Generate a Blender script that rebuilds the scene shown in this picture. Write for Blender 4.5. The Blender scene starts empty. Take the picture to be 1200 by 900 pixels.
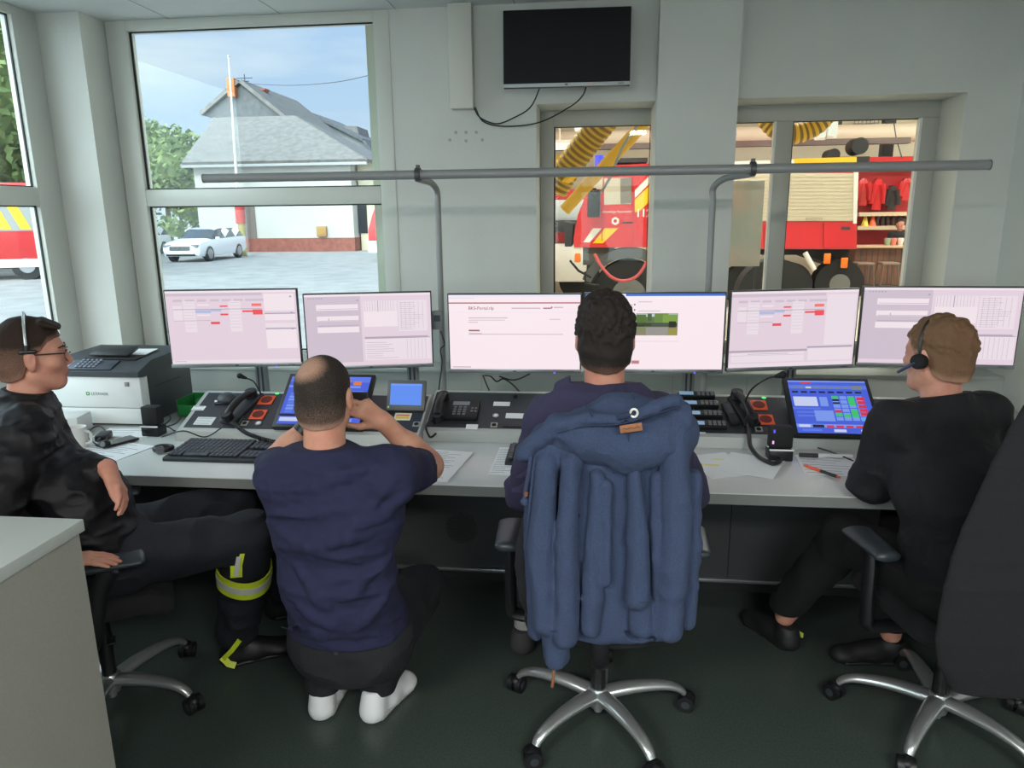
import bpy, bmesh, math, random
import numpy as np
from mathutils import Vector, Matrix, Euler, Quaternion
random.seed(7); rng = np.random.default_rng(7)
PI = math.pi
scn = bpy.context.scene
COL = scn.collection
# ---------------------------------------------------------------- camera
F, EYE = 850.0, 1.70
YAW, PIT, ROLL = math.radians(6.5), math.radians(13.1), 0.011
_f = Vector((-math.sin(YAW)*math.cos(PIT), math.cos(YAW)*math.cos(PIT), -math.sin(PIT)))
_r = Vector((math.cos(YAW), math.sin(YAW), 0)); _u = _r.cross(_f)
_r2 = _r*math.cos(ROLL) - _u*math.sin(ROLL); _u2 = _r*math.sin(ROLL) + _u*math.cos(ROLL)
cam = bpy.data.cameras.new('camera'); camo = bpy.data.objects.new('camera', cam); COL.objects.link(camo)
cam.sensor_width = 36.0; cam.lens = 36.0*F/1200.0; cam.clip_start = 0.05; cam.clip_end = 500
camo.matrix_world = Matrix(((_r2.x,_u2.x,-_f.x,0),(_r2.y,_u2.y,-_f.y,0),(_r2.z,_u2.z,-_f.z,EYE),(0,0,0,1)))
scn.camera = camo
def W(px, py, x=None, y=None, z=None, d=None):
    """a photo measurement at a known distance, as a world point"""
    v = _f + _r2*((px-600)/F) - _u2*((py-450)/F)
    if y is not None: t = y/v.y
    elif x is not None: t = x/v.x
    elif z is not None: t = (z-EYE)/v.z
    else: t = d
    return Vector((0,0,EYE)) + v*t
# ---------------------------------------------------------------- view
vs = scn.view_settings
vs.view_transform = 'Standard'; vs.look = 'None'; vs.gamma = 1.0; vs.use_curve_mapping = False
vs.exposure = 0.0
# ---------------------------------------------------------------- sky
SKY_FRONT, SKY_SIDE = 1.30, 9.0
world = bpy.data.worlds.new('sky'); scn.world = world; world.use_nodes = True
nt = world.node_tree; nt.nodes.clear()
N = nt.nodes.new; L = nt.links.new
tc = N('ShaderNodeTexCoord'); sep = N('ShaderNodeSeparateXYZ'); L(tc.outputs['Generated'], sep.inputs[0])
ramp = N('ShaderNodeValToRGB'); L(sep.outputs['Z'], ramp.inputs[0])
e = ramp.color_ramp.elements
e[0].position = 0.0; e[0].color = (0.62,0.72,0.84,1); e[1].position = 0.5; e[1].color = (0.36,0.52,0.84,1)
e2 = ramp.color_ramp.elements.new(0.14); e2.color = (0.54,0.67,0.88,1)
mp = N('ShaderNodeMapping'); mp.inputs['Scale'].default_value = (1.2,1.2,6.0); L(tc.outputs['Generated'], mp.inputs[0])
nz = N('ShaderNodeTexNoise'); nz.inputs['Scale'].default_value = 2.2; nz.inputs['Detail'].default_value = 6; L(mp.outputs[0], nz.inputs['Vector'])
cr = N('ShaderNodeValToRGB'); cr.color_ramp.elements[0].position = .50; cr.color_ramp.elements[1].position = .75; L(nz.outputs['Fac'], cr.inputs[0])
mx = N('ShaderNodeMix'); mx.data_type = 'RGBA'; L(cr.outputs[0], mx.inputs[0]); L(ramp.outputs[0], mx.inputs[6]); mx.inputs[7].default_value = (0.86,0.90,0.95,1)
# sky boosted out of view, left and behind, to light the room
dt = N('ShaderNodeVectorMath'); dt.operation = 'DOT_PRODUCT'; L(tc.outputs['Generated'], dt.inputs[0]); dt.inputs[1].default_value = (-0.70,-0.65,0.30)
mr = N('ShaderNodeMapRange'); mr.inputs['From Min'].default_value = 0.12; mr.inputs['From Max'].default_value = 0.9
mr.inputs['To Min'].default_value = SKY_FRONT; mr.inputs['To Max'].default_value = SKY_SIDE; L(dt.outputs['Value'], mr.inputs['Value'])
m2 = N('ShaderNodeMapRange'); m2.inputs['From Min'].default_value = 0.12; m2.inputs['From Max'].default_value = 0.6; L(dt.outputs['Value'], m2.inputs['Value'])
mx2 = N('ShaderNodeMix'); mx2.data_type = 'RGBA'; L(m2.outputs[0], mx2.inputs[0]); L(mx.outputs[2], mx2.inputs[6]); mx2.inputs[7].default_value = (0.80,0.86,0.90,1)
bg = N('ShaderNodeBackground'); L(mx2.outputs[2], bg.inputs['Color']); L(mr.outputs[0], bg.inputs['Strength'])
wo = N('ShaderNodeOutputWorld'); L(bg.outputs[0], wo.inputs[0])
# ---------------------------------------------------------------- sun and lamps
def light(name, kind, energy, col, loc=(0,0,0), rot=(0,0,0), size=1, sy=None, angle=None):
    l = bpy.data.lights.new(name, kind); l.energy = energy; l.color = col
    if kind == 'AREA':
        l.shape = 'RECTANGLE'; l.size = size; l.size_y = sy or size
    if kind == 'SUN': l.angle = angle or .01
    o = bpy.data.objects.new(name, l); o.location = loc; o.rotation_euler = rot; COL.objects.link(o); return o
sun_dir = Vector((-0.06,0.95,-0.72)).normalized()
sun = light('sun', 'SUN', 1.5, (1.0,0.95,0.86), angle=.02)
sun.rotation_euler = sun_dir.to_track_quat('-Z','Y').to_euler()
FILL_W, HALL_W = 100, 330
fill_lamps = [(-1.6,-1.2),(1.0,-1.2)]  # fill lamps added behind the camera to brighten the room
hall_lamps = [(-0.5,9.0),(4.0,9.0),(8.5,9.0),(1.5,14.5),(6.5,14.5),(11,16)]
for q,(x,y) in enumerate(fill_lamps): light('added_fill_light','AREA',FILL_W,(1.0,.97,.92),(x,y,2.70),(0,0,0),1.15,.55)
for x,y in hall_lamps: light('hall_lamp_light','AREA',HALL_W,(1.0,.94,.84),(x,y,5.0),(0,0,0),1.6,.5)
# ---------------------------------------------------------------- helpers
def s2l(c): return tuple(((v/255)/12.92 if v/255 <= .04045 else ((v/255+.055)/1.055)**2.4) for v in c)
MATS = {}
def mat(name, col=(128,128,128), rough=.6, metal=0, noise=0, nscale=20, bump=0, bscale=60, emis=None, estr=1, spec=.5, coat=0, sheen=0, col2=None, detail=3, trans=0):
    if name in MATS: return MATS[name]
    m = bpy.data.materials.new(name); m.use_nodes = True; t = m.node_tree; b = t.nodes['Principled BSDF']
    c = (*s2l(col),1)
    b.inputs['Base Color'].default_value = c; b.inputs['Roughness'].default_value = rough; b.inputs['Metallic'].default_value = metal
    b.inputs['Specular IOR Level'].default_value = spec; b.inputs['Coat Weight'].default_value = coat; b.inputs['Sheen Weight'].default_value = sheen
    if emis: b.inputs['Emission Color'].default_value = (*s2l(emis),1); b.inputs['Emission Strength'].default_value = estr
    if noise or col2 or bump: co = t.nodes.new('ShaderNodeTexCoord')
    if noise or col2:
        n = t.nodes.new('ShaderNodeTexNoise'); n.inputs['Scale'].default_value = nscale; n.inputs['Detail'].default_value = detail
        t.links.new(co.outputs['Object'], n.inputs['Vector'])
        x = t.nodes.new('ShaderNodeMix'); x.data_type = 'RGBA'
        x.inputs[6].default_value = c if col2 else tuple(v*(1-noise) for v in c[:3])+(1,)
        x.inputs[7].default_value = (*s2l(col2),1) if col2 else tuple(min(1,v*(1+noise)) for v in c[:3])+(1,)
        rr = t.nodes.new('ShaderNodeMapRange'); rr.inputs['From Min'].default_value=.35; rr.inputs['From Max'].default_value=.65
        t.links.new(n.outputs['Fac'], rr.inputs[0]); t.links.new(rr.outputs[0], x.inputs[0]); t.links.new(x.outputs[2], b.inputs['Base Color'])
    if bump:
        n2 = t.nodes.new('ShaderNodeTexNoise'); n2.inputs['Scale'].default_value = bscale; n2.inputs['Detail'].default_value = 4
        t.links.new(co.outputs['Object'], n2.inputs['Vector'])
        bp = t.nodes.new('ShaderNodeBump'); bp.inputs['Strength'].default_value = bump; bp.inputs['Distance'].default_value = .01
        t.links.new(n2.outputs['Fac'], bp.inputs['Height']); t.links.new(bp.outputs[0], b.inputs['Normal'])
    MATS[name] = m; return m
def glow(col, s=1.0):
    n = 'glow_%d_%d_%d_%g' % (*col, s)
    if n in MATS: return MATS[n]
    m = bpy.data.materials.new(n); m.use_nodes = True; t = m.node_tree; b = t.nodes['Principled BSDF']
    b.inputs['Base Color'].default_value = (.01,.01,.01,1); b.inputs['Roughness'].default_value = .35
    b.inputs['Specular IOR Level'].default_value = .25
    b.inputs['Emission Color'].default_value = (*s2l(col),1); b.inputs['Emission Strength'].default_value = s
    MATS[n] = m; return m
def glass_mat(name='window_glass', tint=(235,243,243), gloss=1.0):
    if name in MATS: return MATS[name]
    m = bpy.data.materials.new(name); m.use_nodes = True; t = m.node_tree; t.nodes.clear()
    tr = t.nodes.new('ShaderNodeBsdfTransparent'); tr.inputs[0].default_value = (*s2l(tint),1)
    gl = t.nodes.new('ShaderNodeBsdfGlossy'); gl.inputs['Roughness'].default_value = .02
    fr = t.nodes.new('ShaderNodeFresnel'); ge = t.nodes.new('ShaderNodeNewGeometry'); ir = t.nodes.new('ShaderNodeMapRange'); ir.inputs['To Min'].default_value = 1.45; ir.inputs['To Max'].default_value = 1/1.45
    t.links.new(ge.outputs['Backfacing'], ir.inputs['Value']); t.links.new(ir.outputs[0], fr.inputs[0])
    mu = t.nodes.new('ShaderNodeMath'); mu.operation = 'MULTIPLY'; mu.inputs[1].default_value = gloss*.5; t.links.new(fr.outputs[0], mu.inputs[0])
    ms = t.nodes.new('ShaderNodeMixShader'); t.links.new(mu.outputs[0], ms.inputs[0]); t.links.new(tr.outputs[0], ms.inputs[1]); t.links.new(gl.outputs[0], ms.inputs[2])
    o = t.nodes.new('ShaderNodeOutputMaterial'); t.links.new(ms.outputs[0], o.inputs[0])
    MATS[name] = m; return m
def tag(o, label=None, cat=None, group=None, kind=None):
    if label: o['label'] = label
    if cat: o['category'] = cat
    if group: o['group'] = group
    if kind: o['kind'] = kind
    return o
def thing(name, label, cat, loc=(0,0,0), rot=(0,0,0), group=None):
    o = bpy.data.objects.new(name, None); o.empty_display_size = .05; COL.objects.link(o)
    o.location = loc; o.rotation_euler = rot if not isinstance(rot,(int,float)) else (0,0,rot)
    return tag(o, label, cat, group)
class MB:
    def __init__(s): s.bm = bmesh.new(); s.mats = []; s.mi = 0
    def m(s, material):
        if material not in s.mats: s.mats.append(material)
        s.mi = s.mats.index(material); return s
    def _fin(s, geom_verts, M=None):
        if M is not None: bmesh.ops.transform(s.bm, matrix=M, verts=geom_verts)
        fs = set(f for v in geom_verts for f in v.link_faces)
        for f in fs: f.material_index = s.mi
        return s
    def box(s, c, d, rot=None, bev=0, seg=2):
        r = bmesh.ops.create_cube(s.bm, size=1.0); vs_ = r['verts']
        bmesh.ops.scale(s.bm, vec=d, verts=vs_)
        if bev:
            es = list(set(e for v in vs_ for e in v.link_edges))
            g = bmesh.ops.bevel(s.bm, geom=es, offset=min(bev,min(d)*.49), segments=seg, profile=.5, affect='EDGES')
            vs_ = list(set(v for f in g['faces'] for v in f.verts) | set(v for v in vs_ if v.is_valid))
            # gather whole island
            st = list(vs_); seen = set(st)
            while st:
                v = st.pop()
                for e in v.link_edges:
                    o = e.other_vert(v)
                    if o not in seen: seen.add(o); st.append(o)
            vs_ = list(seen)
        M = Matrix.Translation(c)
        if rot is not None: M = M @ (rot.to_4x4() if isinstance(rot,(Matrix,)) else Euler(rot).to_matrix().to_4x4())
        return s._fin(vs_, M)
    def bb(s, lo, hi, bev=0, seg=2):
        lo = Vector(lo); hi = Vector(hi); return s.box((lo+hi)/2, [abs(a) for a in (hi-lo)], None, bev, seg)
    def cyl(s, p0, p1, r0, r1=None, n=20, cap=True):
        p0 = Vector(p0); p1 = Vector(p1); r1 = r0 if r1 is None else r1; d = p1-p0
        r = bmesh.ops.create_cone(s.bm, cap_ends=cap, segments=n, radius1=max(r0,1e-5), radius2=max(r1,1e-5), depth=d.length)
        M = Matrix.Translation((p0+p1)/2) @ d.to_track_quat('Z','Y').to_matrix().to_4x4()
        return s._fin(r['verts'], M)
    def sph(s, c, r, rot=None, u=20, v=12):
        g = bmesh.ops.create_uvsphere(s.bm, u_segments=u, v_segments=v, radius=1.0)
        if isinstance(r,(int,float)): r = (r,r,r)
        M = Matrix.Translation(c)
        if rot is not None: M = M @ Euler(rot).to_matrix().to_4x4()
        return s._fin(g['verts'], M @ Matrix.Diagonal((*r,1)))
    def tube(s, pts, r, n=10, closed=False, cap=True, flat=1.0, up=None):
        pts = [Vector(p) for p in pts]; k = len(pts)
        rs = r if isinstance(r,(list,tuple)) else [r]*k
        T = []
        for i in range(k):
            a = pts[(i-1)%k] if (closed or i>0) else pts[i]; b = pts[(i+1)%k] if (closed or i<k-1) else pts[i]
            T.append((b-a).normalized())
        ref = Vector(up) if up else (Vector((0,0,1)) if abs(T[0].z)<.9 else Vector((1,0,0)))
        nrm = (ref - T[0]*ref.dot(T[0])).normalized(); rings = []
        for i in range(k):
            nrm = (nrm - T[i]*nrm.dot(T[i])).normalized(); bn = T[i].cross(nrm)
            rings.append([s.bm.verts.new(pts[i] + nrm*(math.cos(2*PI*j/n)*rs[i]*flat) + bn*(math.sin(2*PI*j/n)*rs[i])) for j in range(n)])
        fs = []
        for i in range(k if closed else k-1):
            A = rings[i]; B = rings[(i+1)%k]
            for j in range(n): fs.append(s.bm.faces.new((A[j],A[(j+1)%n],B[(j+1)%n],B[j])))
        if cap and not closed:
            fs.append(s.bm.faces.new(rings[0][::-1])); fs.append(s.bm.faces.new(rings[-1]))
        for f in fs: f.material_index = s.mi
        return s
    def lathe(s, prof, c=(0,0,0), n=24, M=None):
        rings = []
        M = M or Matrix.Identity(4); M = Matrix.Translation(c) @ M
        for r,z in prof: rings.append([s.bm.verts.new(M @ Vector((r*math.cos(2*PI*j/n), r*math.sin(2*PI*j/n), z))) for j in range(n)])
        for A,B in zip(rings,rings[1:]):
            for j in range(n):
                f = s.bm.faces.new((A[j],A[(j+1)%n],B[(j+1)%n],B[j])); f.material_index = s.mi
        for R,rev in ((rings[0],True),(rings[-1],False)):
            f = s.bm.faces.new(R[::-1] if rev else R); f.material_index = s.mi
        return s
    def prism(s, pts, d, M=None):
        """polygon pts (x,y) in the local XY plane, extruded d along local Z"""
        M = M or Matrix.Identity(4)
        A = [s.bm.verts.new(M @ Vector((x,y,0))) for x,y in pts]; B = [s.bm.verts.new(M @ Vector((x,y,d))) for x,y in pts]
        fs = [s.bm.faces.new(A[::-1]), s.bm.faces.new(B)]; n = len(pts)
        for i in range(n): fs.append(s.bm.faces.new((A[i],A[(i+1)%n],B[(i+1)%n],B[i])))
        for f in fs: f.material_index = s.mi
        return s
    def quad(s, a, b, c, d):
        f = s.bm.faces.new([s.bm.verts.new(p) for p in (a,b,c,d)]); f.material_index = s.mi; return s
    def text(s, body, size, M, depth=.0005, align='LEFT', bold=False):
        cu = bpy.data.curves.new('t','FONT'); cu.body = body; cu.size = size; cu.extrude = depth; cu.align_x = align
        if bold: cu.offset = size*.02
        o = bpy.data.objects.new('t',cu); COL.objects.link(o)
        me = o.evaluated_get(bpy.context.evaluated_depsgraph_get()).to_mesh()
        n0 = len(s.bm.verts); s.bm.from_mesh(me); s.bm.verts.ensure_lookup_table()
        vs_ = s.bm.verts[n0:]; o.to_mesh_clear() if False else None
        bpy.data.objects.remove(o); bpy.data.curves.remove(cu)
        return s._fin(list(vs_), M)
    def build(s, name, material=None, parent=None, smooth=35, recalc=True, loc=None, rot=None):
        if recalc: bmesh.ops.recalc_face_normals(s.bm, faces=s.bm.faces)
        me = bpy.data.meshes.new(name); s.bm.to_mesh(me); s.bm.free()
        if material is not None and not s.mats: me.materials.append(material)
        for m_ in s.mats: me.materials.append(m_)
        if smooth:
            me.shade_smooth(); me.set_sharp_from_angle(angle=math.radians(smooth))
        o = bpy.data.objects.new(name, me); COL.objects.link(o)
        if parent: o.parent = parent
        if loc is not None: o.location = loc
        if rot is not None: o.rotation_euler = rot
        return o
def copy_tree(o, parent=None, **k):
    c = o.copy(); COL.objects.link(c); c.parent = parent
    for ch in [x for x in bpy.data.objects if x.parent == o]: copy_tree(ch, c)
    return c
def bez(pts, n=8):
    """Catmull-Rom through pts"""
    P = [Vector(p) for p in pts]; P = [P[0]*2-P[1]] + P + [P[-1]*2-P[-2]]; out = []
    for i in range(1,len(P)-2):
        for k in range(n):
            t = k/n; a,b,c,d = P[i-1:i+3]
            out.append(.5*((2*b)+(c-a)*t+(2*a-5*b+4*c-d)*t*t+(3*b-a-3*c+d)*t**3))
    out.append(P[-2]); return out
# ---------------------------------------------------------------- common materials
M_wall = mat('wall_paint',(206,207,202),.85,noise=.02,nscale=3,bump=.12,bscale=90)
M_ceil = mat('ceiling_board',(205,208,208),.9,noise=.015,nscale=4)
M_frame = mat('window_frame_white',(205,207,200),.35,spec=.5)
M_gasket = mat('rubber_gasket',(30,33,36),.5)
M_black = mat('black_plastic',(22,23,26),.45)
M_black_m = mat('black_matt',(16,17,19),.75)
M_dgrey = mat('dark_grey_plastic',(52,56,62),.5)
M_alu = mat('brushed_aluminium',(150,154,158),.35,metal=.75)
M_chrome = mat('polished_aluminium',(190,194,196),.28,metal=.75)
M_steelpole = mat('grey_tube_paint',(140,142,142),.4,metal=.1)
M_desk = mat('desk_laminate',(196,199,198),.22,spec=.6)
M_deskedge = mat('desk_edge',(120,123,121),.5)
M_panel = mat('desk_panel',(58,60,62),.6)
M_console = mat('console_panel',(46,50,56),.5,noise=.05,nscale=60)
M_lip = mat('console_frame_grey',(178,182,180),.4)
M_paper = mat('white_paper',(232,235,238),.7)
M_ink = mat('printed_ink',(120,125,135),.7)
M_floor = None
# ================================================================ THE ROOM
XL, XR, YW, CZ, YB = -2.90, 2.05, 4.00, 2.745, -3.2
def struct(name, b, m=None, parent=None, smooth=30):
    o = b.build(name, m, parent, smooth)
    if not parent: o['kind'] = 'structure'
    return o
# floor: dark green linoleum with fine mottling
M_floor = mat('floor_linoleum',(66,76,72),.32,noise=.18,nscale=140,spec=.35,detail=5,bump=.03,bscale=200)
b = MB(); b.bb((XL-.1,YB-.1,-.12),(XR+.12,YW+.05,0)); struct('floor', b, M_floor)
b = MB(); b.bb((XL-.15,YB-.1,CZ),(XR+.15,YW+.30,CZ+.20))
cl = struct('ceiling', b, M_ceil)
# thin joints of the ceiling boards
M_joint = mat('ceiling_joint',(150,154,155),.9)
b = MB()
for x in (-2.28,-1.66,-1.04,-.42,.20,.82,1.44): b.bb((x-.0025,YB,CZ-.0012),(x+.0025,YW,CZ+.001))
for y in (3.40,2.15,.9,-.35,-1.6): b.bb((XL,y-.0025,CZ-.0012),(XR,y+.0025,CZ+.001))
b.build('ceiling_joints', M_joint, cl)
# back wall with its openings, as one wall
WT = .31
b = MB()
b.bb((-1.08,YW,0),(-.312,YW+WT,CZ))
b.bb((-.312,YW,2.262),(1.80,YW+WT,CZ))
b.bb((-.312,YW,0),(1.80,YW+WT,.90))
b.bb((1.80,YW,0),(XR+.14,YW+WT,CZ))
b.bb((-2.66,YW,0),(-1.08,YW+WT,.88))
b.bb((XL-.10,YW,0),(-2.66,YW+.10,CZ))
struct('wall_back', b, M_wall)
b = MB(); b.bb((XL,3.797,0),(-2.66,YW,CZ)); struct('wall_column_left', b, M_wall)
b = MB(); b.bb((.300,3.895,0),(.692,YW+.26,CZ)); struct('wall_pillar', b, M_wall)
b = MB()   # left wall with its window opening
b.bb((XL-.10,3.70,0),(XL,YW,CZ)); b.bb((XL-.10,1.9,0),(XL,3.70,.92)); b.bb((XL-.10,YB,0),(XL,1.9,CZ)); b.bb((XL-.10,1.9,2.72),(XL,3.70,CZ))
struct('wall_left', b, M_wall)
b = MB()   # right wall, plain
b.bb((XR,YB,0),(XR+.14,YW,CZ)); struct('wall_right', b, M_wall)
b = MB()
b.bb((XL-.1,YB-.14,0),(XR+.14,YB,.9)); b.bb((XL-.1,YB-.14,2.4),(XR+.14,YB,CZ)); b.bb((XL-.1,YB-.14,.9),(-2.2,YB,2.4)); b.bb((1.4,YB-.14,.9),(XR+.14,YB,2.4)); b.bb((-.5,YB-.14,.9),(-.3,YB,2.4))
struct('wall_rear', b, M_wall)
# unseen mass added above the room to cast a shadow into the yard
M_render = mat('outer_render',(196,190,176),.9,noise=.03,nscale=2)
b = MB(); b.bb((-3.3,-6.5,CZ+.20),(2.6,YW+.3,6.2)); struct('wall_shadow_mass', b, M_render)
# parapet box under the windows, with a pale top
M_parapet = mat('parapet_paint',(178,182,176),.7,bump=.05)
b = MB(); b.bb((-2.66,3.80,0),(XR,YW,.868)); b.bb((-2.66,3.79,.868),(XR,YW+.03,.886),.004)
struct('trim_parapet', b, M_parapet)
for x in (-.60,.42,.80,1.18): b = MB(); b.bb((x-.0015,3.7985,.3),(x+.0015,3.80,.865)); b.build('parapet_joint', M_joint, bpy.data.objects['trim_parapet'])
M_base = mat('baseboard_black',(28,29,30),.6)
b = MB(); b.bb((XL,YB,0),(XL+.012,3.79,.07)); struct('baseboard_left', b, M_base)
b = MB(); b.bb((XR-.012,YB,0),(XR,3.79,.07)); struct('baseboard_right', b, M_base)
# ---------------------------------------------------------------- windows
G = glass_mat()
def frame_rects(b, holes, outer, y0, y1, lay='xz', x0=None):
    pass
# window_1: the tall yard window, two panes one above the other
w = MB(); y0, y1 = 3.995, 4.075
for lo,hi in (((-2.655,.88),(-2.535,2.745)),((-1.165,.88),(-1.078,2.745)),((-2.535,2.692),(-1.165,2.745)),((-2.535,1.770),(-1.165,1.862)),((-2.535,.88),(-1.165,.945))):
    w.bb((lo[0],y0,lo[1]),(hi[0],y1,hi[1]),.004)
w1 = struct('window_1', w, M_frame)
def pane(parent, x0,x1,z0,z1,y, name='glass_pane', g=.007):
    a = MB(); a.bb((x0,y-.002,z0),(x1,y+.002,z1)); a.build(name, G, parent, 0)
    k = MB()
    for lo,hi in (((x0,z0),(x0+g*1.8,z1)),((x1-g,z0),(x1,z1)),((x0,z1-g),(x1,z1)),((x0,z0),(x1,z0+g))):
        k.bb((lo[0],y-.009,lo[1]),(hi[0],y-.003,hi[1]))
    k.build('gasket', M_gasket, parent, 0)
pane(w1,-2.535,-1.165,1.862,2.692,4.03); pane(w1,-2.535,-1.165,.945,1.770,4.03)
# window_2: in the left wall
w = MB()
for lo,hi in (((3.625,.92),(3.797,2.745)),((1.9,.92),(2.0,2.745)),((2.0,2.70),(3.625,2.745)),((2.0,1.775),(3.625,1.868)),((2.0,.92),(3.625,.98))):
    w.bb((XL-.06,lo[0],lo[1]),(XL+.004,hi[0],hi[1]),.004)
w2 = struct('window_2', w, M_frame)
for z0,z1 in ((1.868,2.70),(.98,1.775)):
    a = MB(); a.bb((XL-.034,2.0,z0),(XL-.030,3.625,z1)); a.build('glass_pane', G, w2, 0)
    k = MB(); k.bb((XL-.028,3.617,z0),(XL-.02,3.625,z1)); k.bb((XL-.028,2.0,z1-.007),(XL-.02,3.625,z1)); k.bb((XL-.028,2.0,z0),(XL-.02,3.625,z0+.007)); k.build('gasket', M_gasket, w2, 0)
# outer sill rail and guide of the roller blind outside window_2
# window_3: garage window left of the pillar; window_4: right of it (two lights)
M_frame2 = mat('window_frame_grey_white',(176,176,168),.45)
w = MB(); Y3 = 4.265
for lo,hi in (((-.312,.90),(-.236,2.262)),((-.236,2.178),(.300,2.262)),((-.236,.90),(.300,.97))): w.bb((lo[0],Y3,lo[1]),(hi[0],Y3+.07,hi[1]),.004)
w3 = struct('window_3', w, M_frame2)
pane(w3,-.236,.300,.97,2.178,Y3+.03,g=.005)
w = MB()
for lo,hi in (((.692,2.178),(1.80,2.262)),((1.712,.90),(1.80,2.178)),((.967,.90),(1.055,2.178)),((.692,.90),(1.712,.97))): w.bb((lo[0],Y3,lo[1]),(hi[0],Y3+.07,hi[1]),.004)
w4 = struct('window_4', w, M_frame2)
pane(w4,.692,.967,.97,2.178,Y3+.03,g=.005); pane(w4,1.055,1.712,.97,2.178,Y3+.03,g=.005)
# bright inner glazing beads of the garage windows
b = MB(); M_bead = mat('glazing_bead',(225,226,222),.4)
for x in (.967-.012,1.712-.012): b.bb((x,Y3-.004,.97),(x+.012,Y3+.03,2.178))
b.build('glazing_bead', M_bead, w4)
# unseen rear windows added behind the photographer to let sky light in
w = MB()
for x0,x1 in ((-2.2,-.5),(-.3,1.4)):
    for lo,hi in (((x0,.9),(x0+.07,2.4)),((x1-.07,.9),(x1,2.4)),((x0,2.33),(x1,2.4)),((x0,.9),(x1,.97))): w.bb((lo[0],YB-.1,lo[1]),(hi[0],YB-.03,hi[1]))
w5 = struct('added_rear_window', w, M_frame); 
for x0,x1 in ((-2.13,-.57),(-.23,1.33)): pane(w5,x0,x1,.97,2.33,YB-.06)
# unseen panels added above the fill lamps, behind the photographer
pl0 = None
for x,y in fill_lamps:
    t = thing('added_fill_panel','white rectangular panel added unseen on the rear ceiling for the fill light','light',(x,y,CZ),group='added fill light panels')
    a = MB(); a.box((0,0,-.012),(1.24,.64,.024),None,.004); a.build('housing', M_frame, t)
# ================================================================ DESK
t = thing('control_desk','long light grey control desk with dark front panel running under the monitors','desk',(0,2.44,0))
def loc(y): return y-2.44
b = MB(); b.bb((-2.88,loc(2.44),.708),(2.045,loc(3.785),.75),.003); 
dt_ = b.build('desk_top', M_desk, t)
b = MB(); b.bb((-2.88,loc(2.4385),.7085),(2.045,loc(2.4395),.746)); b.build('front_edge', M_deskedge, t)
b = MB(); b.bb((-2.6,loc(3.09),.085),(2.0,loc(3.11),.708)); 
fp = b.build('front_panel', M_panel, t)
for x in (-1.75,-.95,.62,1.25): b = MB(); b.bb((x-.002,loc(3.0885),.09),(x+.002,loc(3.0902),.705)); b.build('panel_joint', M_black_m, fp)
b = MB(); b.bb((-2.6,loc(3.075),.07),(2.0,loc(3.115),.088),.003); b.build('base_rail', M_alu, t)
b = MB(); b.bb((-2.6,loc(3.13),0),(2.0,loc(3.15),.07)); b.build('plinth', M_base, t)
for x in (-2.62,2.0):
    b = MB(); b.bb((x-.015,loc(2.55),0),(x+.015,loc(3.75),.708)); b.build('side_panel', M_panel, t)
# round perforated grille in the front panel
g0 = W(541,619,y=3.088); b = MB()
R_ = .078
b.m(mat('grille_plate',(50,52,54),.6)).cyl((g0.x,loc(3.089),g0.z),(g0.x,loc(3.086),g0.z),R_,n=36)
b.m(M_black_m)
for i in range(-7,8):
    for j in range(-6,7):
        x = j*.011+ (i%2)*.0055; z = i*.0098
        if x*x+z*z < (R_-.008)**2: b.cyl((g0.x+x,loc(3.0865),g0.z+z),(g0.x+x,loc(3.0855),g0.z+z),.0036,n=6)
b.build('speaker_grille', None, t)
# ---------------------------------------------------------------- console (sloped instrument ledge)
CY, CZ0, CZ1, CD = 2.975, .797, .902, .255      # slope start y, z; end z; run
TILT = math.atan2(CZ1-CZ0, CD)
def con_prof(x0, x1, y, parent, name, m):
    """aluminium-framed wedge body; profile in YZ extruded along X"""
    b = MB(); M = Matrix(((0,0,1,x0),(1,0,0,y),(0,1,0,0),(0,0,0,1)))
    b.prism([(-.03,.7505),(-.018,CZ0-.003),(0,CZ0),(CD,CZ1),(CD+.03,CZ1),(CD+.03,.7505)], x1-x0, M)
    o = b.build(name, m, parent); return o
def on_console(px, py, off=0.0, lift=0.0):
    """point on the sloped face seen at a photo measurement; off = y offset of the unit"""
    o = Vector((0,0,EYE)); v = _f + _r2*((px-600)/F) - _u2*((py-450)/F)
    n = Vector((0,-math.sin(TILT),math.cos(TILT))); p0 = Vector((0,CY+off,CZ0))
    tt = (p0-o).dot(n)/v.dot(n); return o+v*tt+n*lift
con = thing('control_console','long sloped instrument console on the desk, dark panels in a pale metal frame','console',(0,CY,.7505))
def kid(o, par):
    o.parent = par; o.matrix_parent_inverse = Matrix.Identity(4)
    o.location = o.location - par.location; return o
LOFF = -.085
cL = kid(con_prof(-1.815,-.73,CY+LOFF,None,'console_body',M_lip),con)
cR = kid(con_prof(-.728,1.62,CY,None,'console_body',M_lip),con)
def con_panel(x0,x1,off,u0=.012,u1=None):
    Lc = math.hypot(CD,CZ1-CZ0); u1 = u1 or Lc-.006
    b = MB(); b.bb((x0,u0,0),(x1,u1,.002))
    o = b.build('console_panel', M_console, con); o.location = (0,off,CZ0-.7505+.0003); o.rotation_euler = (TILT,0,0); return o
for x0,x1 in ((-1.795,-1.555),(-1.552,-1.235),(-1.232,-.74)): con_panel(x0,x1,LOFF)
for x0,x1 in ((-.72,-.13),(-.127,.44),(.443,.86),(.863,1.6)): con_panel(x0,x1,0)
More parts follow.
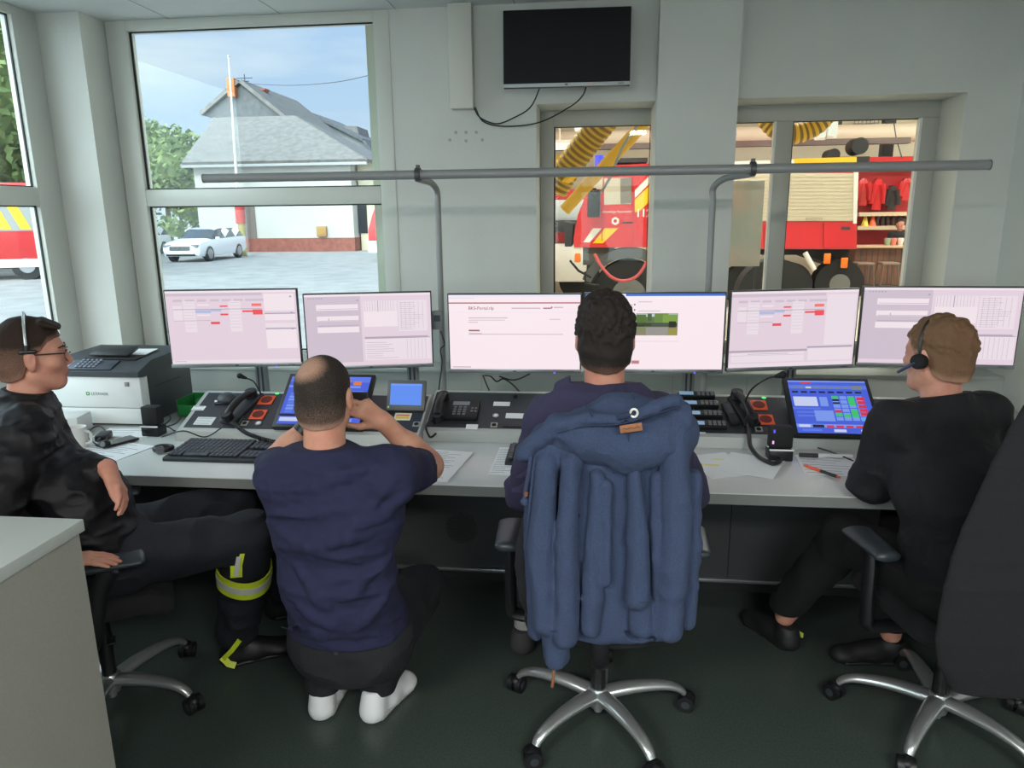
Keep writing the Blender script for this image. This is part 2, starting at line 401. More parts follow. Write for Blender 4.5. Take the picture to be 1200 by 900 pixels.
# ================================================================ SCULPTING KIT: distance fields turned into one continuous skin
V3 = lambda *a: np.array(a, dtype=np.float64)
def nv(v): v = np.asarray(v,float); return v/np.linalg.norm(v)
_lat = rng.random((32,32,32)).astype(np.float32)
def noise3(P, s):
    q = P*s; i = np.floor(q).astype(int); f = (q-i); f = f*f*(3-2*f); r = 0
    for dx in (0,1):
        for dy in (0,1):
            for dz in (0,1):
                w = (f[:,0] if dx else 1-f[:,0])*(f[:,1] if dy else 1-f[:,1])*(f[:,2] if dz else 1-f[:,2])
                r = r + w*_lat[(i[:,0]+dx)%32,(i[:,1]+dy)%32,(i[:,2]+dz)%32]
    return r
class Field:
    def __init__(s, lo, hi, h=.005):
        s.h = h; s.lo = np.array(lo,float)-3*h; n = np.ceil((np.array(hi,float)-s.lo)/h).astype(int)+4
        s.n = n; s.ax = [(s.lo[i]+np.arange(n[i])*h) for i in range(3)]; s.d = np.full(n,.15,np.float32)
    def _sl(s, lo, hi):
        a = np.clip(((np.array(lo)-s.lo)/s.h).astype(int)-1,0,s.n-1); b = np.clip(((np.array(hi)-s.lo)/s.h).astype(int)+3,0,s.n)
        return tuple(slice(x,max(x+1,y)) for x,y in zip(a,b))
    def _xyz(s, sl): return s.ax[0][sl[0]][:,None,None], s.ax[1][sl[1]][None,:,None], s.ax[2][sl[2]][None,None,:]
    def _mix(s, sl, b, k, op):
        a = s.d[sl]; b = b.astype(np.float32)
        if op == 'add':
            hh = np.maximum(k-np.abs(a-b),0)/k; s.d[sl] = np.minimum(a,b)-hh*hh*k*.25
        elif op == 'sub':
            b = -b; hh = np.maximum(k-np.abs(a-b),0)/k; s.d[sl] = np.maximum(a,b)+hh*hh*k*.25
    def cone(s, p0, p1, r0, r1=None, k=.02, op='add'):
        """rounded cone from p0 to p1"""
        r1 = r0 if r1 is None else r1; p0 = np.asarray(p0,float); p1 = np.asarray(p1,float); m = max(r0,r1)+max(k,.02)
        sl = s._sl(np.minimum(p0,p1)-m, np.maximum(p0,p1)+m); x,y,z = s._xyz(sl); d = p1-p0; L2 = max(d@d,1e-9)
        t = np.clip(((x-p0[0])*d[0]+(y-p0[1])*d[1]+(z-p0[2])*d[2])/L2,0,1)
        q = np.sqrt((x-p0[0]-t*d[0])**2+(y-p0[1]-t*d[1])**2+(z-p0[2]-t*d[2])**2)-(r0+(r1-r0)*t)
        s._mix(sl,q,k,op); return s
    def chain(s, pts, rs, k=.02):
        for a,b,r,q in zip(pts,pts[1:],rs,rs[1:]): s.cone(a,b,r,q,k)
        return s
    def slab(s, p0, p1, ab0, ab1, right, k=.03, op='add'):
        """elliptic tapered trunk: half widths (a along 'right', b across) at both ends"""
        p0 = np.asarray(p0,float); p1 = np.asarray(p1,float); d = p1-p0; L_ = np.linalg.norm(d); w = d/L_
        rt = nv(np.asarray(right,float)-w*(np.asarray(right,float)@w)); fw = np.cross(w,rt); m = max(*ab0,*ab1)+.05
        sl = s._sl(np.minimum(p0,p1)-m,np.maximum(p0,p1)+m); x,y,z = s._xyz(sl); X,Y,Z = x-p0[0],y-p0[1],z-p0[2]
        t = X*w[0]+Y*w[1]+Z*w[2]; tc_ = np.clip(t/L_,0,1); u = X*rt[0]+Y*rt[1]+Z*rt[2]; v = X*fw[0]+Y*fw[1]+Z*fw[2]; ww = t-tc_*L_
        a = ab0[0]+(ab1[0]-ab0[0])*tc_; b = ab0[1]+(ab1[1]-ab0[1])*tc_; mm = np.minimum(a,b)
        k0 = np.sqrt((u/a)**2+(v/b)**2+(ww/mm)**2); k1 = np.sqrt((u/a**2)**2+(v/b**2)**2+(ww/mm**2)**2)+1e-6; q = k0*(k0-1)/k1
        s._mix(sl,q,k,op); return s
    def ell(s, c, r, R=None, k=.01, op='add'):
        """ellipsoid, R rows = local axes"""
        c = np.asarray(c,float); r = np.asarray(r,float); R = np.eye(3) if R is None else np.asarray(R); m = r.max()+max(k,.015)
        sl = s._sl(c-m,c+m); x,y,z = s._xyz(sl); X,Y,Z = x-c[0],y-c[1],z-c[2]
        q = [(X*R[i][0]+Y*R[i][1]+Z*R[i][2]) for i in range(3)]
        k0 = np.sqrt(sum((q[i]/r[i])**2 for i in range(3))); k1 = np.sqrt(sum((q[i]/r[i]**2)**2 for i in range(3)))+1e-6
        s._mix(sl,k0*(k0-1)/k1,k,op); return s
    def cut(s, p, n, rad):
        """flat cut within rad of p: removes what lies along +n"""
        p = np.asarray(p,float); n = nv(n); sl = s._sl(p-rad,p+rad); x,y,z = s._xyz(sl)
        q = (x-p[0])*n[0]+(y-p[1])*n[1]+(z-p[2])*n[2]; near = np.sqrt((x-p[0])**2+(y-p[1])**2+(z-p[2])**2) < rad
        s.d[sl] = np.where(near,np.maximum(s.d[sl],q.astype(np.float32)),s.d[sl]); return s
    def ruffle(s, amp, sc, stretch=(1,1,1), seed=0, ridge=True, band=.025):
        idx = np.nonzero(np.abs(s.d) < band)
        P_ = np.stack([s.ax[i][idx[i]] for i in range(3)],1)*np.array(stretch)+seed
        n = noise3(P_,sc)
        if ridge: n = 1-np.abs(2*n-1)*1.6; n = n - .35
        else: n = n-.5
        s.d[idx] -= (amp*n).astype(np.float32); return s
    def build(s, name, m, parent=None, smooth=True, attr=None):
        d = s.d; ins = d < 0
        c = np.zeros(tuple(np.array(d.shape)-1),np.int8)
        for i in (0,1):
            for j in (0,1):
                for k in (0,1): c += ins[i:d.shape[0]-1+i, j:d.shape[1]-1+j, k:d.shape[2]-1+k]
        ix = np.nonzero((c>0)&(c<8)); n = len(ix[0]); I = np.stack(ix,1)
        acc = np.zeros((n,3)); cnt = np.zeros(n)
        cor = [(i,j,k) for i in (0,1) for j in (0,1) for k in (0,1)]; val = {q:d[ix[0]+q[0],ix[1]+q[1],ix[2]+q[2]] for q in cor}
        for q in cor:
            for a in range(3):
                if q[a]==0:
                    p = list(q); p[a]=1; p = tuple(p); A = val[q]; B = val[p]; mm = (A<0)!=(B<0)
                    t = np.where(mm, A/np.where(mm,A-B,1),0); pos = np.zeros((n,3)); pos[:] = q; pos[:,a] = t
                    acc[mm] += pos[mm]; cnt[mm] += 1
        P_ = s.lo + (I+acc/cnt[:,None])*s.h
        lut = -np.ones(c.shape,np.int64); lut[ix] = np.arange(n); F_ = []
        for a in range(3):
            b_,c_ = (a+1)%3,(a+2)%3
            sl0 = [slice(1,d.shape[q]-1) for q in range(3)]; sl0[a] = slice(0,d.shape[a]-1); sl1 = list(sl0); sl1[a] = slice(1,d.shape[a])
            A = ins[tuple(sl0)]; B = ins[tuple(sl1)]; e_ = np.nonzero(A!=B); 
            if not len(e_[0]): continue
            g = [e_[q]+sl0[q].start for q in range(3)]
            def cell(db,dc):
                gg = list(g); gg[b_] = g[b_]-db; gg[c_] = g[c_]-dc; return lut[gg[0],gg[1],gg[2]]
            Q = np.stack([cell(1,1),cell(0,1),cell(0,0),cell(1,0)],1); fl = ~A[e_]
            Q[fl] = Q[fl][:,::-1]; F_.append(Q)
        F_ = np.concatenate(F_); F_ = F_[(F_>=0).all(1)]
        org = P_.mean(0) if parent is None else np.array(parent.location)
        me = bpy.data.meshes.new(name); me.vertices.add(n); me.vertices.foreach_set('co',(P_-org).astype(np.float32).ravel())
        me.loops.add(F_.size); me.loops.foreach_set('vertex_index',F_.astype(np.int32).ravel()); me.polygons.add(len(F_))
        me.polygons.foreach_set('loop_start',np.arange(0,F_.size,4,dtype=np.int32)); me.polygons.foreach_set('loop_total',np.full(len(F_),4,np.int32))
        me.update(calc_edges=True); me.validate(); me.shade_smooth(); me.materials.append(m)
        if attr is not None:
            at = me.attributes.new('fade','FLOAT','POINT'); at.data.foreach_set('value',attr(P_).astype(np.float32))
        o = bpy.data.objects.new(name,me); COL.objects.link(o)
        if parent is None: o.location = org
        else: o.parent = parent
        mod = o.modifiers.new('smooth','SMOOTH'); mod.factor = .5; mod.iterations = 2
        return o
# ---------------------------------------------------------------- people
def skin_mat(name, col, col2):
    m = mat(name,col,.55,col2=col2,nscale=14,bump=.04,bscale=160); b = m.node_tree.nodes['Principled BSDF']
    b.inputs['Subsurface Weight'].default_value = .12; b.inputs['Subsurface Radius'].default_value = (.6,.25,.12); b.inputs['Subsurface Scale'].default_value = .02
    return m
def hair_mat(name, hair, skin, n=420):
    """short hair: strands and scalp mixed by the stored clipped-length value"""
    if name in MATS: return MATS[name]
    m = bpy.data.materials.new(name); m.use_nodes = True; t = m.node_tree; b = t.nodes['Principled BSDF']; b.inputs['Roughness'].default_value = .75; b.inputs['Specular IOR Level'].default_value = .25
    at = t.nodes.new('ShaderNodeAttribute'); at.attribute_name = 'fade'; co = t.nodes.new('ShaderNodeTexCoord')
    nz_ = t.nodes.new('ShaderNodeTexNoise'); nz_.inputs['Scale'].default_value = n; t.links.new(co.outputs['Object'],nz_.inputs['Vector'])
    ad = t.nodes.new('ShaderNodeMath'); ad.operation='MULTIPLY_ADD'; t.links.new(nz_.outputs['Fac'],ad.inputs[0]); ad.inputs[1].default_value=.9; 
    sb = t.nodes.new('ShaderNodeMath'); sb.operation='SUBTRACT'; t.links.new(at.outputs['Fac'],sb.inputs[0]); sb.inputs[1].default_value=.45; t.links.new(sb.outputs[0],ad.inputs[2]); ad.use_clamp=True
    x = t.nodes.new('ShaderNodeMix'); x.data_type='RGBA'; x.inputs[6].default_value=(*s2l(skin),1); x.inputs[7].default_value=(*s2l(hair),1)
    t.links.new(ad.outputs[0],x.inputs[0]); t.links.new(x.outputs[2],b.inputs['Base Color'])
    bp = t.nodes.new('ShaderNodeBump'); bp.inputs['Strength'].default_value=.5; bp.inputs['Distance'].default_value=.004; n2 = t.nodes.new('ShaderNodeTexNoise'); n2.inputs['Scale'].default_value=180
    mp_ = t.nodes.new('ShaderNodeMapping'); mp_.inputs['Scale'].default_value=(1,1,.35); t.links.new(co.outputs['Object'],mp_.inputs[0]); t.links.new(mp_.outputs[0],n2.inputs['Vector']); t.links.new(n2.outputs['Fac'],bp.inputs['Height']); t.links.new(bp.outputs[0],b.inputs['Normal'])
    MATS[name]=m; return m
def head_frame(fw, up=(0,0,1), roll=0):
    f = nv(fw); u = nv(np.array(up,float)-f*(np.array(up,float)@f)); r = np.cross(f,u); return r,f,u
def head(F_, c, fr, s=1.0):
    r,f,u = fr; R = np.array([r,f,u]); g = lambda x,y,z: c+(r*x+f*y+u*z)*s
    F_.ell(g(0,-.014,.034),V3(.0755,.0985,.086)*s,R,.01)
    F_.ell(g(0,.030,-.030),V3(.058,.062,.082)*s,R,.03)
    F_.ell(g(0,.066,-.092),V3(.026,.022,.022)*s,R,.028)
    for q in (-1,1):
        F_.cone(g(q*.050,-.004,-.058),g(q*.022,.058,-.094),.019*s,.016*s,.025)
        F_.ell(g(q*.042,.056,-.022),V3(.020,.022,.020)*s,R,.02)
        F_.cone(g(q*.010,.086,.024),g(q*.044,.066,.024),.008*s,.008*s,.014)
        F_.ell(g(q*.031,.094,.006),V3(.016,.015,.011)*s,R,.012,'sub')
        F_.ell(g(q*.030,.073,.005),V3(.0135,.0135,.0135)*s,R,.003)
        F_.ell(g(q*.0125,.094,-.030),V3(.008,.010,.008)*s,R,.006)
        # ear: shell with a hollow and lobe
        e = g(q*.078,-.006,-.004); Re = np.array([nv(r*1.0+f*q*-.35),nv(f+r*q*.35),u])
        F_.ell(e,V3(.010,.019,.031)*s,Re,.006); F_.ell(g(q*.0745,-.002,-.030),V3(.009,.011,.012)*s,Re,.008)
        F_.ell(g(q*.089,.002,-.001),V3(.0085,.010,.018)*s,Re,.004,'sub')
    F_.cone(g(0,.083,.018),g(0,.103,-.020),.0075*s,.0105*s,.012); F_.ell(g(0,.101,-.024),V3(.011,.011,.010)*s,R,.008)
    F_.ell(g(0,.085,-.052),V3(.024,.014,.0065)*s,R,.006); F_.ell(g(0,.083,-.063),V3(.021,.013,.0065)*s,R,.006); F_.cone(g(-.02,.099,-.0575),g(.02,.099,-.0575),.0018*s,.0018*s,.003,'sub')
    return g,R
def hair_part(name, c, fr, m, parent, top=.012, side=.004, sc=1.0, line=None, fade=None, h=.004, bald=None, tuft=0, rough=.004, clumps=0, clen=.010):
    """hair shell: offset skull trimmed to a hairline"""
    r,f,u = fr; R = np.array([r,f,u]); g = lambda x,y,z: c+(r*x+f*y+u*z)*sc
    F_ = Field(c-.16*sc,c+.16*sc,h)
    F_.ell(g(0,-.014,.034),V3(.0755+side,.0985+side,.086+top)*sc,R,.01)
    F_.cone(g(0,-.062,-.035),g(0,-.058,-.062),(.046+side)*sc,(.040+side)*sc,.03)
    for q in (-1,1): F_.cone(g(q*.035,-.045,-.03),g(q*.035,-.04,-.05),(.036+side)*sc,(.034+side)*sc,.03)
    if tuft:
        for k in range(9): F_.cone(g(-.05+k*.0125,.035,.112),g(-.050+k*.0125,.082,.094),.012*sc,.006*sc,.010)
    rr_ = random.Random(name+str(top)); 
    for k in range(clumps):
        v = nv((rr_.gauss(0,1),rr_.gauss(-.2,1),abs(rr_.gauss(0,1))*1.1-.35)); p = g(v[0]*(.0755+side),-.014+v[1]*(.0985+side),.034+v[2]*(.086+top)); dd = nv(r*v[0]*.5+f*(v[1]*.5-.35)+u*(v[2]*.5-.25)); F_.cone(p-dd*.008,p+dd*clen+ (r*v[0]+f*v[1]+u*v[2])*clen*.35,.0058,.0032,.009)
    x,y,z = F_._xyz(tuple(slice(0,q) for q in F_.n)); X,Y,Z = x-c[0],y-c[1],z-c[2]
    lx,ly,lz = [(X*a[0]+Y*a[1]+Z*a[2])/sc for a in (r,f,u)]
    line = line or ([-.2,-.075,-.03,-.012,.010,.028,.045,.075,.2],[-.082,-.080,-.060,-.010,.018,.024,.052,.062,.062])
    zl = np.interp(ly,line[0],line[1]); q = (zl-lz)*.8
    F_.d = np.maximum(F_.d,q.astype(np.float32)*sc)
    # keep it a shell: hollow well inside the skull
    if rough: F_.ruffle(rough,60,(1,1,.6),3,False,.02)
    def att(P_):
        Q = (P_-c)/sc; a = Q@r; b_ = Q@f; c_ = Q@u; v = np.interp(c_,fade[0],fade[1]) if fade else np.ones(len(P_))
        if bald: 
            dd = np.sqrt(((a-bald[0])/bald[3])**2+((b_-bald[1])/bald[4])**2+((c_-bald[2])/bald[5])**2); v = v*np.clip((dd-.55)*1.3,.12,1)
        edge = c_-np.interp(b_,line[0],line[1]); return v*np.clip(.15+edge/.03,0,1)
    return F_.build(name,m,parent,attr=att)
def hand(F_, w, d, n, th, curl, sc=1.0, spread=.06, thumb=(.5,.5), k=.008):
    """w wrist, d hand direction, n palm-side normal, th direction towards the thumb side, curl per finger (3 joints, radians)"""
    d = nv(d); n = nv(np.array(n,float)-d*(np.array(n,float)@d)); th = nv(np.cross(d,n)*np.sign(np.cross(d,n)@np.array(th,float)))
    P_ = lambda a,b,c: w+(d*a+th*b+n*c)*sc
    F_.cone(P_(-.01,0,0),P_(.03,0,0),.024*sc,.022*sc,.02)
    for b in (-.027,-.009,.009,.027): F_.cone(P_(.015,b*.55,0),P_(.086-abs(b)*.15,b,-.002),.015*sc,.0115*sc,.012)
    Ls = [(.030,.020,.017),(.037,.024,.019),(.041,.026,.020),(.037,.022,.018)]   # little to index
    for i,b in enumerate((-.030,-.010,.011,.031)):
        p = P_(.086-abs(b)*.15,b,-.002); a = 0; cd = d+th*spread*(i-1.5)*.7; cd = nv(cd); c_ = curl[i] if isinstance(curl[0],(tuple,list)) else curl; rr = [.0095,.0088,.0080,.0068]
        if i==0: rr = [.0082,.0076,.007,.006]
        for j in range(3):
            a += c_[j]; dd = cd*math.cos(a)+n*math.sin(a); q = p+dd*Ls[i][j]*sc; F_.cone(p,q,rr[j]*sc,rr[j+1]*sc,.004); p = q
    p = P_(.022,.024,.006); a1,a2 = thumb; dd = nv(d*math.cos(a1)+th*math.sin(a1)*.9+n*math.sin(a2)*.6); q = p+dd*.045*sc; F_.cone(p,q,.015*sc,.0115*sc,.012)
    dd = nv(dd+d*.5+n*math.sin(a2)*.5-th*.2); q2 = q+dd*.032*sc; F_.cone(q,q2,.011*sc,.0095*sc,.004); dd = nv(dd+d*.3); F_.cone(q2,q2+dd*.022*sc,.0095*sc,.0075*sc,.004)
def shoe(name, heel, toe, up, m, parent, msole=None, w=.045, h_=.085, open_=True, ank=None):
    heel = np.array(heel,float); toe = np.array(toe,float); f = nv(toe-heel); u = nv(np.array(up,float)-f*(np.array(up,float)@f)); r = np.cross(f,u); L_ = np.linalg.norm(toe-heel)
    lo = np.minimum(heel,toe)-.14; hi = np.maximum(heel,toe)+.14; F_ = Field(lo,hi,.004)
    g = lambda x,y,z: heel+r*x+f*y+u*z
    F_.cone(g(0,.038,.030),g(0,.040,.062),.040,.037,.01); F_.cone(g(0,.040,.035),g(0,L_*.45,.034),.039,.040,.02); F_.cone(g(0,L_*.45,.032),g(0,L_-.045,.026),.042,.036,.02); F_.ell(g(0,L_-.055,.026),V3(w,.055,.028),np.array([r,f,u]),.02)
    F_.cone(g(0,.040,.04),g(0,.050,h_),.038,.036,.02); F_.cone(g(0,.06,h_*.8),g(0,L_*.6,.045),.032,.028,.03)
    for k in range(5): y = L_*.42+k*.016; z = .072-(k*.006); F_.cone(g(-.018,y,z),g(.018,y,z),.004,.004,.004)
    F_.cut(g(0,0,.004),-u,.35); F_.cut(g(0,.05,h_+.012),u+f*-.1,.10)
    o = F_.build(name,m,parent)
    F2 = Field(lo,hi,.004)
    F2.slab(g(0,.040,.012),g(0,L_*.5,.010),(.046,.018),(.040,.016),r,.01); F2.slab(g(0,L_*.5,.010),g(0,L_-.048,.010),(.040,.016),(.047,.016),r,.01); F2.cut(g(0,0,.0),-u,.35); F2.cut(g(0,0,.020),u,.35)
    so = F2.build('sole',msole or m,o if False else parent)
    so.parent = o
    return o
# ================================================================ OFFICE CHAIRS
M_fab = mat('chair_fabric',(27,27,31),.95,noise=.15,nscale=300,bump=.25,bscale=500)
M_pad = mat('armrest_pad',(50,56,62),.36)
def office_chair(label, loc, rz, base_rz, lean=.0, back_w=.25, arms=(1,1), arm_x=.295, back_y=-.27, back_top=1.12, seat_z=.47, arm_y=0, back_low=0.):
    t = thing('office_chair',label,'office chair',(*loc,0),rz)
    # star base
    for k in range(5):
        a = base_rz+k*2*PI/5-rz; c,s_ = math.cos(a),math.sin(a)
        b = MB(); pts = []; prof = [(.030,.100,.030,.017),(.10,.109,.029,.016),(.18,.110,.025,.014),(.25,.101,.021,.012),(.29,.084,.018,.011),(.307,.066,.015,.010)]
        P_ = bez([(r_*c,r_*s_,z) for r_,z,_,_ in prof],4); n = len(P_); w_ = np.interp(np.linspace(0,5,n),range(6),[p[2] for p in prof])
        b.tube(P_,list(w_),14,flat=.72,up=(0,0,1)); lg = b.build('base_leg',M_chrome,t)
        # castor: twin wheels under a hood
        x,y = .318*c,.318*s_; ca = a+1.1+k
        ex = Vector((math.cos(ca),math.sin(ca),0)); b = MB(); b.cyl((x,y,.03),(x,y,.07),.006,n=8)
        b.m(M_black).cyl(Vector((x,y,.031))-ex*.026,Vector((x,y,.031))-ex*.006,.030,n=24).cyl(Vector((x,y,.031))+ex*.006,Vector((x,y,.031))+ex*.026,.030,n=24)
        b.m(M_dgrey).cyl(Vector((x,y,.031))-ex*.0275,Vector((x,y,.031))+ex*.0275,.014,n=16)
        b.m(M_black).sph((x,y,.046),(.026,.026,.018)); b.build('castor',None,lg)
    b = MB(); b.lathe([(.028,.05),(.034,.075),(.036,.115),(.030,.125)],(0,0,0),24); b.build('hub',M_chrome,t)
    b = MB(); b.cyl((0,0,.12),(0,0,.40),.024,n=24); b.build('gas_column',M_black,t)
    b = MB(); b.cyl((0,0,.03),(0,0,.06),.014,n=16); b.build('column_end',M_chrome,t)
    b = MB(); b.box((0,-.02,seat_z-.085),(.17,.26,.05),None,.015); b.tube(bez([(0,-.12,seat_z-.085),(0,-.25,seat_z-.09),(0,back_y-.045,seat_z-.02),(0,back_y-.05,seat_z+.18)],6),[.026]*19,12,flat=.5,up=(0,1,0)) ; b.build('mechanism',M_black,t)
    b = MB(); b.cyl((.08,.02,seat_z-.08),(.25,.04,seat_z-.085),.006,n=8); b.box((.26,.04,seat_z-.085),(.05,.025,.008),None,.003); b.build('lever',M_black,t)
    L0 = np.array([0.,0,0]); F_ = Field((-.30,-.30,seat_z-.1),(.30,.30,seat_z+.06),.006)
    F_.slab((0,-.19,seat_z-.02),(0,.17,seat_z-.022),(.225,.042),(.235,.045),(1,0,0),.03); F_.cone((-.19,.20,seat_z-.035),(.19,.20,seat_z-.035),.036,.036,.04); F_.cone((-.2,-.15,seat_z),(-.21,.15,seat_z),.035,.03,.03); F_.cone((.2,-.15,seat_z),(.21,.15,seat_z),.035,.03,.03)
    fl = bpy.data.objects.new('x',None); fl.location=(0,0,0); s = F_.build('seat',M_fab,fl); s.parent = t; bpy.data.objects.remove(fl)
    z0,z1 = seat_z+back_low, back_top; ly = lambda z: back_y-(z-z0)*lean
    F_ = Field((-.36,back_y-.24,z0-.06),(.36,back_y+.10,z1+.05),.006); W_ = back_w
    H_ = z1-z0; tt_ = np.linspace(.03,.97,11); zs = z0+H_*tt_; ws = W_*np.interp(tt_,[.03,.10,.22,.40,.55,.75,.90,.97],[.70,.85,.96,1.0,.97,.82,.66,.56]); cy = np.interp(tt_,[0,.4,.7,1],[.0,-.02,-.01,.02])
    for i in range(10): F_.slab((0,ly(zs[i])+cy[i],zs[i]),(0,ly(zs[i+1])+cy[i+1],zs[i+1]),(ws[i],.036),(ws[i+1],.035),(1,0,0),.006)
    fl = bpy.data.objects.new('x',None); bk = F_.build('backrest',M_fab,fl); bk.parent = t; bpy.data.objects.remove(fl)
    for s_,on in zip((-1,1),arms):
        if not on: continue
        b = MB(); b.tube(bez([(s_*.14,-.02,seat_z-.075),(s_*(arm_x-.02),-.02,seat_z-.075),(s_*arm_x,-.02+arm_y*.3,seat_z-.02),(s_*arm_x,-.01+arm_y*.6,seat_z+.12),(s_*arm_x,arm_y,.655)],6),.019,12,flat=1.5,up=(0,1,0)); b.build('arm_post',M_black,t)
        F_ = Field((s_*arm_x-.09,arm_y-.2,.62),(s_*arm_x+.09,arm_y+.2,.73),.005); F_.slab((s_*arm_x,arm_y-.10,.678),(s_*arm_x,arm_y+.085,.678),(.042,.018),(.052,.017),(1,0,0),.02); fl = bpy.data.objects.new('x',None); ar = F_.build('armrest',M_pad,fl); ar.parent = t; bpy.data.objects.remove(fl)
    return t
ch_c = office_chair('black office chair in the middle with hoodie over its back and polished star base',(.035,2.205),0,math.radians(14),lean=.10,back_top=1.10)
ch_d = office_chair('black office chair at the right edge, its bare rounded backrest nearest the camera',(1.175,2.285),math.radians(9),math.radians(-56),lean=.10,back_w=.32,back_y=-.34,back_top=1.28,back_low=-.10,arm_x=.295)
ch_a = office_chair('black office chair under the seated man in the dark jacket at left',(-1.70,2.115),math.radians(-56),math.radians(-3),lean=.18,back_y=-.30,back_top=1.02,arm_x=.325,arm_y=.07)
# ================================================================ MONITORS
SW, SH = .597, .336
def rects_mesh(name, rects, parent, w, h, y=-.0005, texts=()):
    """screen content: coloured rects in 0..1 screen coordinates (u right, v down), stacked in thin layers"""
    b = MB()
    for i,(u0,v0,u1,v1,c) in enumerate(rects):
        yy = y - .00003*(i+1) if i else y
        b.m(c)
        b.quad(((u0-.5)*w,yy,(.5-v0)*h),((u0-.5)*w,yy,(.5-v1)*h),((u1-.5)*w,yy,(.5-v1)*h),((u1-.5)*w,yy,(.5-v0)*h))
    for (s,u,v,sz,c) in texts:
        M = Matrix.Translation(((u-.5)*w, y-.0012, (.5-v)*h)) @ Matrix.Rotation(PI/2,4,'X')
        b.m(c).text(s, sz, M, .0001)
    return b.build(name, None, parent, 0, recalc=False)
K = glow
bgp = K((226,208,220)); wht = K((240,226,232)); grey = K((205,190,204)); dgr = K((168,158,176)); red = K((238,84,92)); blue = K((176,188,222)); pale = K((234,220,228)); ink = K((182,166,182)); org = K((226,170,120))
def lines(u0,v0,u1,v1,n,c=ink,th=.006,seed=0):
    r = random.Random(seed); out = []
    for i in range(n):
        v = v0+(v1-v0)*i/max(1,n-1); out.append((u0,v,u0+(u1-u0)*r.uniform(.45,1),v+th,c))
    return out
def content_map(sh=0):
    R = [(0,0,1,1,bgp),(0,0,1,.03,wht),(0,.95,1,1,pale),(0,.03,.74,.07,grey)]
    for u in (.055,.15,.24,.34,.43,.52,.61,.68): R.append((u,.115,u+.07,.145,grey))
    R += [(.13,.14,.22,.56,pale),(.48,.14,.57,.56,pale),(.05,.2,.12,.4,pale)]
    R += [(.22,.26,.34,.30,blue),(.34,.25,.42,.28,blue),(.41,.2,.47,.22,red),(.41,.31,.47,.335,red),(.58,.27,.66,.295,red),(.66,.26,.735,.33,red),(.655,.18,.73,.215,red),(.66,.195,.73,.204,org),(.33,.42,.40,.455,red),(.23,.32,.33,.34,wht),(.24,.18,.33,.2,wht),(.05,.245,.73,.253,dgr),(.05,.40,.33,.405,dgr)]
    for k in range(9): R.append((.135,.16+k*.042,.215,.164+k*.042,grey)); R.append((.485,.16+k*.042,.565,.164+k*.042,grey))
    return R
def content1():
    R = content_map()
    R += [(.75,.05,.985,.28,wht),(.75,.31,.985,.41,wht),(.75,.31,.985,.325,dgr),(.75,.45,.985,.53,pale),(.75,.54,.985,.8,wht),(.75,.515,.985,.53,dgr),(.95,.08,.965,.1,dgr),(.95,.3,.965,.32,dgr),(.95,.52,.965,.54,dgr)]
    return R + lines(.02,.962,.12,.962,1,dgr)
def content2():
    R = [(0,0,1,1,bgp),(0,0,1,.03,wht),(.0,.03,.44,.95,grey),(.09,.14,.42,.22,wht),(.09,.3,.42,.37,wht),(.09,.45,.42,.53,wht),(.1,.2,.42,.205,dgr),(.1,.36,.42,.365,dgr),(.1,.43,.42,.44,ink),(.18,.33,.185,.36,dgr),(.41,.08,.425,.095,dgr),
         (.46,.1,.73,.25,pale),(.46,.25,.73,.46,wht),(.74,.1,.97,.53,pale),(.46,.6,.97,.62,ink),(.46,.62,.99,.628,dgr),(.46,.63,.99,.93,pale)]
    for k in range(12): R.append((.47+k*.021,.1,.472+k*.021,.24,ink))
    for k in range(6): R.append((.76+k*.035,.12,.762+k*.035,.5,ink)); R.append((.8+k*.03,.64,.802+k*.03,.92,ink))
    R.append((.575,.1,.58,.25,dgr)); R += lines(.47,.68,.75,.9,8,ink,.005,3) + lines(.75,.13,.95,.5,14,ink,.004,4)
    for k in range(6): R.append((.03+k*.02,.045,.04+k*.02,.06,dgr))
    return R
W3 = K((248,232,238)); r3 = K((176,74,92)); g3 = K((200,186,196)); b3 = K((60,110,200))
def content3():
    R = [(0,0,1,1,W3),(0,0,1,.035,K((238,232,244))),(0,.1,1,.115,r3),(0,.035,.2,.05,K((225,225,240))),(.48,.17,.7,.185,g3),(.72,.17,.78,.185,r3),(.78,.155,.79,.18,K((130,110,130))),(.8,.16,.87,.175,g3),
         (0,.23,1,.235,K((238,222,230))),(.15,.30,.45,.312,g3),(.15,.33,.43,.342,K((214,200,210))),(.15,.36,.22,.37,g3),(.77,.32,.85,.33,g3),(.15,.465,.235,.485,r3),(.15,.52,.87,.53,g3),(.15,.51,.25,.52,g3),(.02,.965,.16,.98,g3)]
    return R
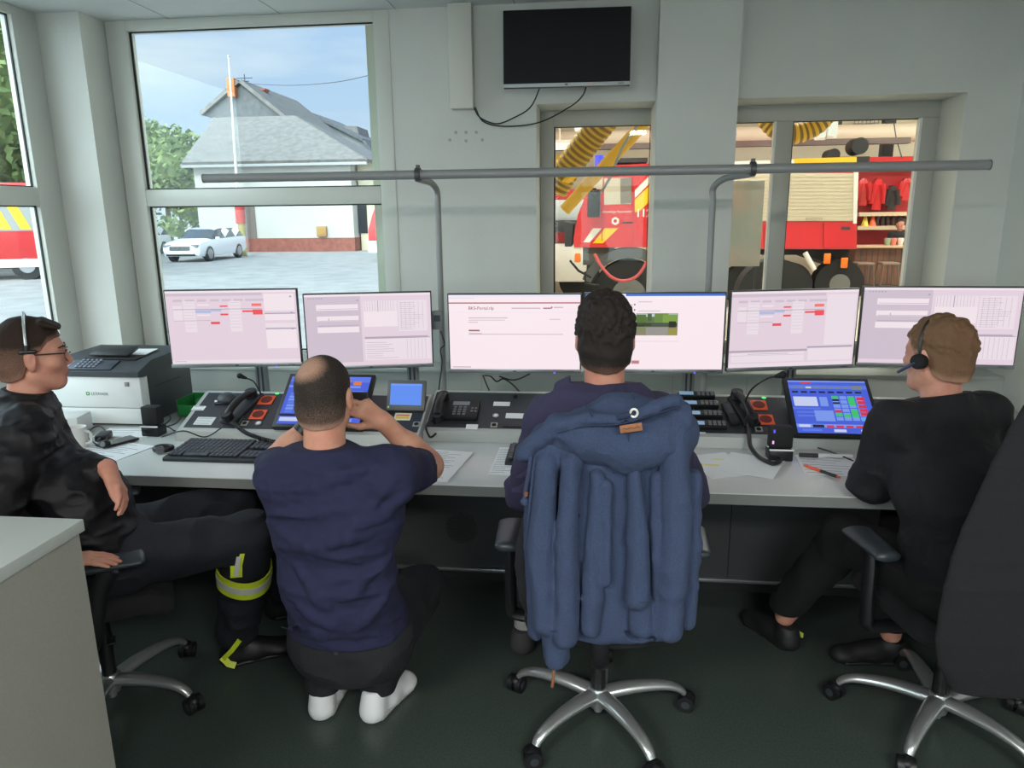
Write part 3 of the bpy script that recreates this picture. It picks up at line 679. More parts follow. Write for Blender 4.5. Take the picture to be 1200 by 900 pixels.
def content4():
    R = [(0,0,1,1,W3),(0,0,1,.03,b3),(.09,0,.29,.03,K((240,240,250))),(0,.03,1,.07,K((246,236,242))),(.35,.13,.36,.15,K((90,80,100))),(.35,.2,.36,.22,K((90,80,100))),(.27,.14,.34,.155,g3),(.38,.1,.48,.11,g3),(.37,.62,.68,.63,K((228,214,222))),(.38,.22,.54,.23,g3)]
    # street photo inside the page: sky, trees, road, verge
    R += [(.368,.255,.668,.545,K((96,118,72))),(.372,.26,.664,.30,K((190,205,210))),(.372,.27,.44,.40,K((84,112,52))),(.45,.26,.48,.36,K((74,98,56))),(.5,.26,.6,.40,K((104,136,64))),(.56,.27,.664,.38,K((124,156,70))),
          (.372,.38,.664,.43,K((58,70,46))),(.48,.39,.6,.42,K((76,84,84))),(.372,.43,.664,.54,K((140,128,104))),(.372,.43,.46,.50,K((128,134,96))),(.44,.44,.60,.54,K((150,146,142))),(.60,.46,.664,.54,K((150,146,66))),(.605,.36,.655,.44,K((40,40,26))),(.372,.41,.43,.43,K((44,50,40)))]
    R += [(.34,.88,.40,.93,K((214,170,176))),(.345,.89,.395,.92,K((190,120,130)))]
    return R
def content5():
    R = content_map(); R += [(.75,.06,.985,.72,pale),(.0,.77,.62,.80,ink),(.02,.80,.6,.93,pale),(.62,.74,.985,.76,dgr),(.63,.77,.985,.93,pale),(.02,.84,.6,.843,dgr)]
    return R + lines(.15,.82,.5,.82,1,dgr)
T3 = [('BKS-Portal.rlp',.15,.195,.020,K((120,40,60)))]
def monitor(label, P0, P1, z1, content, texts=(), led=False, extra=0.0):
    """P0, P1: left and right ends (x,y) of the screen's outer face"""
    c = ((P0[0]+P1[0])/2,(P0[1]+P1[1])/2); ang = math.atan2(P1[1]-P0[1],P1[0]-P0[0]); ww = math.hypot(P1[0]-P0[0],P1[1]-P0[1])-.004
    hh = .360; t = thing('monitor',label,'monitor',(c[0],c[1],z1-hh),ang)
    b = MB(); b.bb((-ww/2,0,0),(ww/2,.022,hh),.003); b.bb((-ww*.3,.02,.06),(ww*.3,.05,hh-.06),.012); b.build('housing', M_dgrey, t)
    b = MB(); b.bb((-ww/2,-.0035,-.001),(ww/2,.002,.017),.001); 
    ch = b.build('chin_bezel', M_alu, t)
    b = MB(); b.box((0,-.004,.008),(.016,.0012,.005)); b.build('logo_mark', M_dgrey, ch); b = MB(); b.box((ww*.42,-.004,.008),(.03,.001,.002)); b.build('button_row', M_dgrey, ch)
    if led: b = MB(); b.cyl((ww*.30,-.0042,.002),(ww*.30,-.002,.002),.004,n=10); b.build('power_light', K((110,90,255),1.6), t)
    sw = ww-.012; sh = hh-.017-.006
    s = rects_mesh('screen', content, t, sw, sh, -.0008, texts); s.location = (0,0,.017+sh/2)
    return t
monitor('leftmost monitor of the row, pale pink map of deployments with a few red marks',(-1.946,3.106),(-1.345,3.19),1.386,content1(),led=True)
monitor('second monitor from the left, grey tables and input fields on screen',(-1.335,3.215),(-.755,3.344),1.358,content2(),extra=1)
monitor('third monitor from the left, white web page under a dark red line',(-.654,3.195),(-.050,3.215),1.362,content3(),T3,led=True)
monitor('fourth monitor from the left, white page with small photo of a wooded road',(-.043,3.215),(.577,3.24),1.365,content4(),led=True)
monitor('fifth monitor from the left, lilac map with red marks beside an empty white list',(.590,3.245),(1.175,3.375),1.370,content5())
monitor('rightmost monitor of the row, lilac forms and tables behind the fair-haired person',(1.183,3.375),(1.842,3.345),1.378,content2())
# monitor mounting rails (upright posts behind the screens)
for x,lab in ((-1.70,'grey upright mounting post behind the leftmost monitor'),(-.90,'grey upright mounting post behind the second monitor from the left'),(.46,'grey upright mounting post behind the fourth monitor from the left'),(.93,'grey upright mounting post behind the fifth monitor from the left')):
    t = thing('mounting_post',lab,'post',(x,3.50,.7505),group=None)
    b = MB(); b.bb((-.028,-.02,0),(.028,.02,.56),.004); b.build('profile', M_alu, t)
    b = MB(); b.bb((-.016,-.021,0),(-.006,-.0195,.56)); b.bb((.006,-.021,0),(.016,-.0195,.56)); b.build('slot', M_dgrey, t)
    b = MB(); b.bb((-.05,-.06,.34),(.05,-.02,.40),.006); b.build('bracket', M_black, t)
# overhead tube with its two bent posts
t = thing('desk_light_rail','long grey tube rail held above the monitors on two bent posts','rail',(0,3.20,.7505))
Zt = 1.875
b = MB(); b.cyl((-1.742,0,Zt-.7505),(1.556,0,Zt-.7505),.0195,n=28); rl = b.build('rail_tube', M_steelpole, t)
b = MB()
for x in (-1.7425,1.556): b.cyl((x-.002,0,Zt-.7505),(x+.003,0,Zt-.7505),.0205,n=28)
b.build('end_cap', mat('rail_cap',(96,98,100),.5), t)
for xc, xp in ((W(490,205,y=3.2).x,W(515,300,y=3.42).x),(W(882,199,y=3.2).x,W(832,300,y=3.42).x)):
    z = Zt-.7505; s = 1 if xp>xc else -1
    b = MB(); b.tube(bez([(xc,.005,z-.018),(xc+(xp-xc)*.25,.06,z-.022),(xc+(xp-xc)*.7,.15,z-.03),(xp,.215,z-.065),(xp,.22,z-.13),(xp,.22,z-.3),(xp,.22,.02)],6), .0145, 14); b.build('bent_post', M_steelpole, t)
    b = MB(); b.cyl((xc-.011,0,z),(xc+.011,0,z),.029,n=26); b.box((xc,0,z+.033),(.016,.012,.016),None,.002); b.build('clamp', mat('clamp_grey',(78,80,82),.4,metal=.3), t)
    b = MB(); b.cyl((xp,.22,0),(xp,.22,.012),.045,n=26); b.build('foot_plate', M_steelpole, t)
# ================================================================ TV, cable box, dots on the wall
a0 = W(588,9,y=3.80); a1 = W(741,4,y=3.80); a2 = W(589,104,y=3.84); 
tvw = a1.x-a0.x; t = thing('wall_television','black switched-off flat television high on the wall beside the pillar','television',((a0.x+a1.x)/2,3.84,(a0.z+a2.z)/2),(math.radians(-4),0,math.radians(1.5)))
th = (a0.z-a2.z)
b = MB(); b.bb((-tvw/2,0,-th/2),(tvw/2,.035,th/2),.004); b.build('housing', M_dgrey, t)
b = MB(); b.bb((-tvw/2+.003,-.002,-th/2+.018),(tvw/2-.003,.002,th/2-.003)); b.build('screen', mat('dark_screen',(20,20,24),.22,spec=.4), t)
b = MB(); b.bb((-tvw/2,-.004,-th/2),(tvw/2,.004,-th/2+.016),.001); bz = b.build('chin_bezel', mat('silver_plastic',(186,190,194),.4), t)
b = MB(); b.box((0,-.005,-th/2+.008),(.014,.001,.006)); b.build('logo_mark', M_dgrey, bz); b = MB(); b.box((tvw*.43,-.005,-th/2+.008),(.03,.001,.003)); b.build('button_row', M_dgrey, bz)
b = MB(); b.cyl((tvw*.18,-.0055,-th/2+.008),(tvw*.18,-.004,-th/2+.008),.003,n=10); b.build('standby_light', K((230,130,90)), bz)
b = MB(); b.bb((-.1,.035,-.1),(.1,.16,.1),.01); b.build('wall_bracket', M_black, t)
bx0 = W(525.5,60,y=3.93); bx1 = W(553,60,y=3.93); bz0 = W(540,127,y=3.93).z
b = MB(); b.bb((bx0.x,3.93,bz0),(bx1.x,3.999,CZ-.001),.004); o = b.build('cable_duct', mat('duct_white',(206,204,196),.5)); tag(o,'white vertical cable duct box on the wall left of the television','duct')
tvb = W(635,106,y=3.9); tvb2 = W(689,104,y=3.9); dk = W(555,126,y=3.96)
b = MB(); b.tube(bez([dk,W(563,138,y=3.96),W(582,145,y=3.96),W(602,138,y=3.95),W(622,125,y=3.93),tvb+Vector((0,-.02,.03))],8), .0035, 8)
o = b.build('television_cable', M_black); tag(o,'short black cable looping from the white duct up to the left underside of the television','cable')
b = MB(); b.tube(bez([dk+Vector((.006,.012,.004)),W(566,142,y=3.97),W(590,148,y=3.97),W(630,144,y=3.96),W(665,127,y=3.95),W(682,113,y=3.93),tvb2+Vector((0,-.02,.03))],8), .0035, 8)
o = b.build('television_cable', M_black); tag(o,'longer black cable sagging from the white duct to the right underside of the television','cable')
b = MB()
for px,py in ((534,155),(546,155),(558,155),(527,164),(546,165),(565,164)):
    p = W(px,py,y=3.999); b.cyl((p.x,3.9995,p.z),(p.x,3.996,p.z),.008,n=12); b.cyl((p.x,3.997,p.z),(p.x,3.9945,p.z),.0035,n=8)
o = b.build('wall_plug_caps', mat('plug_cap',(168,170,166),.6)); o['kind']='structure'; o.name='trim_screw_caps'
# dark wasp-nest blotch at the top corner of the yard window
# ================================================================ THINGS ON THE CONSOLE
DZ = .7505
def cthing(name, label, cat, px, py, off=0, rz=0, lift=.0028, group=None):
    p = on_console(px,py,off,lift); t = bpy.data.objects.new(name,None); t.empty_display_size=.03; COL.objects.link(t)
    t.rotation_mode = 'XYZ'; t.matrix_world = Matrix.Translation(p) @ Matrix.Rotation(TILT,4,'X') @ Matrix.Rotation(rz,4,'Z')
    return tag(t,label,cat,group)
def orange_speaker(label, px, py, off):
    t = cthing('orange_loudspeaker',label,'loudspeaker',px,py,off)
    b = MB(); b.box((0,0,.003),(.068,.068,.006),None,.003); b.build('plate',mat('orange_plate',(232,92,52),.55),t)
    b = MB(); b.cyl((0,0,.0055),(0,0,.0068),.026,n=24)
    b.m(mat('orange_dark',(120,44,30),.7)).cyl((0,0,.0067),(0,0,.0072),.024,n=24).m(M_black)
    for i in range(-2,3):
        for j in range(-2,3): b.cyl((i*.008,j*.008,.007),(i*.008,j*.008,.0078),.0022,n=6)
    b.build('grille',None,t)
def led(label, px, py, off, col=(90,255,130)):
    p = on_console(px,py,off,.004); b = MB(); b.m(K(col,1.1)).sph(p,(.010,.010,.004),u=12,v=6); o = b.build('indicator_light'); tag(o,label,'indicator light')
def label_card(label, px, py, w, h, off, c=(226,228,228), rz=0, txt=3):
    t = cthing('label_card',label,'label',px,py,off,rz)
    b = MB(); b.box((0,0,.0006),(w,h,.0012)); b.build('card',mat('card_%d_%d_%d'%c,c,.6),t)
    if txt:
        b = MB()
        for k in range(txt): b.box((-w*.05,h*.32-h*.64*k/max(1,txt-1),.0014),(w*.75,.0022,.0003))
        b.build('print',M_ink,t)
def connector(label, px, py, off, sq=True):
    t = cthing('panel_socket',label,'socket',px,py,off)
    b = MB()
    if sq: b.box((0,0,.0015),(.030,.034,.003),None,.001)
    else: b.cyl((0,0,0),(0,0,.004),.014,n=20)
    b.build('plate',mat('nickel_plate',(170,170,164),.4,metal=.5),t)
    b = MB(); b.cyl((0,0,.003),(0,0,.0045),.010 if sq else .008,n=18); b.build('opening',M_black_m if sq else M_paper,t)
def handset(label, px, py, off, rz, cord_end=None, L_=.20, cradle=True, up=.0):
    t = cthing('telephone_handset',label,'telephone',px,py,off,rz)
    b = MB(); b.box((0,0,.010),(.075,.21,.02),None,.008); b.build('cradle',M_dgrey if cradle==1 else M_black,t)
    b = MB(); b.tube(bez([(0,-.085,.038),(0,-.05,.052),(0,0,.058),(0,.05,.052),(0,.085,.038)],6),[.019]*4+[.017]*17+[.019]*4,14,flat=.8,up=(0,0,1))
    b.cyl((0,.086,.020),(0,.090,.052),.029,.025,n=22); b.cyl((0,-.086,.020),(0,-.090,.052),.027,.023,n=22)
    h = b.build('handset',M_black,t)
    b = MB(); b.cyl((0,.085,.0185),(0,.085,.021),.018,n=18); b.cyl((0,.0935,.046),(0,.0925,.052),.014,n=18); b.build('ear_cap',M_dgrey,h)
    return t
def cable(pts, r, label, name='cable', m=None, coil=0):
    P_ = bez(pts,8); b = MB()
    if coil:
        Q = []; n = len(P_)*6
        for k in range(n):
            f = k/(n-1)*(len(P_)-1); i = min(int(f),len(P_)-2); c = P_[i].lerp(P_[i+1],f-i); d = (P_[i+1]-P_[i]).normalized(); u = d.orthogonal().normalized(); v = d.cross(u)
            a = k*1.25; Q.append(c+(u*math.cos(a)+v*math.sin(a))*coil)
        P_ = Q
    b.tube(P_,r,7); o = b.build(name,m or M_black); return tag(o,label,'cable')
def gooseneck(label, base, pts, off, r=.004, hr=.014):
    p0 = on_console(*base,off,.002); t = thing('gooseneck_microphone',label,'microphone',p0)
    Pp = [p0]+[Vector(q) for q in pts]; Pl = [q-p0 for q in Pp]
    b = MB(); b.lathe([(.016,0),(.014,.010),(.006,.016)],(0,0,0),16); b.build('base',M_black,t)
    C_ = bez(Pl,8); b = MB(); b.tube(C_,r,10); b.build('neck',M_black,t)
    e_ = C_[-1]; d = (C_[-1]-C_[-3]).normalized(); b = MB(); b.cyl(e_-d*.005,e_+d*.018,r*1.5,hr*.8,n=16); b.sph(e_+d*.028,(hr,hr,hr)); b.build('head',M_black_m,t)
# ---- left unit
label_card('upper white label card at the left end of the console',233,479,.060,.032,LOFF,rz=.0,txt=2)
label_card('larger white label card at the left end of the console',240,494,.085,.055,LOFF,(206,212,212),txt=3)
t = cthing('speaker_microphone','rounded dark device with bright side tabs at the left end of the console','device',267,470,LOFF)
b = MB(); b.sph((0,0,.012),(.046,.036,.026)); b.build('shell',M_dgrey,t)
b = MB(); b.box((0,-.004,.004),(.10,.062,.010),None,.004); b.build('base',M_black,t)
for s in (-1,1): b = MB(); b.box((s*.043,-.022,.012),(.014,.010,.006),None,.002); b.build('side_tab',M_paper,t)
handset('black telephone handset on the left console, beside the two orange speakers',283,482,LOFF,math.radians(-14),cradle=1)
orange_speaker('upper orange speaker of the left console',313,470,LOFF); orange_speaker('lower orange speaker of the left console',303,487,LOFF)
led('small green light beside the left touchscreen',325,462,LOFF)
gooseneck('thin gooseneck microphone on the left console, head bent to the left',(307,465),[W(304,458,y=3.10),W(297,447,y=3.10),W(288,443,y=3.09)],LOFF,.0035,.013)
connector('square socket below the left telephone handset',287,497,LOFF); connector('round white-centred socket below the lower left orange speaker',303,497,LOFF,False)
# ---- touchscreens
def touchscreen(label, pxl, pxr, pyb, pyt, yb, zb, content, h_):
    b0 = W(pxl,pyb,y=yb); b1 = W(pxr,pyb,y=yb); zb = b0.z; w = b1.x-b0.x; xm = (b0.x+b1.x)/2
    best = None
    for k in range(10,85):
        a = math.radians(k); yt = yb+h_*math.cos(a); zt = zb+h_*math.sin(a); v = W((pxl+pxr)/2+6,pyt,y=yt).z
        if best is None or abs(v-zt) < best[0]: best = (abs(v-zt),a)
    a = best[1]; t = thing('touchscreen',label,'touchscreen',(xm,yb,zb),(a-PI/2,0,0))
    # local: x right, z up along the glass, -y towards the viewer
    b = MB(); b.bb((-w/2,0,0),(w/2,.028,h_),.005); b.build('housing',M_black,t)
    b = MB(); b.bb((-.09,.028,.03),(.09,.06,h_-.08),.01); b.build('rear_mount',M_black_m,t)
    s = rects_mesh('screen',content,t,w-.034,h_-.034,-.0008); s.location = (0,0,h_/2); return t
Bl = lambda c: K(c,1.0)
tb = Bl((72,96,212)); tl = Bl((120,150,232)); tw = Bl((196,204,236)); tg = Bl((66,190,110)); trd = Bl((214,50,70)); tk = Bl((30,36,60)); tm = Bl((92,120,224)); ty = Bl((210,214,170)); tgy = Bl((120,130,130)); tcy = Bl((90,170,230))
def touch_content():
    R = [(0,0,1,1,tb),(0,0,1,.03,tl),(.16,.03,.30,.06,trd),(0,.09,1,.16,tm)]
    R += [(.03+i*.095,.12,.03+i*.095+.07,.15,ty if i==2 else tgy if i<6 else tgy) for i in range(8)] + [(.80,.09,.94,.17,tgy)]
    R += [(.03+i*.115,.21,.03+i*.115+.08,.245,tk) for i in range(8)]
    R += [(.03,.32,.33,.50,tw),(.36,.32,.46,.5,tl),(0,.53,.35,.56,tm),(.04,.60,.28,.63,tm),(.04,.67,.28,.70,tm),(.26,.58,.50,.78,tl)]
    for c_,col in ((.52,tl),(.62,tl),(.72,tl),(.82,tl)):
        for r_ in range(6): R.append((c_,.30+r_*.08,c_+.085,.365+r_*.08,col))
    R += [(.52,.30,.605,.35,tg),(.52,.36,.605,.40,tk),(.52,.42,.605,.45,tk),(.52,.57,.605,.61,trd),(.52,.63,.605,.69,tg),(.62,.65,.705,.70,tg),(.72,.31,.805,.48,tg),(.72,.56,.805,.70,tg)]
    R += [(.83,.32+k*.075,.93,.375+k*.075,trd) for k in range(5)] + [(.83,.72,.95,.77,tcy)]
    R += [(0,.84,1,.90,tl),(.03,.85,.17,.90,tw),(.20,.85,.34,.90,tk)] + [(.37+i*.12,.86,.46+i*.12,.90,trd) for i in range(5)] + [(.06,.93,.3,.97,tm),(.45,.93,.6,.98,tw),(.78,.93,.9,.98,tw)]
    return R
def touch_content_b():
    R = [(0,0,1,1,tb),(0,0,1,.12,tm),(.10,.16,.42,.22,tw),(.10,.28,.40,.34,tl),(.62,.06,.76,.12,Bl((220,120,70))),(.80,.10,.90,.18,Bl((220,120,70))),(0,.20,.9,.24,tl),(.45,.3,.95,.55,tm)]
    for r_ in range(7):
        for c_ in range(8): R.append((.05+c_*.115,.36+r_*.062,.05+c_*.115+.095,.405+r_*.062,tl if (r_+c_)%3 else tm))
    R += [(0,.80,1,.85,tk),(.02,.87,.25,.95,tw),(.28,.88,.6,.96,tw),(.65,.88,.9,.95,tl)]
    return R
touchscreen('left touchscreen with blue button grid, partly hidden behind the crouching man',318,424,500,438,CY+LOFF-.012,.80,touch_content_b(),.30)
touchscreen('right touchscreen with green and red buttons on blue, by the fair-haired person',931,1038,511,443,CY-.02,.80,touch_content(),.315)
# ---- small tilted display
t = thing('small_display','small grey tablet-like display with plain blue screen right of the crouching man','display',on_console(475,484,LOFF,.012),(math.radians(-24),0,0))
b = MB(); b.bb((-.088,0,0),(.088,.022,.140),.008); b.build('housing',mat('display_grey',(92,98,100),.45),t)
s = rects_mesh('screen',[(0,0,1,1,Bl((88,138,236))),(0,0,1,.1,Bl((110,150,240)))],t,.142,.096,-.0008); s.location=(0,0,.074)
b = MB(); b.m(K((120,220,90),1.0)).cyl((-.076,-.001,.016),(-.076,.001,.016),.004,n=10); b.build('power_light',None,t)
b = MB(); b.bb((-.07,.02,-.005),(.07,.075,.02),.006); b.build('foot',M_black,t)
# ---- centre
label_card('card with red and yellow bars below the small blue display',472,489,.075,.05,LOFF,(228,220,204),txt=0)
t0 = [o for o in bpy.data.objects if o.name.startswith('label_card')][-1]
b = MB(); b.m(mat('bar_red',(196,70,50),.6)).box((0,.010,.0015),(.06,.006,.0004)).m(mat('bar_yellow',(226,196,80),.6)).box((0,-.006,.0015),(.06,.018,.0004)); b.build('colour_bars',None,t0)
connector('square socket right of the colour-barred card',488,498,LOFF)
t = cthing('desk_telephone','black desk telephone with grey display and handset at its left','telephone',540,484,0)
b = MB(); b.box((0.005,0,.012),(.155,.125,.024),None,.006); b.build('base',M_black,t)
b = MB(); b.box((.0,.036,.0245),(.075,.026,.002)); b.build('display',mat('lcd_grey',(120,130,138),.3),t)
for i in range(4):
    for j in range(3): b = MB(); b.box((-.022+j*.022,.008-i*.017,.0255),(.014,.009,.004),None,.001); b.build('key',mat('key_grey',(110,114,118),.5),t)
for i in range(4): b = MB(); b.box((.055+(i%2)*.016,.0-(i//2)*.02,.0255),(.010,.008,.004),None,.001); b.build('key',MATS['key_grey'],t)
b = MB(); b.tube(bez([(-.088,-.075,.045),(-.090,0,.058),(-.088,.075,.045)],8),.017,14,flat=.8,up=(0,0,1)); b.cyl((-.088,.075,.018),(-.088,.078,.05),.026,.023,n=20); b.cyl((-.088,-.075,.018),(-.088,-.078,.05),.026,.023,n=20); b.build('handset',M_black,t)
cable([on_console(517,496,0,.02),on_console(510,499,0,.01),W(505,493,y=2.97),W(499,500,y=2.95),W(504,512,y=2.93),W(511,508,y=2.95)],.0045,'black cord looping below the desk telephone handset','looping_cable')
label_card('white folded note hanging over the console lip below the desk telephone',553,501,.052,.035,0,txt=0)
label_card('small white stepped label right of the desk telephone',588,474,.075,.030,0,txt=0)
label_card('wide blank white label left of the man in the hoodie',604,488,.085,.036,0,txt=0)
connector('round nickel socket between the desk telephone and the wide blank label',581,488,0,False); connector('square socket right below the round nickel socket at mid console',579,499,0)
t = cthing('rotary_control','small black knob at the console top edge, left of the man in the hoodie','knob',604,466,0); b = MB(); b.lathe([(.010,0),(.009,.016),(.007,.018)],(0,0,0),16); b.build('knob',M_black,t)
t = cthing('slot_strip','row of dark round holes in the console left of the man in the hoodie','socket strip',603,500,0); b = MB(); b.box((0,0,.001),(.10,.016,.002)); b.build('strip',M_black,t)
for k in range(6): b = MB(); b.cyl((-.04+k*.016,0,.002),(-.04+k*.016,0,.003),.005,n=10); b.build('hole',M_dgrey,t)
# ---- right: four stacked radio control heads
for k,(px,py,lab) in enumerate(((815,466,'topmost'),(819,477,'second from the top'),(823,489,'third from the top'),(828,501,'bottom'))):
    t = cthing('radio_control_head',lab+' of the four small radio heads, pale blue display beside keypad','radio',px,py,0,group='radio control heads right of the man in the hoodie')
    b = MB(); b.box((0,0,.011),(.165,.038,.022),None,.004); b.build('body',M_black,t)
    b = MB(); b.box((-.042,0,.0225),(.062,.024,.001)); b.build('display',mat('lcd_blue',(128,158,184),.3,emis=(90,120,150),estr=.6),t)
    for i in range(3):
        for j in range(4): b = MB(); b.box((.012+j*.019,.011-i*.011,.0235),(.012,.006,.003)); b.build('key',MATS['key_grey'],t)
label_card('thin white strip under the bottom radio head',818,508,.062,.010,0,txt=0)
handset('black telephone handset on the right console, beside the two orange speakers',871,484,0,math.radians(12),cradle=2)
t = cthing('empty_cradle','low dark cradle left of the right-hand telephone handset','cradle',856,488,0,math.radians(10)); b = MB(); b.box((0,0,.012),(.045,.15,.024),None,.01); b.build('cradle_body',M_black,t); b = MB(); b.box((0,.02,.0245),(.025,.07,.004),None,.002); b.build('rest_pad',M_dgrey,t)
orange_speaker('upper orange speaker of the right console',889,476,0); orange_speaker('lower orange speaker of the right console',897,493,0)
led('small green light above the orange speakers of the right console',895,467,0)
gooseneck('curved gooseneck microphone arching from the right console to the touchscreen corner',(877,482),[W(874,470,y=3.08),W(882,455,y=3.04),W(898,444,y=3.0),W(909,441,y=2.99)],0,.004,.016)
connector('nickel socket below the lower right orange speaker',889,504,0); connector('round socket left of the right touchscreen foot',909,506,0,False)
# ================================================================ THINGS ON THE DESK
def keyboard(label, p0, w, d, rz=0):
    t = thing('keyboard',label,'keyboard',p0,rz)
    b = MB(); M = Matrix(((0,0,1,0),(1,0,0,0),(0,1,0,0),(0,0,0,1)))
    b.prism([(0,0),(0,.012),(.008,.016),(d,.026),(d,0)],w,M); b.build('case',mat('keyboard_case',(40,44,50),.5),t)
    kk = mat('key_cap',(62,68,76),.5); n = 22; kw = (w-.02)/n; s = .010/(d-.008)
    rows = 6; kd = (d-.03)/rows; b0 = MB()
    b0 = MB()
    for r_ in range(rows):
        y = .016+kd*r_; x = .010
        while x < w-.012:
            i = (x-.01)/kw; wd = kw
            if r_==0 and .9<i and 3.0<=i<9.0 and abs(i-3)<.6: wd = kw*6
            if 14.6<i<15.4 or 18.6<i<19.4: x += kw*.45; continue
            if r_ in (2,) and 14.9<i<18.9: x += kw; continue
            b0.box((x+wd/2,y+kd/2,.0185+y*.062+.004),(wd*.86,kd*.84,.007),(.062,0,0),.0015,1); x += wd
    o = b0.build('keys',kk,t); o['kind']='stuff'
    return t
keyboard('dark keyboard on the left of the desk, in front of the left console',(-1.715,2.60,DZ),.455,.215,0)
keyboard('dark keyboard mostly hidden in front of the man in the hoodie',(-.335,2.66,DZ),.44,.20,0)
def sheet(name,label,px,py,w,h,rz,z=0,c=(232,235,238),n=8,cat='paper',thick=.0012,yel=False):
    p = W(px,py,z=DZ+z); t = thing(name,label,cat,(p.x,p.y,DZ+z+.0002),math.radians(rz))
    b = MB(); b.box((0,0,thick/2),(w,h,thick)); b.build('sheet',mat('paper_%d_%d_%d'%c,c,.75),t)
    if n or yel:
        b = MB(); r = random.Random(int(px)); b.m(M_ink)
        for k in range(n): ww = w*r.uniform(.5,.85); b.box((-w*.45+ww/2,h*.42-h*.84*k/max(n-1,1),thick+.0002),(ww,.003,.0003))
        if yel:
            b.m(mat('highlighter_yellow',(232,226,150),.7)); b.box((-.02,.0,thick+.0005),(.13,.02,.0003),(0,0,-.5)); b.box((.05,.05,thick+.0005),(.09,.012,.0003),(0,0,-.3))
        b.build('print',None,t)
    return t
sheet('paper_sheet','printed sheet on a clipboard at the left end of the desk, under the phone',120,530,.30,.27,-14,n=12)
sheet('paper_sheet','white sheet behind the phone, in front of the printer',150,507,.25,.14,4,n=5)
sheet('paper_stack','printed document right of the crouching man with stained corner',505,545,.25,.34,-7,n=16,thick=.006,c=(226,226,228))
sheet('paper_sheet','folded white paper left of the crouching man’s elbow'.replace('’',"'"),452,530,.16,.20,14,n=4,thick=.002)
sheet('paper_sheet','narrow white printed sheet beside the left sleeve of the man in the hoodie',594,540,.10,.33,0,n=14)
sheet('paper_sheet','left white sheet with yellow highlighter strokes, right of the man in the hoodie',842,545,.20,.26,20,n=0,yel=True)
sheet('paper_sheet','right white sheet lying crooked beside the highlighted one',880,545,.21,.24,-24,.0016,n=0)
sheet('paper_sheet','white sheet under the orange pen on the right of the desk',972,546,.22,.22,-6,n=7)
p0 = W(945,546,z=DZ+.008); p1 = W(985,560,z=DZ+.008); t = thing('orange_pen','orange pen with black grip lying on a white sheet','pen',(p0+p1)/2,math.atan2((p1-p0).y,(p1-p0).x)); Lp = (p1-p0).length
b = MB(); b.cyl((-Lp/2,0,0),(-.01,0,0),.0055,n=12); b.cyl((-Lp/2-.012,0,0),(-Lp/2,0,0),.002,.0055,n=12); b.build('barrel',mat('pen_orange',(226,84,44),.4),t); b = MB(); b.cyl((-.01,0,0),(Lp/2-.015,0,0),.0062,n=12); b.build('grip',M_black,t); b = MB(); b.cyl((Lp/2-.015,0,0),(Lp/2,0,0),.0055,.002,n=12); b.build('tip',mat('pen_orange',(226,84,44),.4),t)
p0 = W(937,533,z=DZ+.01); t = thing('marker_pen','grey and white marker lying behind the white sheet on the right','marker',(p0.x+.08,p0.y,DZ+.009),-.03); b = MB(); b.cyl((-.08,0,0),(-.01,0,0),.009,n=14); b.build('cap',M_dgrey,t); b = MB(); b.cyl((-.01,0,0),(.12,0,0),.0085,n=14); b.build('barrel',M_paper,t)
# phone, watch, cup, adapters
p = (W(117,527,z=DZ)+W(158,513,z=DZ))/2; t = thing('smartphone','dark smartphone lying on the papers at the left end of the desk','phone',(p.x,p.y,DZ+.003),math.radians(62)); b = MB(); b.box((0,0,.005),(.155,.076,.009),None,.004); b.build('case',M_black,t); b = MB(); b.box((0,0,.0098),(.148,.069,.0008)); b.build('screen',mat('phone_glass',(44,46,52),.15),t)
p = W(192,529,z=DZ); t = thing('wristwatch','black wristwatch lying on the desk left of the keyboard','watch',(p.x,p.y,DZ),math.radians(10)); b = MB(); b.tube([(.035*math.cos(a),.028*math.sin(a),.014) for a in [k*2*PI/20 for k in range(20)]],.009,8,closed=True,flat=1.3); b.build('strap',M_black,t); b = MB(); b.cyl((0,-.030,.016),(0,-.040,.018),.018,n=22); b.build('watch_case',M_alu,t)
p = W(92,524,z=DZ); t = thing('mug','white mug at the left end of the desk beside the seated man','mug',(p.x,p.y,DZ)); b = MB(); b.lathe([(.036,0),(.040,.01),(.041,.09),(.038,.09),(.037,.012)],(0,0,0),28); b.build('cup',mat('mug_white',(226,226,222),.3),t)
b = MB(); b.tube(bez([(.038,0,.075),(.062,0,.068),(.068,0,.045),(.060,0,.024),(.038,0,.018)],5),.0055,10); b.build('handle',MATS['mug_white'],t)
a = W(100,508,z=DZ); 
t = thing('white_adapter_box','white box with a small blue mark behind the mug','box',(a.x-.07,a.y-.02,DZ),math.radians(10)); b = MB(); b.bb((-.11,-.03,0),(.065,.10,.085),.006); b.build('case',mat('box_white',(206,208,208),.45),t); b = MB(); b.box((-.02,-.0305,.045),(.035,.001,.010)); b.build('blue_mark',mat('label_blue',(70,90,170),.5),t)
t = thing('power_adapter','black power adapter tangled in cables in front of the printer','adapter',W(122,515,z=DZ),.3); b = MB(); b.box((0,0,.016),(.05,.09,.03),None,.008); b.build('body',M_black,t); b = MB(); b.cyl((0,-.045,.016),(0,-.075,.014),.008,.004,n=12); b.build('plug',M_dgrey,t)
t = thing('headphone_clip','small dark camera-like clip on the papers left of the phone','clip',W(124,522,z=DZ)+Vector((.02,-.03,.002)),.2); b = MB(); b.sph((0,0,.016),(.022,.02,.016)); b.build('body',M_black,t); b = MB(); b.cyl((0,-.012,.018),(0,-.022,.018),.010,n=14); b.build('rim',M_alu,t)
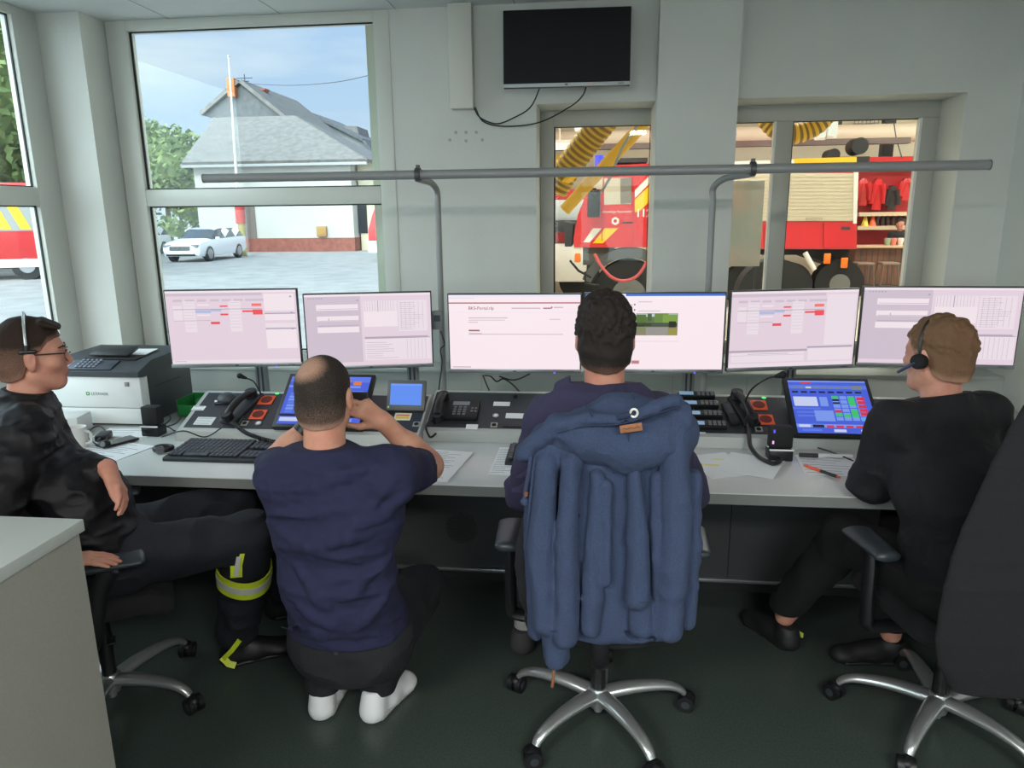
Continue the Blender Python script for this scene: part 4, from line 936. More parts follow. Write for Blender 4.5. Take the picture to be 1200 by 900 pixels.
for k,(pts,lab) in enumerate((([(128,510),(118,500),(108,502),(103,512),(112,520)],'thin black cable curling in front of the printer'),([(178,506),(195,500),(206,505),(216,498),(222,512)],'black cable running from the charger towards the left console'),([(190,478),(200,490),(190,500),(206,496),(215,485)],'dark cable loop between the printer and the green box'),([(190,512),(215,505),(240,512),(262,500)],'thin black cable crossing the left console lip'))):
    cable([W(x,y,z=DZ+.006+.012*(i%2)) if k!=3 else W(x,y,y=2.86-.02*(i%2)) for i,(x,y) in enumerate(pts)],.003,lab,'desk_cable')
cable([on_console(273,497,LOFF,.015),W(285,505,y=2.84),W(300,512,y=2.80),W(322,518,y=2.76),W(342,520,y=2.74)],.004,'thick black coiled cord lying over the left keyboard','coiled_cord',coil=.006)
cable([on_console(876,500,0,.02),W(878,510,y=2.93),W(880,524,y=2.86),W(890,536,z=DZ+.012),W(905,543,z=DZ+.012),W(914,540,z=DZ+.012),W(905,534,z=DZ+.012)],.009,'thick black cord curling from the right handset down onto the desk','handset_cord')
cable([W(930,524,z=DZ+.01),W(950,523,z=DZ+.01),W(975,530,z=DZ+.01),W(1000,540,z=DZ+.01)],.003,'thin dark cable running right from the black charger','desk_cable')
cable([W(568,440,y=3.5),W(575,441,y=3.45),W(582,447,y=3.44),W(590,444,y=3.43),W(600,450,y=3.43),W(609,459,y=3.4)],.004,'black cable dangling under the third monitor','dangling_cable')
cable([W(566,440,y=3.5),W(570,450,y=3.44),W(574,459,y=3.4)],.004,'short black cable hanging below the third monitor at its left end','dangling_cable')
cable([W(621,438,y=3.4),W(608,444,y=3.42),W(598,445,y=3.43),W(585,441,y=3.44)],.004,'curved black cable below the right half of the third monitor','dangling_cable')
cable([W(516,388,y=3.39),W(519,396,y=3.38),W(521,404,y=3.38),W(516,410,y=3.38),W(518,425,y=3.39),W(514,458,y=3.4)],.003,'dark cable running down the left bent post','post_cable')
p = W(513,375,y=3.39); t = thing('junction_box','small grey box on the left bent post between monitors','box',p); b = MB(); b.box((0,0,0),(.05,.03,.09),None,.004); b.build('box',mat('junction_grey',(120,124,126),.5),t); b = MB(); b.box((0,-.016,.01),(.03,.002,.03)); b.build('cover',M_dgrey,t)
# chargers
def charger(label, px, py, w, d, h, leds, rz=0, lean=0):
    p = W(px,py,z=DZ); t = thing('radio_charger',label,'charger',(p.x,p.y,DZ),rz)
    b = MB(); b.bb((-w/2,0,0),(w/2,d,.045),.006); b.build('base',M_black,t)
    b = MB(); b.bb((-w/2+.002,.01,.05),(w/2-.002,d-.01,h),.006); b.build('radio',M_black_m if not lean else M_dgrey,t)
    b = MB(); b.box((0,-.001,.047),(w,.004,.006)); b.build('pale_strip',M_paper,t)
    for (x,z,c) in leds: b = MB(); b.m(K(c,1.3)).box((x,.008,z),(.006,.004,.012)); b.build('indicator_light',None,t)
charger('black radio charger with blue and pink lights in front of the right touchscreen',915,541,.092,.07,.135,[(-.03,.12,(90,90,230)),(-.032,.075,(240,170,230))])
charger('black radio charger standing in front of the printer corner',176,512,.082,.07,.135,[])
t = thing('green_box','small open green plastic box behind the left end of the console','box',(W(212,488,z=DZ).x+.04,3.24,DZ)); Mg = mat('green_plastic',(30,130,60),.5)
b = MB(); w_,d_,h_ = .10,.16,.085
b.bb((-w_/2,0,0),(w_/2,d_,.004)); b.bb((-w_/2,0,0),(-w_/2+.003,d_,h_)); b.bb((w_/2-.003,0,0),(w_/2,d_,h_)); b.bb((-w_/2,0,0),(w_/2,.003,h_*.7)); b.bb((-w_/2,d_-.003,0),(w_/2,d_,h_)); b.build('tray',Mg,t)
# ---------------------------------------------------------------- printer
fx0, fx1, fy = -2.56, -2.085, 3.06
ztop = W(170,441,y=fy).z
t = thing('laser_printer','white laser printer with black top and side, in the corner by the window','printer',(fx0+.2,fy,DZ)); h = ztop-DZ
Mp = mat('printer_white',(218,221,221),.4); Mk = mat('printer_dark',(48,52,58),.45); X0, X1 = fx0-t.location.x, fx1-t.location.x
b = MB(); b.bb((X0,0,.012),(X1,.06,.085),.004); b.build('paper_tray',Mp,t)
b = MB(); b.bb((X0,.004,.088),(X1,.08,h),.006); b.build('front_cover',Mp,t)
b = MB(); b.bb((X0+.01,.06,.0),(X1+.002,.43,h),.006); b.build('side_body',Mk,t)
b = MB(); M = Matrix(((0,0,1,X0-.006),(1,0,0,0),(0,1,0,0),(0,0,0,1)))
b.prism([(-.012,h-.004),(-.012,h+.020),(.10,h+.058),(.43,h+.068),(.43,h-.01),(.03,h-.01)],X1-X0+.012,M); b.build('top_cover',Mk,t)
al = math.atan2(.038,.112)
b = MB(); b.box(((X0+X1)/2-.05,.042,h+.0415),(.30,.085,.006),(al,0,0),.002); cp = b.build('control_panel',mat('panel_blue_grey',(60,66,78),.35),t)
b = MB(); b.m(K((176,186,214),.9)).box((X0+.08,.045,h+.047),(.07,.045,.003),(al,0,0)); b.build('display',None,cp)
for i in range(4):
    for j in range(5): b = MB(); b.box((X0+.16+j*.022,.015+i*.019,h+.0355+.019*i*.34+.005),(.013,.010,.004),(al,0,0),.001); b.build('key',mat('printer_key',(120,126,140),.5),cp)
b = MB(); b.bb((X0+.14,.09,h+.056),(X1-.06,.34,h+.064),.003); b.build('output_well',M_black_m,t)
b = MB(); b.box((X0+.26,.16,h+.086),(.20,.10,.012),(.25,0,0),.004); b.build('paper_flap',M_black,t)
b = MB(); b.box((X1-.15,.24,h+.069),(.14,.12,.002),(.05,0,.1)); b.build('printed_page',M_paper,t)
b = MB(); b.bb((X1-.075,-.001,h-.05),(X1-.055,.006,h-.03),.001); b.build('latch',mat('latch_grey',(120,124,128),.5),t)
b = MB(); b.m(mat('logo_green',(60,150,70),.5)); cxm = (X0+X1)/2-.03
b.box((cxm,.0035,h-.088),(.016,.003,.016),None); b.m(M_paper).box((cxm+.001,.0018,h-.087),(.007,.002,.007)); b.m(M_ink).text('LEXMARK',.020,Matrix.Translation((cxm+.016,.0035,h-.095))@Matrix.Rotation(PI/2,4,'X'),.0006); b.build('logo',None,t)
b = MB(); 
for k in range(8): b.box((X1+.0025,.12+k*.028,.17),(.002,.016,.004))
b.build('vent_slots',M_black_m,t)
# grey device behind the seated man's collar
p = W(63,478,y=3.15); t = thing('grey_desk_device','grey box left of the printer, half hidden behind the seated man','device',(p.x-.03,3.12,DZ)); b = MB(); b.bb((-.09,0,0),(.06,.12,p.z-DZ+.03),.008); b.build('case',mat('device_grey',(190,193,193),.5),t); b = MB(); b.bb((-.09,-.002,0),(.062,.10,.03),.003); b.build('base',M_dgrey,t)
# ---------------------------------------------------------------- low cabinet in the left foreground
hc = 1.05; c0 = W(98,608,z=hc); 
t = thing('low_cabinet','pale grey cabinet with a light top at the lower left of the view','cabinet',(c0.x-.5,c0.y-.4,0)); X1 = c0.x-t.location.x; Y1 = c0.y-t.location.y
b = MB(); b.bb((-1.1,-.42,hc-.028),(X1,Y1,hc),.002); b.build('top_board',mat('cabinet_top',(186,192,188),.4),t)
b = MB(); b.bb((-1.1,-.41,0),(X1-.012,Y1-.006,hc-.028)); b.build('carcass',mat('cabinet_side',(150,150,142),.6,noise=.03,nscale=200),t)
# ================================================================ OUTSIDE: the yard
GZ = -0.17
M_asph = mat('asphalt',(150,150,148),.9,noise=.12,nscale=1.5,bump=.1,bscale=30)
b = MB(); b.bb((-80,-30,GZ-.3),(XL-.10,90,GZ)); b.bb((XL-.10,YW+WT,GZ-.3),(-1.3,90,GZ)); o = b.build('ground_yard', M_asph, smooth=0); o['kind']='structure'
def slab(b, pts, t):
    pts = [Vector(p) for p in pts]; n = (pts[1]-pts[0]).cross(pts[2]-pts[0]).normalized()*t
    A = [b.bm.verts.new(p) for p in pts]; B = [b.bm.verts.new(p+n) for p in pts]
    fs = [b.bm.faces.new(A[::-1]), b.bm.faces.new(B)]; k = len(pts)
    for i in range(k): fs.append(b.bm.faces.new((A[i],A[(i+1)%k],B[(i+1)%k],B[i])))
    for f in fs: f.material_index = b.mi
    return b
M_facade = mat('house_render',(200,198,192),.9,noise=.03,nscale=.6)
M_slate = mat('slate_roof',(124,121,117),.75,noise=.15,nscale=3)
M_slate2 = mat('dark_slate',(106,108,110),.75,noise=.12,nscale=3)
M_brick = mat('red_plinth',(150,92,80),.9,noise=.15,nscale=4)
M_glassd = mat('dark_glazing',(40,48,56),.1)
# low white house
Yh = 40.0
t = thing('white_house','long low white house with grey roof and reddish plinth across the yard','house',(W(330,290,y=Yh).x,Yh,GZ))
def wpart(b, name, m, par, smooth=25):
    o = b.build(name, m, par, smooth); o.location = -par.location; return o
xa, xb = W(231,240,y=Yh).x, W(413,240,y=Yh).x; ze = W(330,189,y=Yh).z
b = MB(); b.bb((xa,Yh,GZ+.55),(xb,Yh+7,ze)); wpart(b,'wall',M_facade,t)
b = MB(); b.bb((xa-.03,Yh-.05,GZ),(xb+.03,Yh+7,GZ+.75)); wpart(b,'plinth',M_brick,t)
b = MB(); zr = W(300,140,y=Yh+5).z
x1_, x2_ = W(252,142,y=Yh+5).x, W(346,142,y=Yh+5).x
slab(b,[(xa-.4,Yh-.4,ze-.15),(xb+1.0,Yh-.4,ze-.15),(x2_,Yh+5,zr),(x1_,Yh+5,zr)],.18)
slab(b,[(xb+1.0,Yh-.4,ze-.15),(xb+1.0,Yh+9,ze-.15),(x2_,Yh+5,zr)],.18)
slab(b,[(xa-.4,Yh+9,ze-.15),(xa-.4,Yh-.4,ze-.15),(x1_,Yh+5,zr)],.18)
wpart(b,'roof',M_slate,t)
b = MB(); b.bb((xa-.4,Yh-.55,ze-.28),(xb+1.1,Yh-.40,ze-.14)); wpart(b,'gutter',mat('gutter_zinc',(170,172,172),.5),t)
p = W(296,262,y=Yh); b = MB(); b.bb((p.x-.55,Yh-.04,p.z-1.0),(p.x+.2,Yh+.05,p.z+1.0)); wpart(b,'door',mat('house_door',(120,110,104),.6),t)
p = W(378,271,y=Yh); b = MB(); b.bb((p.x-.28,Yh-.22,p.z-.28),(p.x+.28,Yh,p.z+.28),.03); b.m(mat('post_box_front',(150,120,70),.5)).box((p.x,Yh-.225,p.z),(.3,.02,.3)); b.mats[0:0]=[]
o = wpart(b,'wall_box',mat('ochre_box',(178,140,84),.6),t); o.data.materials.clear(); o.data.materials.append(mat('ochre_box',(178,140,84),.6)); o.data.materials.append(mat('post_box_front',(150,120,70),.5))
# annexe with window at its right end
b = MB(); b.bb((xb+.1,Yh+.9,GZ),(xb+3.0,Yh+7,ze-.1)); wpart(b,'annexe_wall',mat('annexe_render',(226,216,186),.9),t)
p = W(424,250,y=Yh+.9); b = MB(); b.bb((p.x-.22,Yh+.84,p.z-1.1),(p.x+.30,Yh+.92,p.z+1.0)); wpart(b,'window',M_glassd,t)
# tall dark gable behind
Yg = 50.0
t = thing('slate_gabled_house','tall house with dark slate gable and chimney rising behind the low white house','house',(W(295,200,y=Yg).x,Yg,GZ))
gp = [W(240,136,y=Yg),W(284,100,y=Yg),W(345,142,y=Yg)]
b = MB(); b.bb((gp[0].x+.5,Yg,GZ),(gp[2].x-1,Yg+9,gp[0].z)); wpart(b,'wall',M_facade,t)
b = MB(); M = Matrix(((1,0,0,0),(0,0,1,Yg-.2),(0,1,0,0),(0,0,0,1)))
b.prism([(gp[0].x,gp[0].z),(gp[1].x,gp[1].z),(gp[2].x,gp[2].z-.3)],9,M); wpart(b,'gable',M_slate2,t)
b = MB(); slab(b,[gp[1]+Vector((.0,-.5,.1)),gp[2]+Vector((0,-.5,-.3)),gp[2]+Vector((0,9,-.3)),gp[1]+Vector((0,9,.1))],.25)
slab(b,[gp[0]+Vector((0,-.5,0)),gp[1]+Vector((0,-.5,.1)),gp[1]+Vector((0,9,.1)),gp[0]+Vector((0,9,0))],.25); wpart(b,'roof',M_slate,t)
p = W(307,112,y=Yg+2); b = MB(); b.bb((p.x-.35,Yg+1.7,p.z-1.5),(p.x+.35,Yg+2.3,p.z+.3)); b.bb((p.x-.42,Yg+1.62,p.z+.3),(p.x+.42,Yg+2.38,p.z+.42)); wpart(b,'chimney',mat('brick_chimney',(168,104,84),.9,noise=.1,nscale=6),t)
p = W(275,104,y=Yg); b = MB(); b.bb((p.x-.28,Yg-.6,p.z-.6),(p.x+.28,Yg-.1,p.z+.6),.05); wpart(b,'orange_tank',mat('orange_box',(196,120,70),.7),t)
b = MB(); q = W(284,100,y=Yg)
b.cyl((q.x+.2,Yg,q.z-.2),(q.x+.2,Yg,q.z+.7),.03,n=8); b.cyl((q.x-.35,Yg,q.z+.45),(q.x+.75,Yg,q.z+.45),.025,n=8); b.cyl((q.x-.1,Yg,q.z+.25),(q.x+.5,Yg,q.z+.25),.025,n=8); wpart(b,'roof_antenna',M_dgrey,t)
# right-hand house with a pale verge and dormer
Yr = 60.0
t = thing('grey_roofed_house','grey house with long falling roofline and dormer at the right of the yard window','house',(W(395,200,y=Yr).x,Yr,GZ))
pts = [(346,142),(362,135),(425,166),(447,196),(447,240),(346,240)]
b = MB(); M = Matrix(((1,0,0,0),(0,0,1,Yr),(0,1,0,0),(0,0,0,1))); b.prism([(W(x,y,y=Yr).x,W(x,y,y=Yr).z) for x,y in pts],7,M); wpart(b,'wall',mat('grey_cladding',(150,154,156),.8),t)
b = MB()
r_ = [W(346,141,y=Yr),W(362,134,y=Yr),W(426,166,y=Yr),W(450,198,y=Yr)]
for a_,c_ in zip(r_,r_[1:]): slab(b,[a_+Vector((0,-.4,0)),c_+Vector((0,-.4,0)),c_+Vector((0,7.5,0)),a_+Vector((0,7.5,0))],.22)
wpart(b,'roof',M_slate2,t)
b = MB(); p = W(361,146,y=Yr-.3); b.bb((p.x-.25,Yr-.3,p.z-.8),(p.x+.25,Yr,p.z+.5)); wpart(b,'verge_board',M_facade,t)
b = MB(); c0 = W(392,150,y=Yr+3); c1 = W(419,162,y=Yr+3); M = Matrix(((1,0,0,0),(0,0,1,Yr+3),(0,1,0,0),(0,0,0,1)))
b.prism([(c0.x,c1.z-1),(c0.x,c0.z),(c0.x+1.0,c0.z+.15),(c1.x,c0.z+.1),(c1.x+.4,c1.z-1)],3,M); wpart(b,'dormer',M_slate,t)
# overhead wire
b = MB(); b.tube(bez([W(286,98,y=49),W(340,100,y=44),W(395,96,y=38),W(450,84,y=32)],6),.018,6); o = b.build('overhead_wire',M_dgrey); tag(o,'thin dark overhead wire crossing the sky from the slate gable','wire')
# flagpole
p = W(283,296.5,z=GZ); q = W(268,67,y=p.y); b = MB(); b.cyl((0,0,0),(q.x-p.x,0,q.z-GZ),.085,.045,n=12); 
t = thing('flagpole','tall thin white flagpole in the yard, in front of the slate gable','flagpole',p); b.build('pole',mat('pole_white',(225,226,226),.5),t)
b = MB(); b.lathe([(.16,0),(.16,.12),(.1,.2)],(0,0,0),14); b.build('foot',M_dgrey,t)
b = MB(); b.sph((q.x-p.x,0,q.z-GZ+.04),.07); b.build('finial',M_facade,t)
# red and yellow roadside post beside the car
p = W(286,300,z=GZ); t = thing('hydrant_post','red and yellow post standing behind the white estate car','post',p)
b = MB(); b.cyl((0,0,0),(0,0,1.6),.16,n=14); b.build('post',mat('yellow_post',(190,176,96),.6),t)
b = MB(); b.cyl((0,0,1.6),(0,0,2.5),.24,n=14); b.cyl((0,0,2.5),(0,0,2.6),.2,.08,n=14); b.build('red_head',mat('post_red',(196,70,64),.5),t)
# cars
M_carw = mat('car_paint_white',(232,234,236),.25,spec=.6,coat=.5); M_tyre = mat('tyre_rubber',(34,34,36),.85); M_rim = mat('wheel_rim',(150,152,156),.35,metal=.8)
def car(label, loc, ang):
    t = thing('estate_car',label,'car',loc,ang)
    st = [(-2.42,.55,.95,.97,.72,0),(-2.36,.42,1.0,1.02,.86,0),(-2.15,.30,1.02,1.42,.88,1),(-1.6,.25,1.02,1.47,.90,1),(-.6,.24,1.0,1.48,.92,1),(.1,.24,.98,1.46,.92,1),(.45,.24,.97,1.40,.92,1),(1.15,.24,.95,1.0,.90,2),(1.9,.24,.86,.89,.88,0),(2.30,.26,.74,.76,.84,0),(2.46,.36,.62,.63,.66,0)]
    b = MB(); rings = []
    for (x,z0,zb,zt,w,k) in st:
        wr = w*.70 if k==1 else w*.86
        half = [(w*.93,z0),(w,.5),(w*.985,zb-.12),(w*.95,zb),(wr,zt-.05 if k==1 else zb+.01),(wr*.8,zt)]
        ring = [(-a,z) for a,z in half] + [(a,z) for a,z in half[::-1]]
        rings.append([b.bm.verts.new((x,a,z)) for a,z in ring])
    b.m(M_carw).m(M_glassd); n = 12
    for i in range(len(rings)-1):
        for j in range(n):
            f = b.bm.faces.new((rings[i][j],rings[i][(j+1)%n],rings[i+1][(j+1)%n],rings[i+1][j]))
            gl = (j in (3,7) and 2<=i<=6) or (j in (4,5,6) and i==6) or (j==5 and i==1)
            f.material_index = 1 if gl else 0
    b.bm.faces.new(rings[0]); b.bm.faces.new(rings[-1][::-1])
    o = b.build('body',None,t,28)
    for x in (-.15,-1.25):
        b = MB(); 
        for s in (-1,1): b.box((x,s*.80,1.2),(.06,.30,.50),(s*-.62,0,0))
        b.build('window_pillar',M_carw,o)
    b = MB(); b.box((2.44,0,.60),(.06,.95,.20),None,.03); b.build('grille',mat('car_grille',(70,74,78),.4),t)
    b = MB(); b.box((2.40,0,.36),(.12,1.3,.16),None,.03); b.build('lower_intake',M_black,t)
    for s in (-1,1):
        b = MB(); b.box((2.30,s*.62,.70),(.20,.34,.13),(0,0,-s*.35),.03); b.build('headlamp',mat('headlamp_glass',(120,128,140),.15),t)
        b = MB(); b.box((.85,s*.98,1.0),(.12,.18,.12),None,.03); b.build('wing_mirror',M_carw,t)
        for x in (1.52,-1.42):
            b = MB(); b.m(M_tyre).cyl((x,s*.72,.335),(x,s*.915,.335),.335,n=26).m(M_rim).cyl((x,s*.90,.335),(x,s*.925,.335),.225,n=20)
            b.build('wheel',None,t)
    return t
p = W(238,307,z=GZ); c_ = car('white estate car parked across the yard, facing the window at an angle',(p.x-.85,p.y+2.0,GZ),math.radians(-88))
p = W(172,300,z=GZ); c_ = car('white car behind the estate car, cut off by the left side of the window frame',(p.x-1.3,p.y+1.0,GZ),math.radians(-86))
# trees
M_leaf = mat('leaf_green',(96,120,70),.8,col2=(140,156,96),nscale=1.2); M_leaf2 = mat('leaf_dark',(62,84,56),.8,col2=(92,110,72),nscale=1.0); M_bark = mat('bark',(92,80,66),.9)
def tree(name, label, cat, base, h, blobs, m, n=2600, leaf=.22, seed=1, group=None):
    r = random.Random(seed); t = thing(name,label,cat,base,group=group)
    b = MB()
    if h: b.tube([(0,0,0),(.1,0,h*.4),(0,.1,h*.75)],[.22,.16,.07],10); b.build('trunk',M_bark,t)
    b = MB()
    tot = sum(w*d*hh for (_,_,_,w,d,hh) in blobs)
    for (x,y,z,w,d,hh) in blobs:
        for k in range(int(n*w*d*hh/tot)):
            v = Vector((r.gauss(0,1),r.gauss(0,1),r.gauss(0,1))).normalized()*r.uniform(.5,1.02)**.6
            c = Vector((x+v.x*w,y+v.y*d,z+v.z*hh)); a = Vector((r.uniform(-1,1),r.uniform(-1,1),r.uniform(-1,1))).normalized()
            q = a.orthogonal().normalized(); s_ = leaf*r.uniform(.6,1.4)
            b.quad(c-a*s_, c+q*s_*.55, c+a*s_, c-q*s_*.55)
        g = bmesh.ops.create_icosphere(b.bm, subdivisions=2, radius=1.0); bmesh.ops.transform(b.bm, matrix=Matrix.Translation((x,y,z))@Matrix.Diagonal((w*.72,d*.72,hh*.72,1)), verts=g['verts'])
    b.build('crown',m,t,0,recalc=False); return t
p = W(200,290,y=44)
tree('leafy_tree','grey-green leafy tree left of the white house','tree',(p.x,44,GZ),5,[(-2.0,0,4.6,2.4,2,2.9),(.8,0,5.2,2.3,2,2.3),(2.0,.5,3.2,1.9,2,2.4),(-1.2,0,7.0,1.5,1.4,1.2)],M_leaf,5200,.17,3)
p = W(185,290,y=41)
tree('bushy_hedge','low green hedge behind the parked white cars','hedge',(p.x,40.5,GZ),0,[(-2,0,1.3,2.2,1,1.5),(1.0,0,.9,1.6,1,1.1),(-4,0,1.5,2.0,1,1.6)],M_leaf,1800,.15,5)
tree('leafy_tree','dark tree mass outside the left-hand side window','tree',(-23.5,27,GZ),5,[(0,0,6,3.6,4,4.2),(-4,3,7,4,4,4.6),(-1,-1,3.6,3.4,3,2.4)],M_leaf,9000,.24,8)
p = W(446,180,y=52)
tree('leafy_tree','small dark tree top right of the grey-roofed house','tree',(p.x,58,GZ),4,[(0,0,5.6,2.4,2,2.2),(1.5,0,4,2,2,2)],M_leaf2,1500,.2,9)
# ================================================================ fire vehicles seen from the windows
M_red = mat('fire_red',(206,40,44),.3,spec=.55,coat=.3); M_red2 = mat('fire_red_deep',(178,32,38),.4)
M_yel = mat('signal_yellow',(238,190,30),.5); M_white = mat('vehicle_white',(228,226,220),.45); M_orange = mat('indicator_orange',(240,120,30),.3)
# red vehicle rear with yellow chevrons outside the left window
t = thing('fire_engine','red fire engine with yellow rear chevrons outside the left side window','fire engine',(-18.9,22.9,GZ),math.radians(22))
b = MB(); b.bb((-5,-1.2,.65),(1.15,1.2,3.05),.06); b.build('body',M_red,t)
b = MB(); b.bb((1.15,-1.22,.35),(1.32,1.22,.72),.03); b.bb((-5,-1.23,.4),(1.2,-1.15,.66)); b.build('bumper',M_white,t)
b = MB()
for k in range(4):
    for s in (-1,): 
        M = Matrix(((0,0,-1,1.172),(1,0,0,0),(0,1,0,0),(0,0,0,1)))
b.build('marking',M_yel,t) if False else None
b = MB()
for k in range(5):
    z = 1.15+k*.42
    x0_ = -1.9+k*.55; slab(b,[(x0_,-1.222,2.7),(x0_+.3,-1.222,2.7),(x0_+.3+.45,-1.222,1.6),(x0_+.45,-1.222,1.6)],.01) if x0_ < 0 else None
    slab(b,[(1.155,-1.1,z),(1.155,-1.1,z+.2),(1.155,0,z-.2),(1.155,0,z-.4)],.012)
b.build('chevron_stripes',M_yel,t)
b = MB(); b.bb((-2.0,-1.212,1.55),(.75,-1.205,2.75)); b.build('rear_panel',mat('reflective_grey',(150,152,148),.4),t)
for x in (.2,-3.6):
    for s in (-1,1):
        b = MB(); b.m(M_tyre).cyl((x,s*.85,.45),(x,s*1.18,.45),.46,n=26).m(M_rim).cyl((x,s*1.17,.45),(x,s*1.19,.45),.24,n=18); b.build('wheel',None,t)
# red van at the right edge of the yard window
p = W(441,300,y=31)
t = thing('red_van','red and white emergency van cut off at the right edge of the yard window','van',(p.x+2.2,31,GZ))
b = MB(); M = Matrix(((1,0,0,0),(0,0,1,0),(0,1,0,0),(0,0,0,1))); b.prism([(-2.5,.85),(-2.5,1.3),(-2.3,1.9),(-2.0,2.6),(2.5,2.6),(2.5,.85)],2,M); b.build('body',M_red,t)
b = MB(); b.bb((-2.55,-.03,.35),(2.5,2.03,.86),.04); b.build('lower_body',M_white,t)
b = MB(); slab(b,[(-2.1,-.02,1.45),(-1.85,-.02,2.35),(-1.2,-.02,2.35),(-1.2,-.02,1.45)],.02); slab(b,[(-2.42,.1,1.5),(-2.42,1.9,1.5),(-2.1,1.9,2.4),(-2.1,.1,2.4)],.02); b.build('window',M_glassd,t)
for x in (-1.6,1.6):
    b = MB(); b.m(M_tyre).cyl((x,-.04,.36),(x,.22,.36),.36,n=24).m(M_rim).cyl((x,-.05,.36),(x,-.03,.36),.2,n=18); b.build('wheel',None,t)
# ================================================================ THE FIRE STATION HALL
M_hfloor = mat('hall_floor',(190,184,172),.5,noise=.06,nscale=1); M_hwall = mat('hall_wall',(232,224,206),.9,noise=.02,nscale=2)
M_hceil = mat('hall_ceiling',(232,216,190),.9)
HX0, HX1, HY0, HY1, HZ = -1.25, 13.0, YW+WT, 21.0, 5.3
b = MB(); b.bb((HX0,HY0,GZ-.3),(HX1,HY1,GZ)); o = b.build('ground_hall',M_hfloor,smooth=0); o['kind']='structure'
b = MB(); b.bb((HX0-.1,HY1,GZ),(HX1,HY1+.2,HZ)); o = b.build('wall_hall_far',M_hwall,smooth=0); o['kind']='structure'
b = MB(); b.bb((HX0-.05,HY0,GZ),(HX0,HY1,HZ)); o = b.build('wall_hall_left',M_hwall,smooth=0); o['kind']='structure'
b = MB(); b.bb((HX1,HY0,GZ),(HX1+.2,HY1+.2,HZ)); o = b.build('wall_hall_right',M_hwall,smooth=0); o['kind']='structure'
b = MB(); b.bb((2.19,YW+.2,GZ),(HX1+.2,YW+WT,HZ)); b.bb((HX0,YW+.31,CZ+.2),(HX1,YW+.5,HZ)); o = b.build('wall_hall_near',M_hwall,smooth=0); o['kind']='structure'
b = MB(); b.bb((HX0-.05,HY0,HZ),(HX1+.2,HY1+.2,HZ+.2)); o = b.build('ceiling_hall',M_hceil,smooth=0); o['kind']='structure'
# ceiling joists of the hall
b = MB()
for k in range(10): b.bb((HX0,6.0+k*1.5,HZ-.30),(HX1,6.12+k*1.5,HZ))
o = b.build('trim_hall_joists',mat('joist_paint',(206,192,166),.8),smooth=0); o['kind']='structure'
# horizontal duct and dark rail under the ceiling
zb = W(720,172,y=17).z
b = MB(); b.bb((HX0,16.9,zb-.06),(6.6,17.1,zb+.06)); o = b.build('trim_crane_rail',mat('rail_brown',(92,76,72),.6)); o['kind']='structure'
b = MB(); b.cyl((HX0,18.0,W(720,163,y=18).z),(7.6,18.0,W(720,163,y=18).z),.20,n=20); o = b.build('air_duct',mat('duct_beige',(214,196,176),.6)); tag(o,'long beige round air duct hung along the hall above the dark rail','duct')
# tube lamps of the hall
for q,(px,py,y,wd,lab) in enumerate([(656,171,15.0,.5,'bright tube lamp at the left edge of the hall window, beside the yellow hose'),(686,148,13.0,.18,'small bright lamp above the ribbed yellow hose in the hall'),(964,144,15,.12,'left short bright tube lamp high in the right hall window'),(977,142,15,.12,'right short bright tube lamp high in the right hall window')]):
    p = W(px,py,y=y); t = thing('tube_lamp',lab,'lamp',p)
    if q<2:
        b = MB(); b.bb((-wd,-.1,-.07),(wd,.1,.05),.02); b.build('diffuser',glow((255,248,226),1.5),t)
        b = MB(); b.bb((-wd,-.12,.05),(wd,.12,.1)); b.bb((-.01,-.01,.1),(.01,.01,HZ-p.z)); b.build('housing',M_white,t)
    else:
        b = MB(); b.bb((-.07,-.07,-.26),(.07,.07,.26),.03); b.build('diffuser',glow((255,244,220),1.3),t)
        b = MB(); b.bb((-.09,.05,-.3),(.09,.12,.3)); b.bb((-.01,.06,.3),(.01,.08,HZ-p.z)); b.build('housing',M_white,t)
for x,y in hall_lamps:
    t = thing('hall_ceiling_lamp','wide flat lamp under the hall ceiling','lamp',(x,y,5.05),group='flat lamps under the hall ceiling')
    b = MB(); b.bb((-.85,-.3,0),(.85,.3,.06),.01); b.build('housing',M_white,t)
# truck with cab seen through the window left of the pillar
Yt = 12.0
def T(px,py,y=None): v = W(px,py,y=y or Yt); return (v.x,v.z)
MXZ = lambda y: Matrix(((1,0,0,0),(0,0,1,y),(0,1,0,0),(0,0,0,1)))
o0 = W(700,300,y=Yt)
t = thing('fire_truck','red fire truck cab with white and yellow stripes in the hall, left of the pillar','fire truck',(o0.x,Yt,GZ))
zc = 290
prof = [(673,zc),(672,280),(677,252),(685,232),(693,212),(699,199),(704,194),(800,190),(800,zc),(757,zc)]
b = MB(); b.prism([T(*p) for p in prof],2.2,MXZ(Yt)); body = wpart(b,'cab',M_red,t)
b = MB(); b.prism([T(690,221),T(699,203),T(707,203),T(706,222)],.01,MXZ(Yt-.012)); b.prism([T(708,240),T(708,209),T(739,208),T(739,239)],.01,MXZ(Yt-.012)); wpart(b,'cab_window',mat('cab_glass',(196,186,170),.1),t)
b = MB(); b.prism([T(727,239),T(727,209),T(740,208),T(740,238)],.01,MXZ(Yt-.02)); wpart(b,'louvred_shutter',mat('louvre_grey',(120,112,104),.5),t)
b = MB(); b.prism([T(*p) for p in ((741,191),(741,289),(742,289),(742,191))],.01,MXZ(Yt-.012)); b.prism([T(*p) for p in ((705,224),(705,282),(706,282),(706,224))],.01,MXZ(Yt-.012)); wpart(b,'door_seam',M_red2,t)
b = MB()
wh = [T(683.5,284),T(691,284),T(705,267.5),T(695,267.5)]; ye = [T(694.5,285),T(706.5,285),T(724.5,267.5),T(709,267.5)]
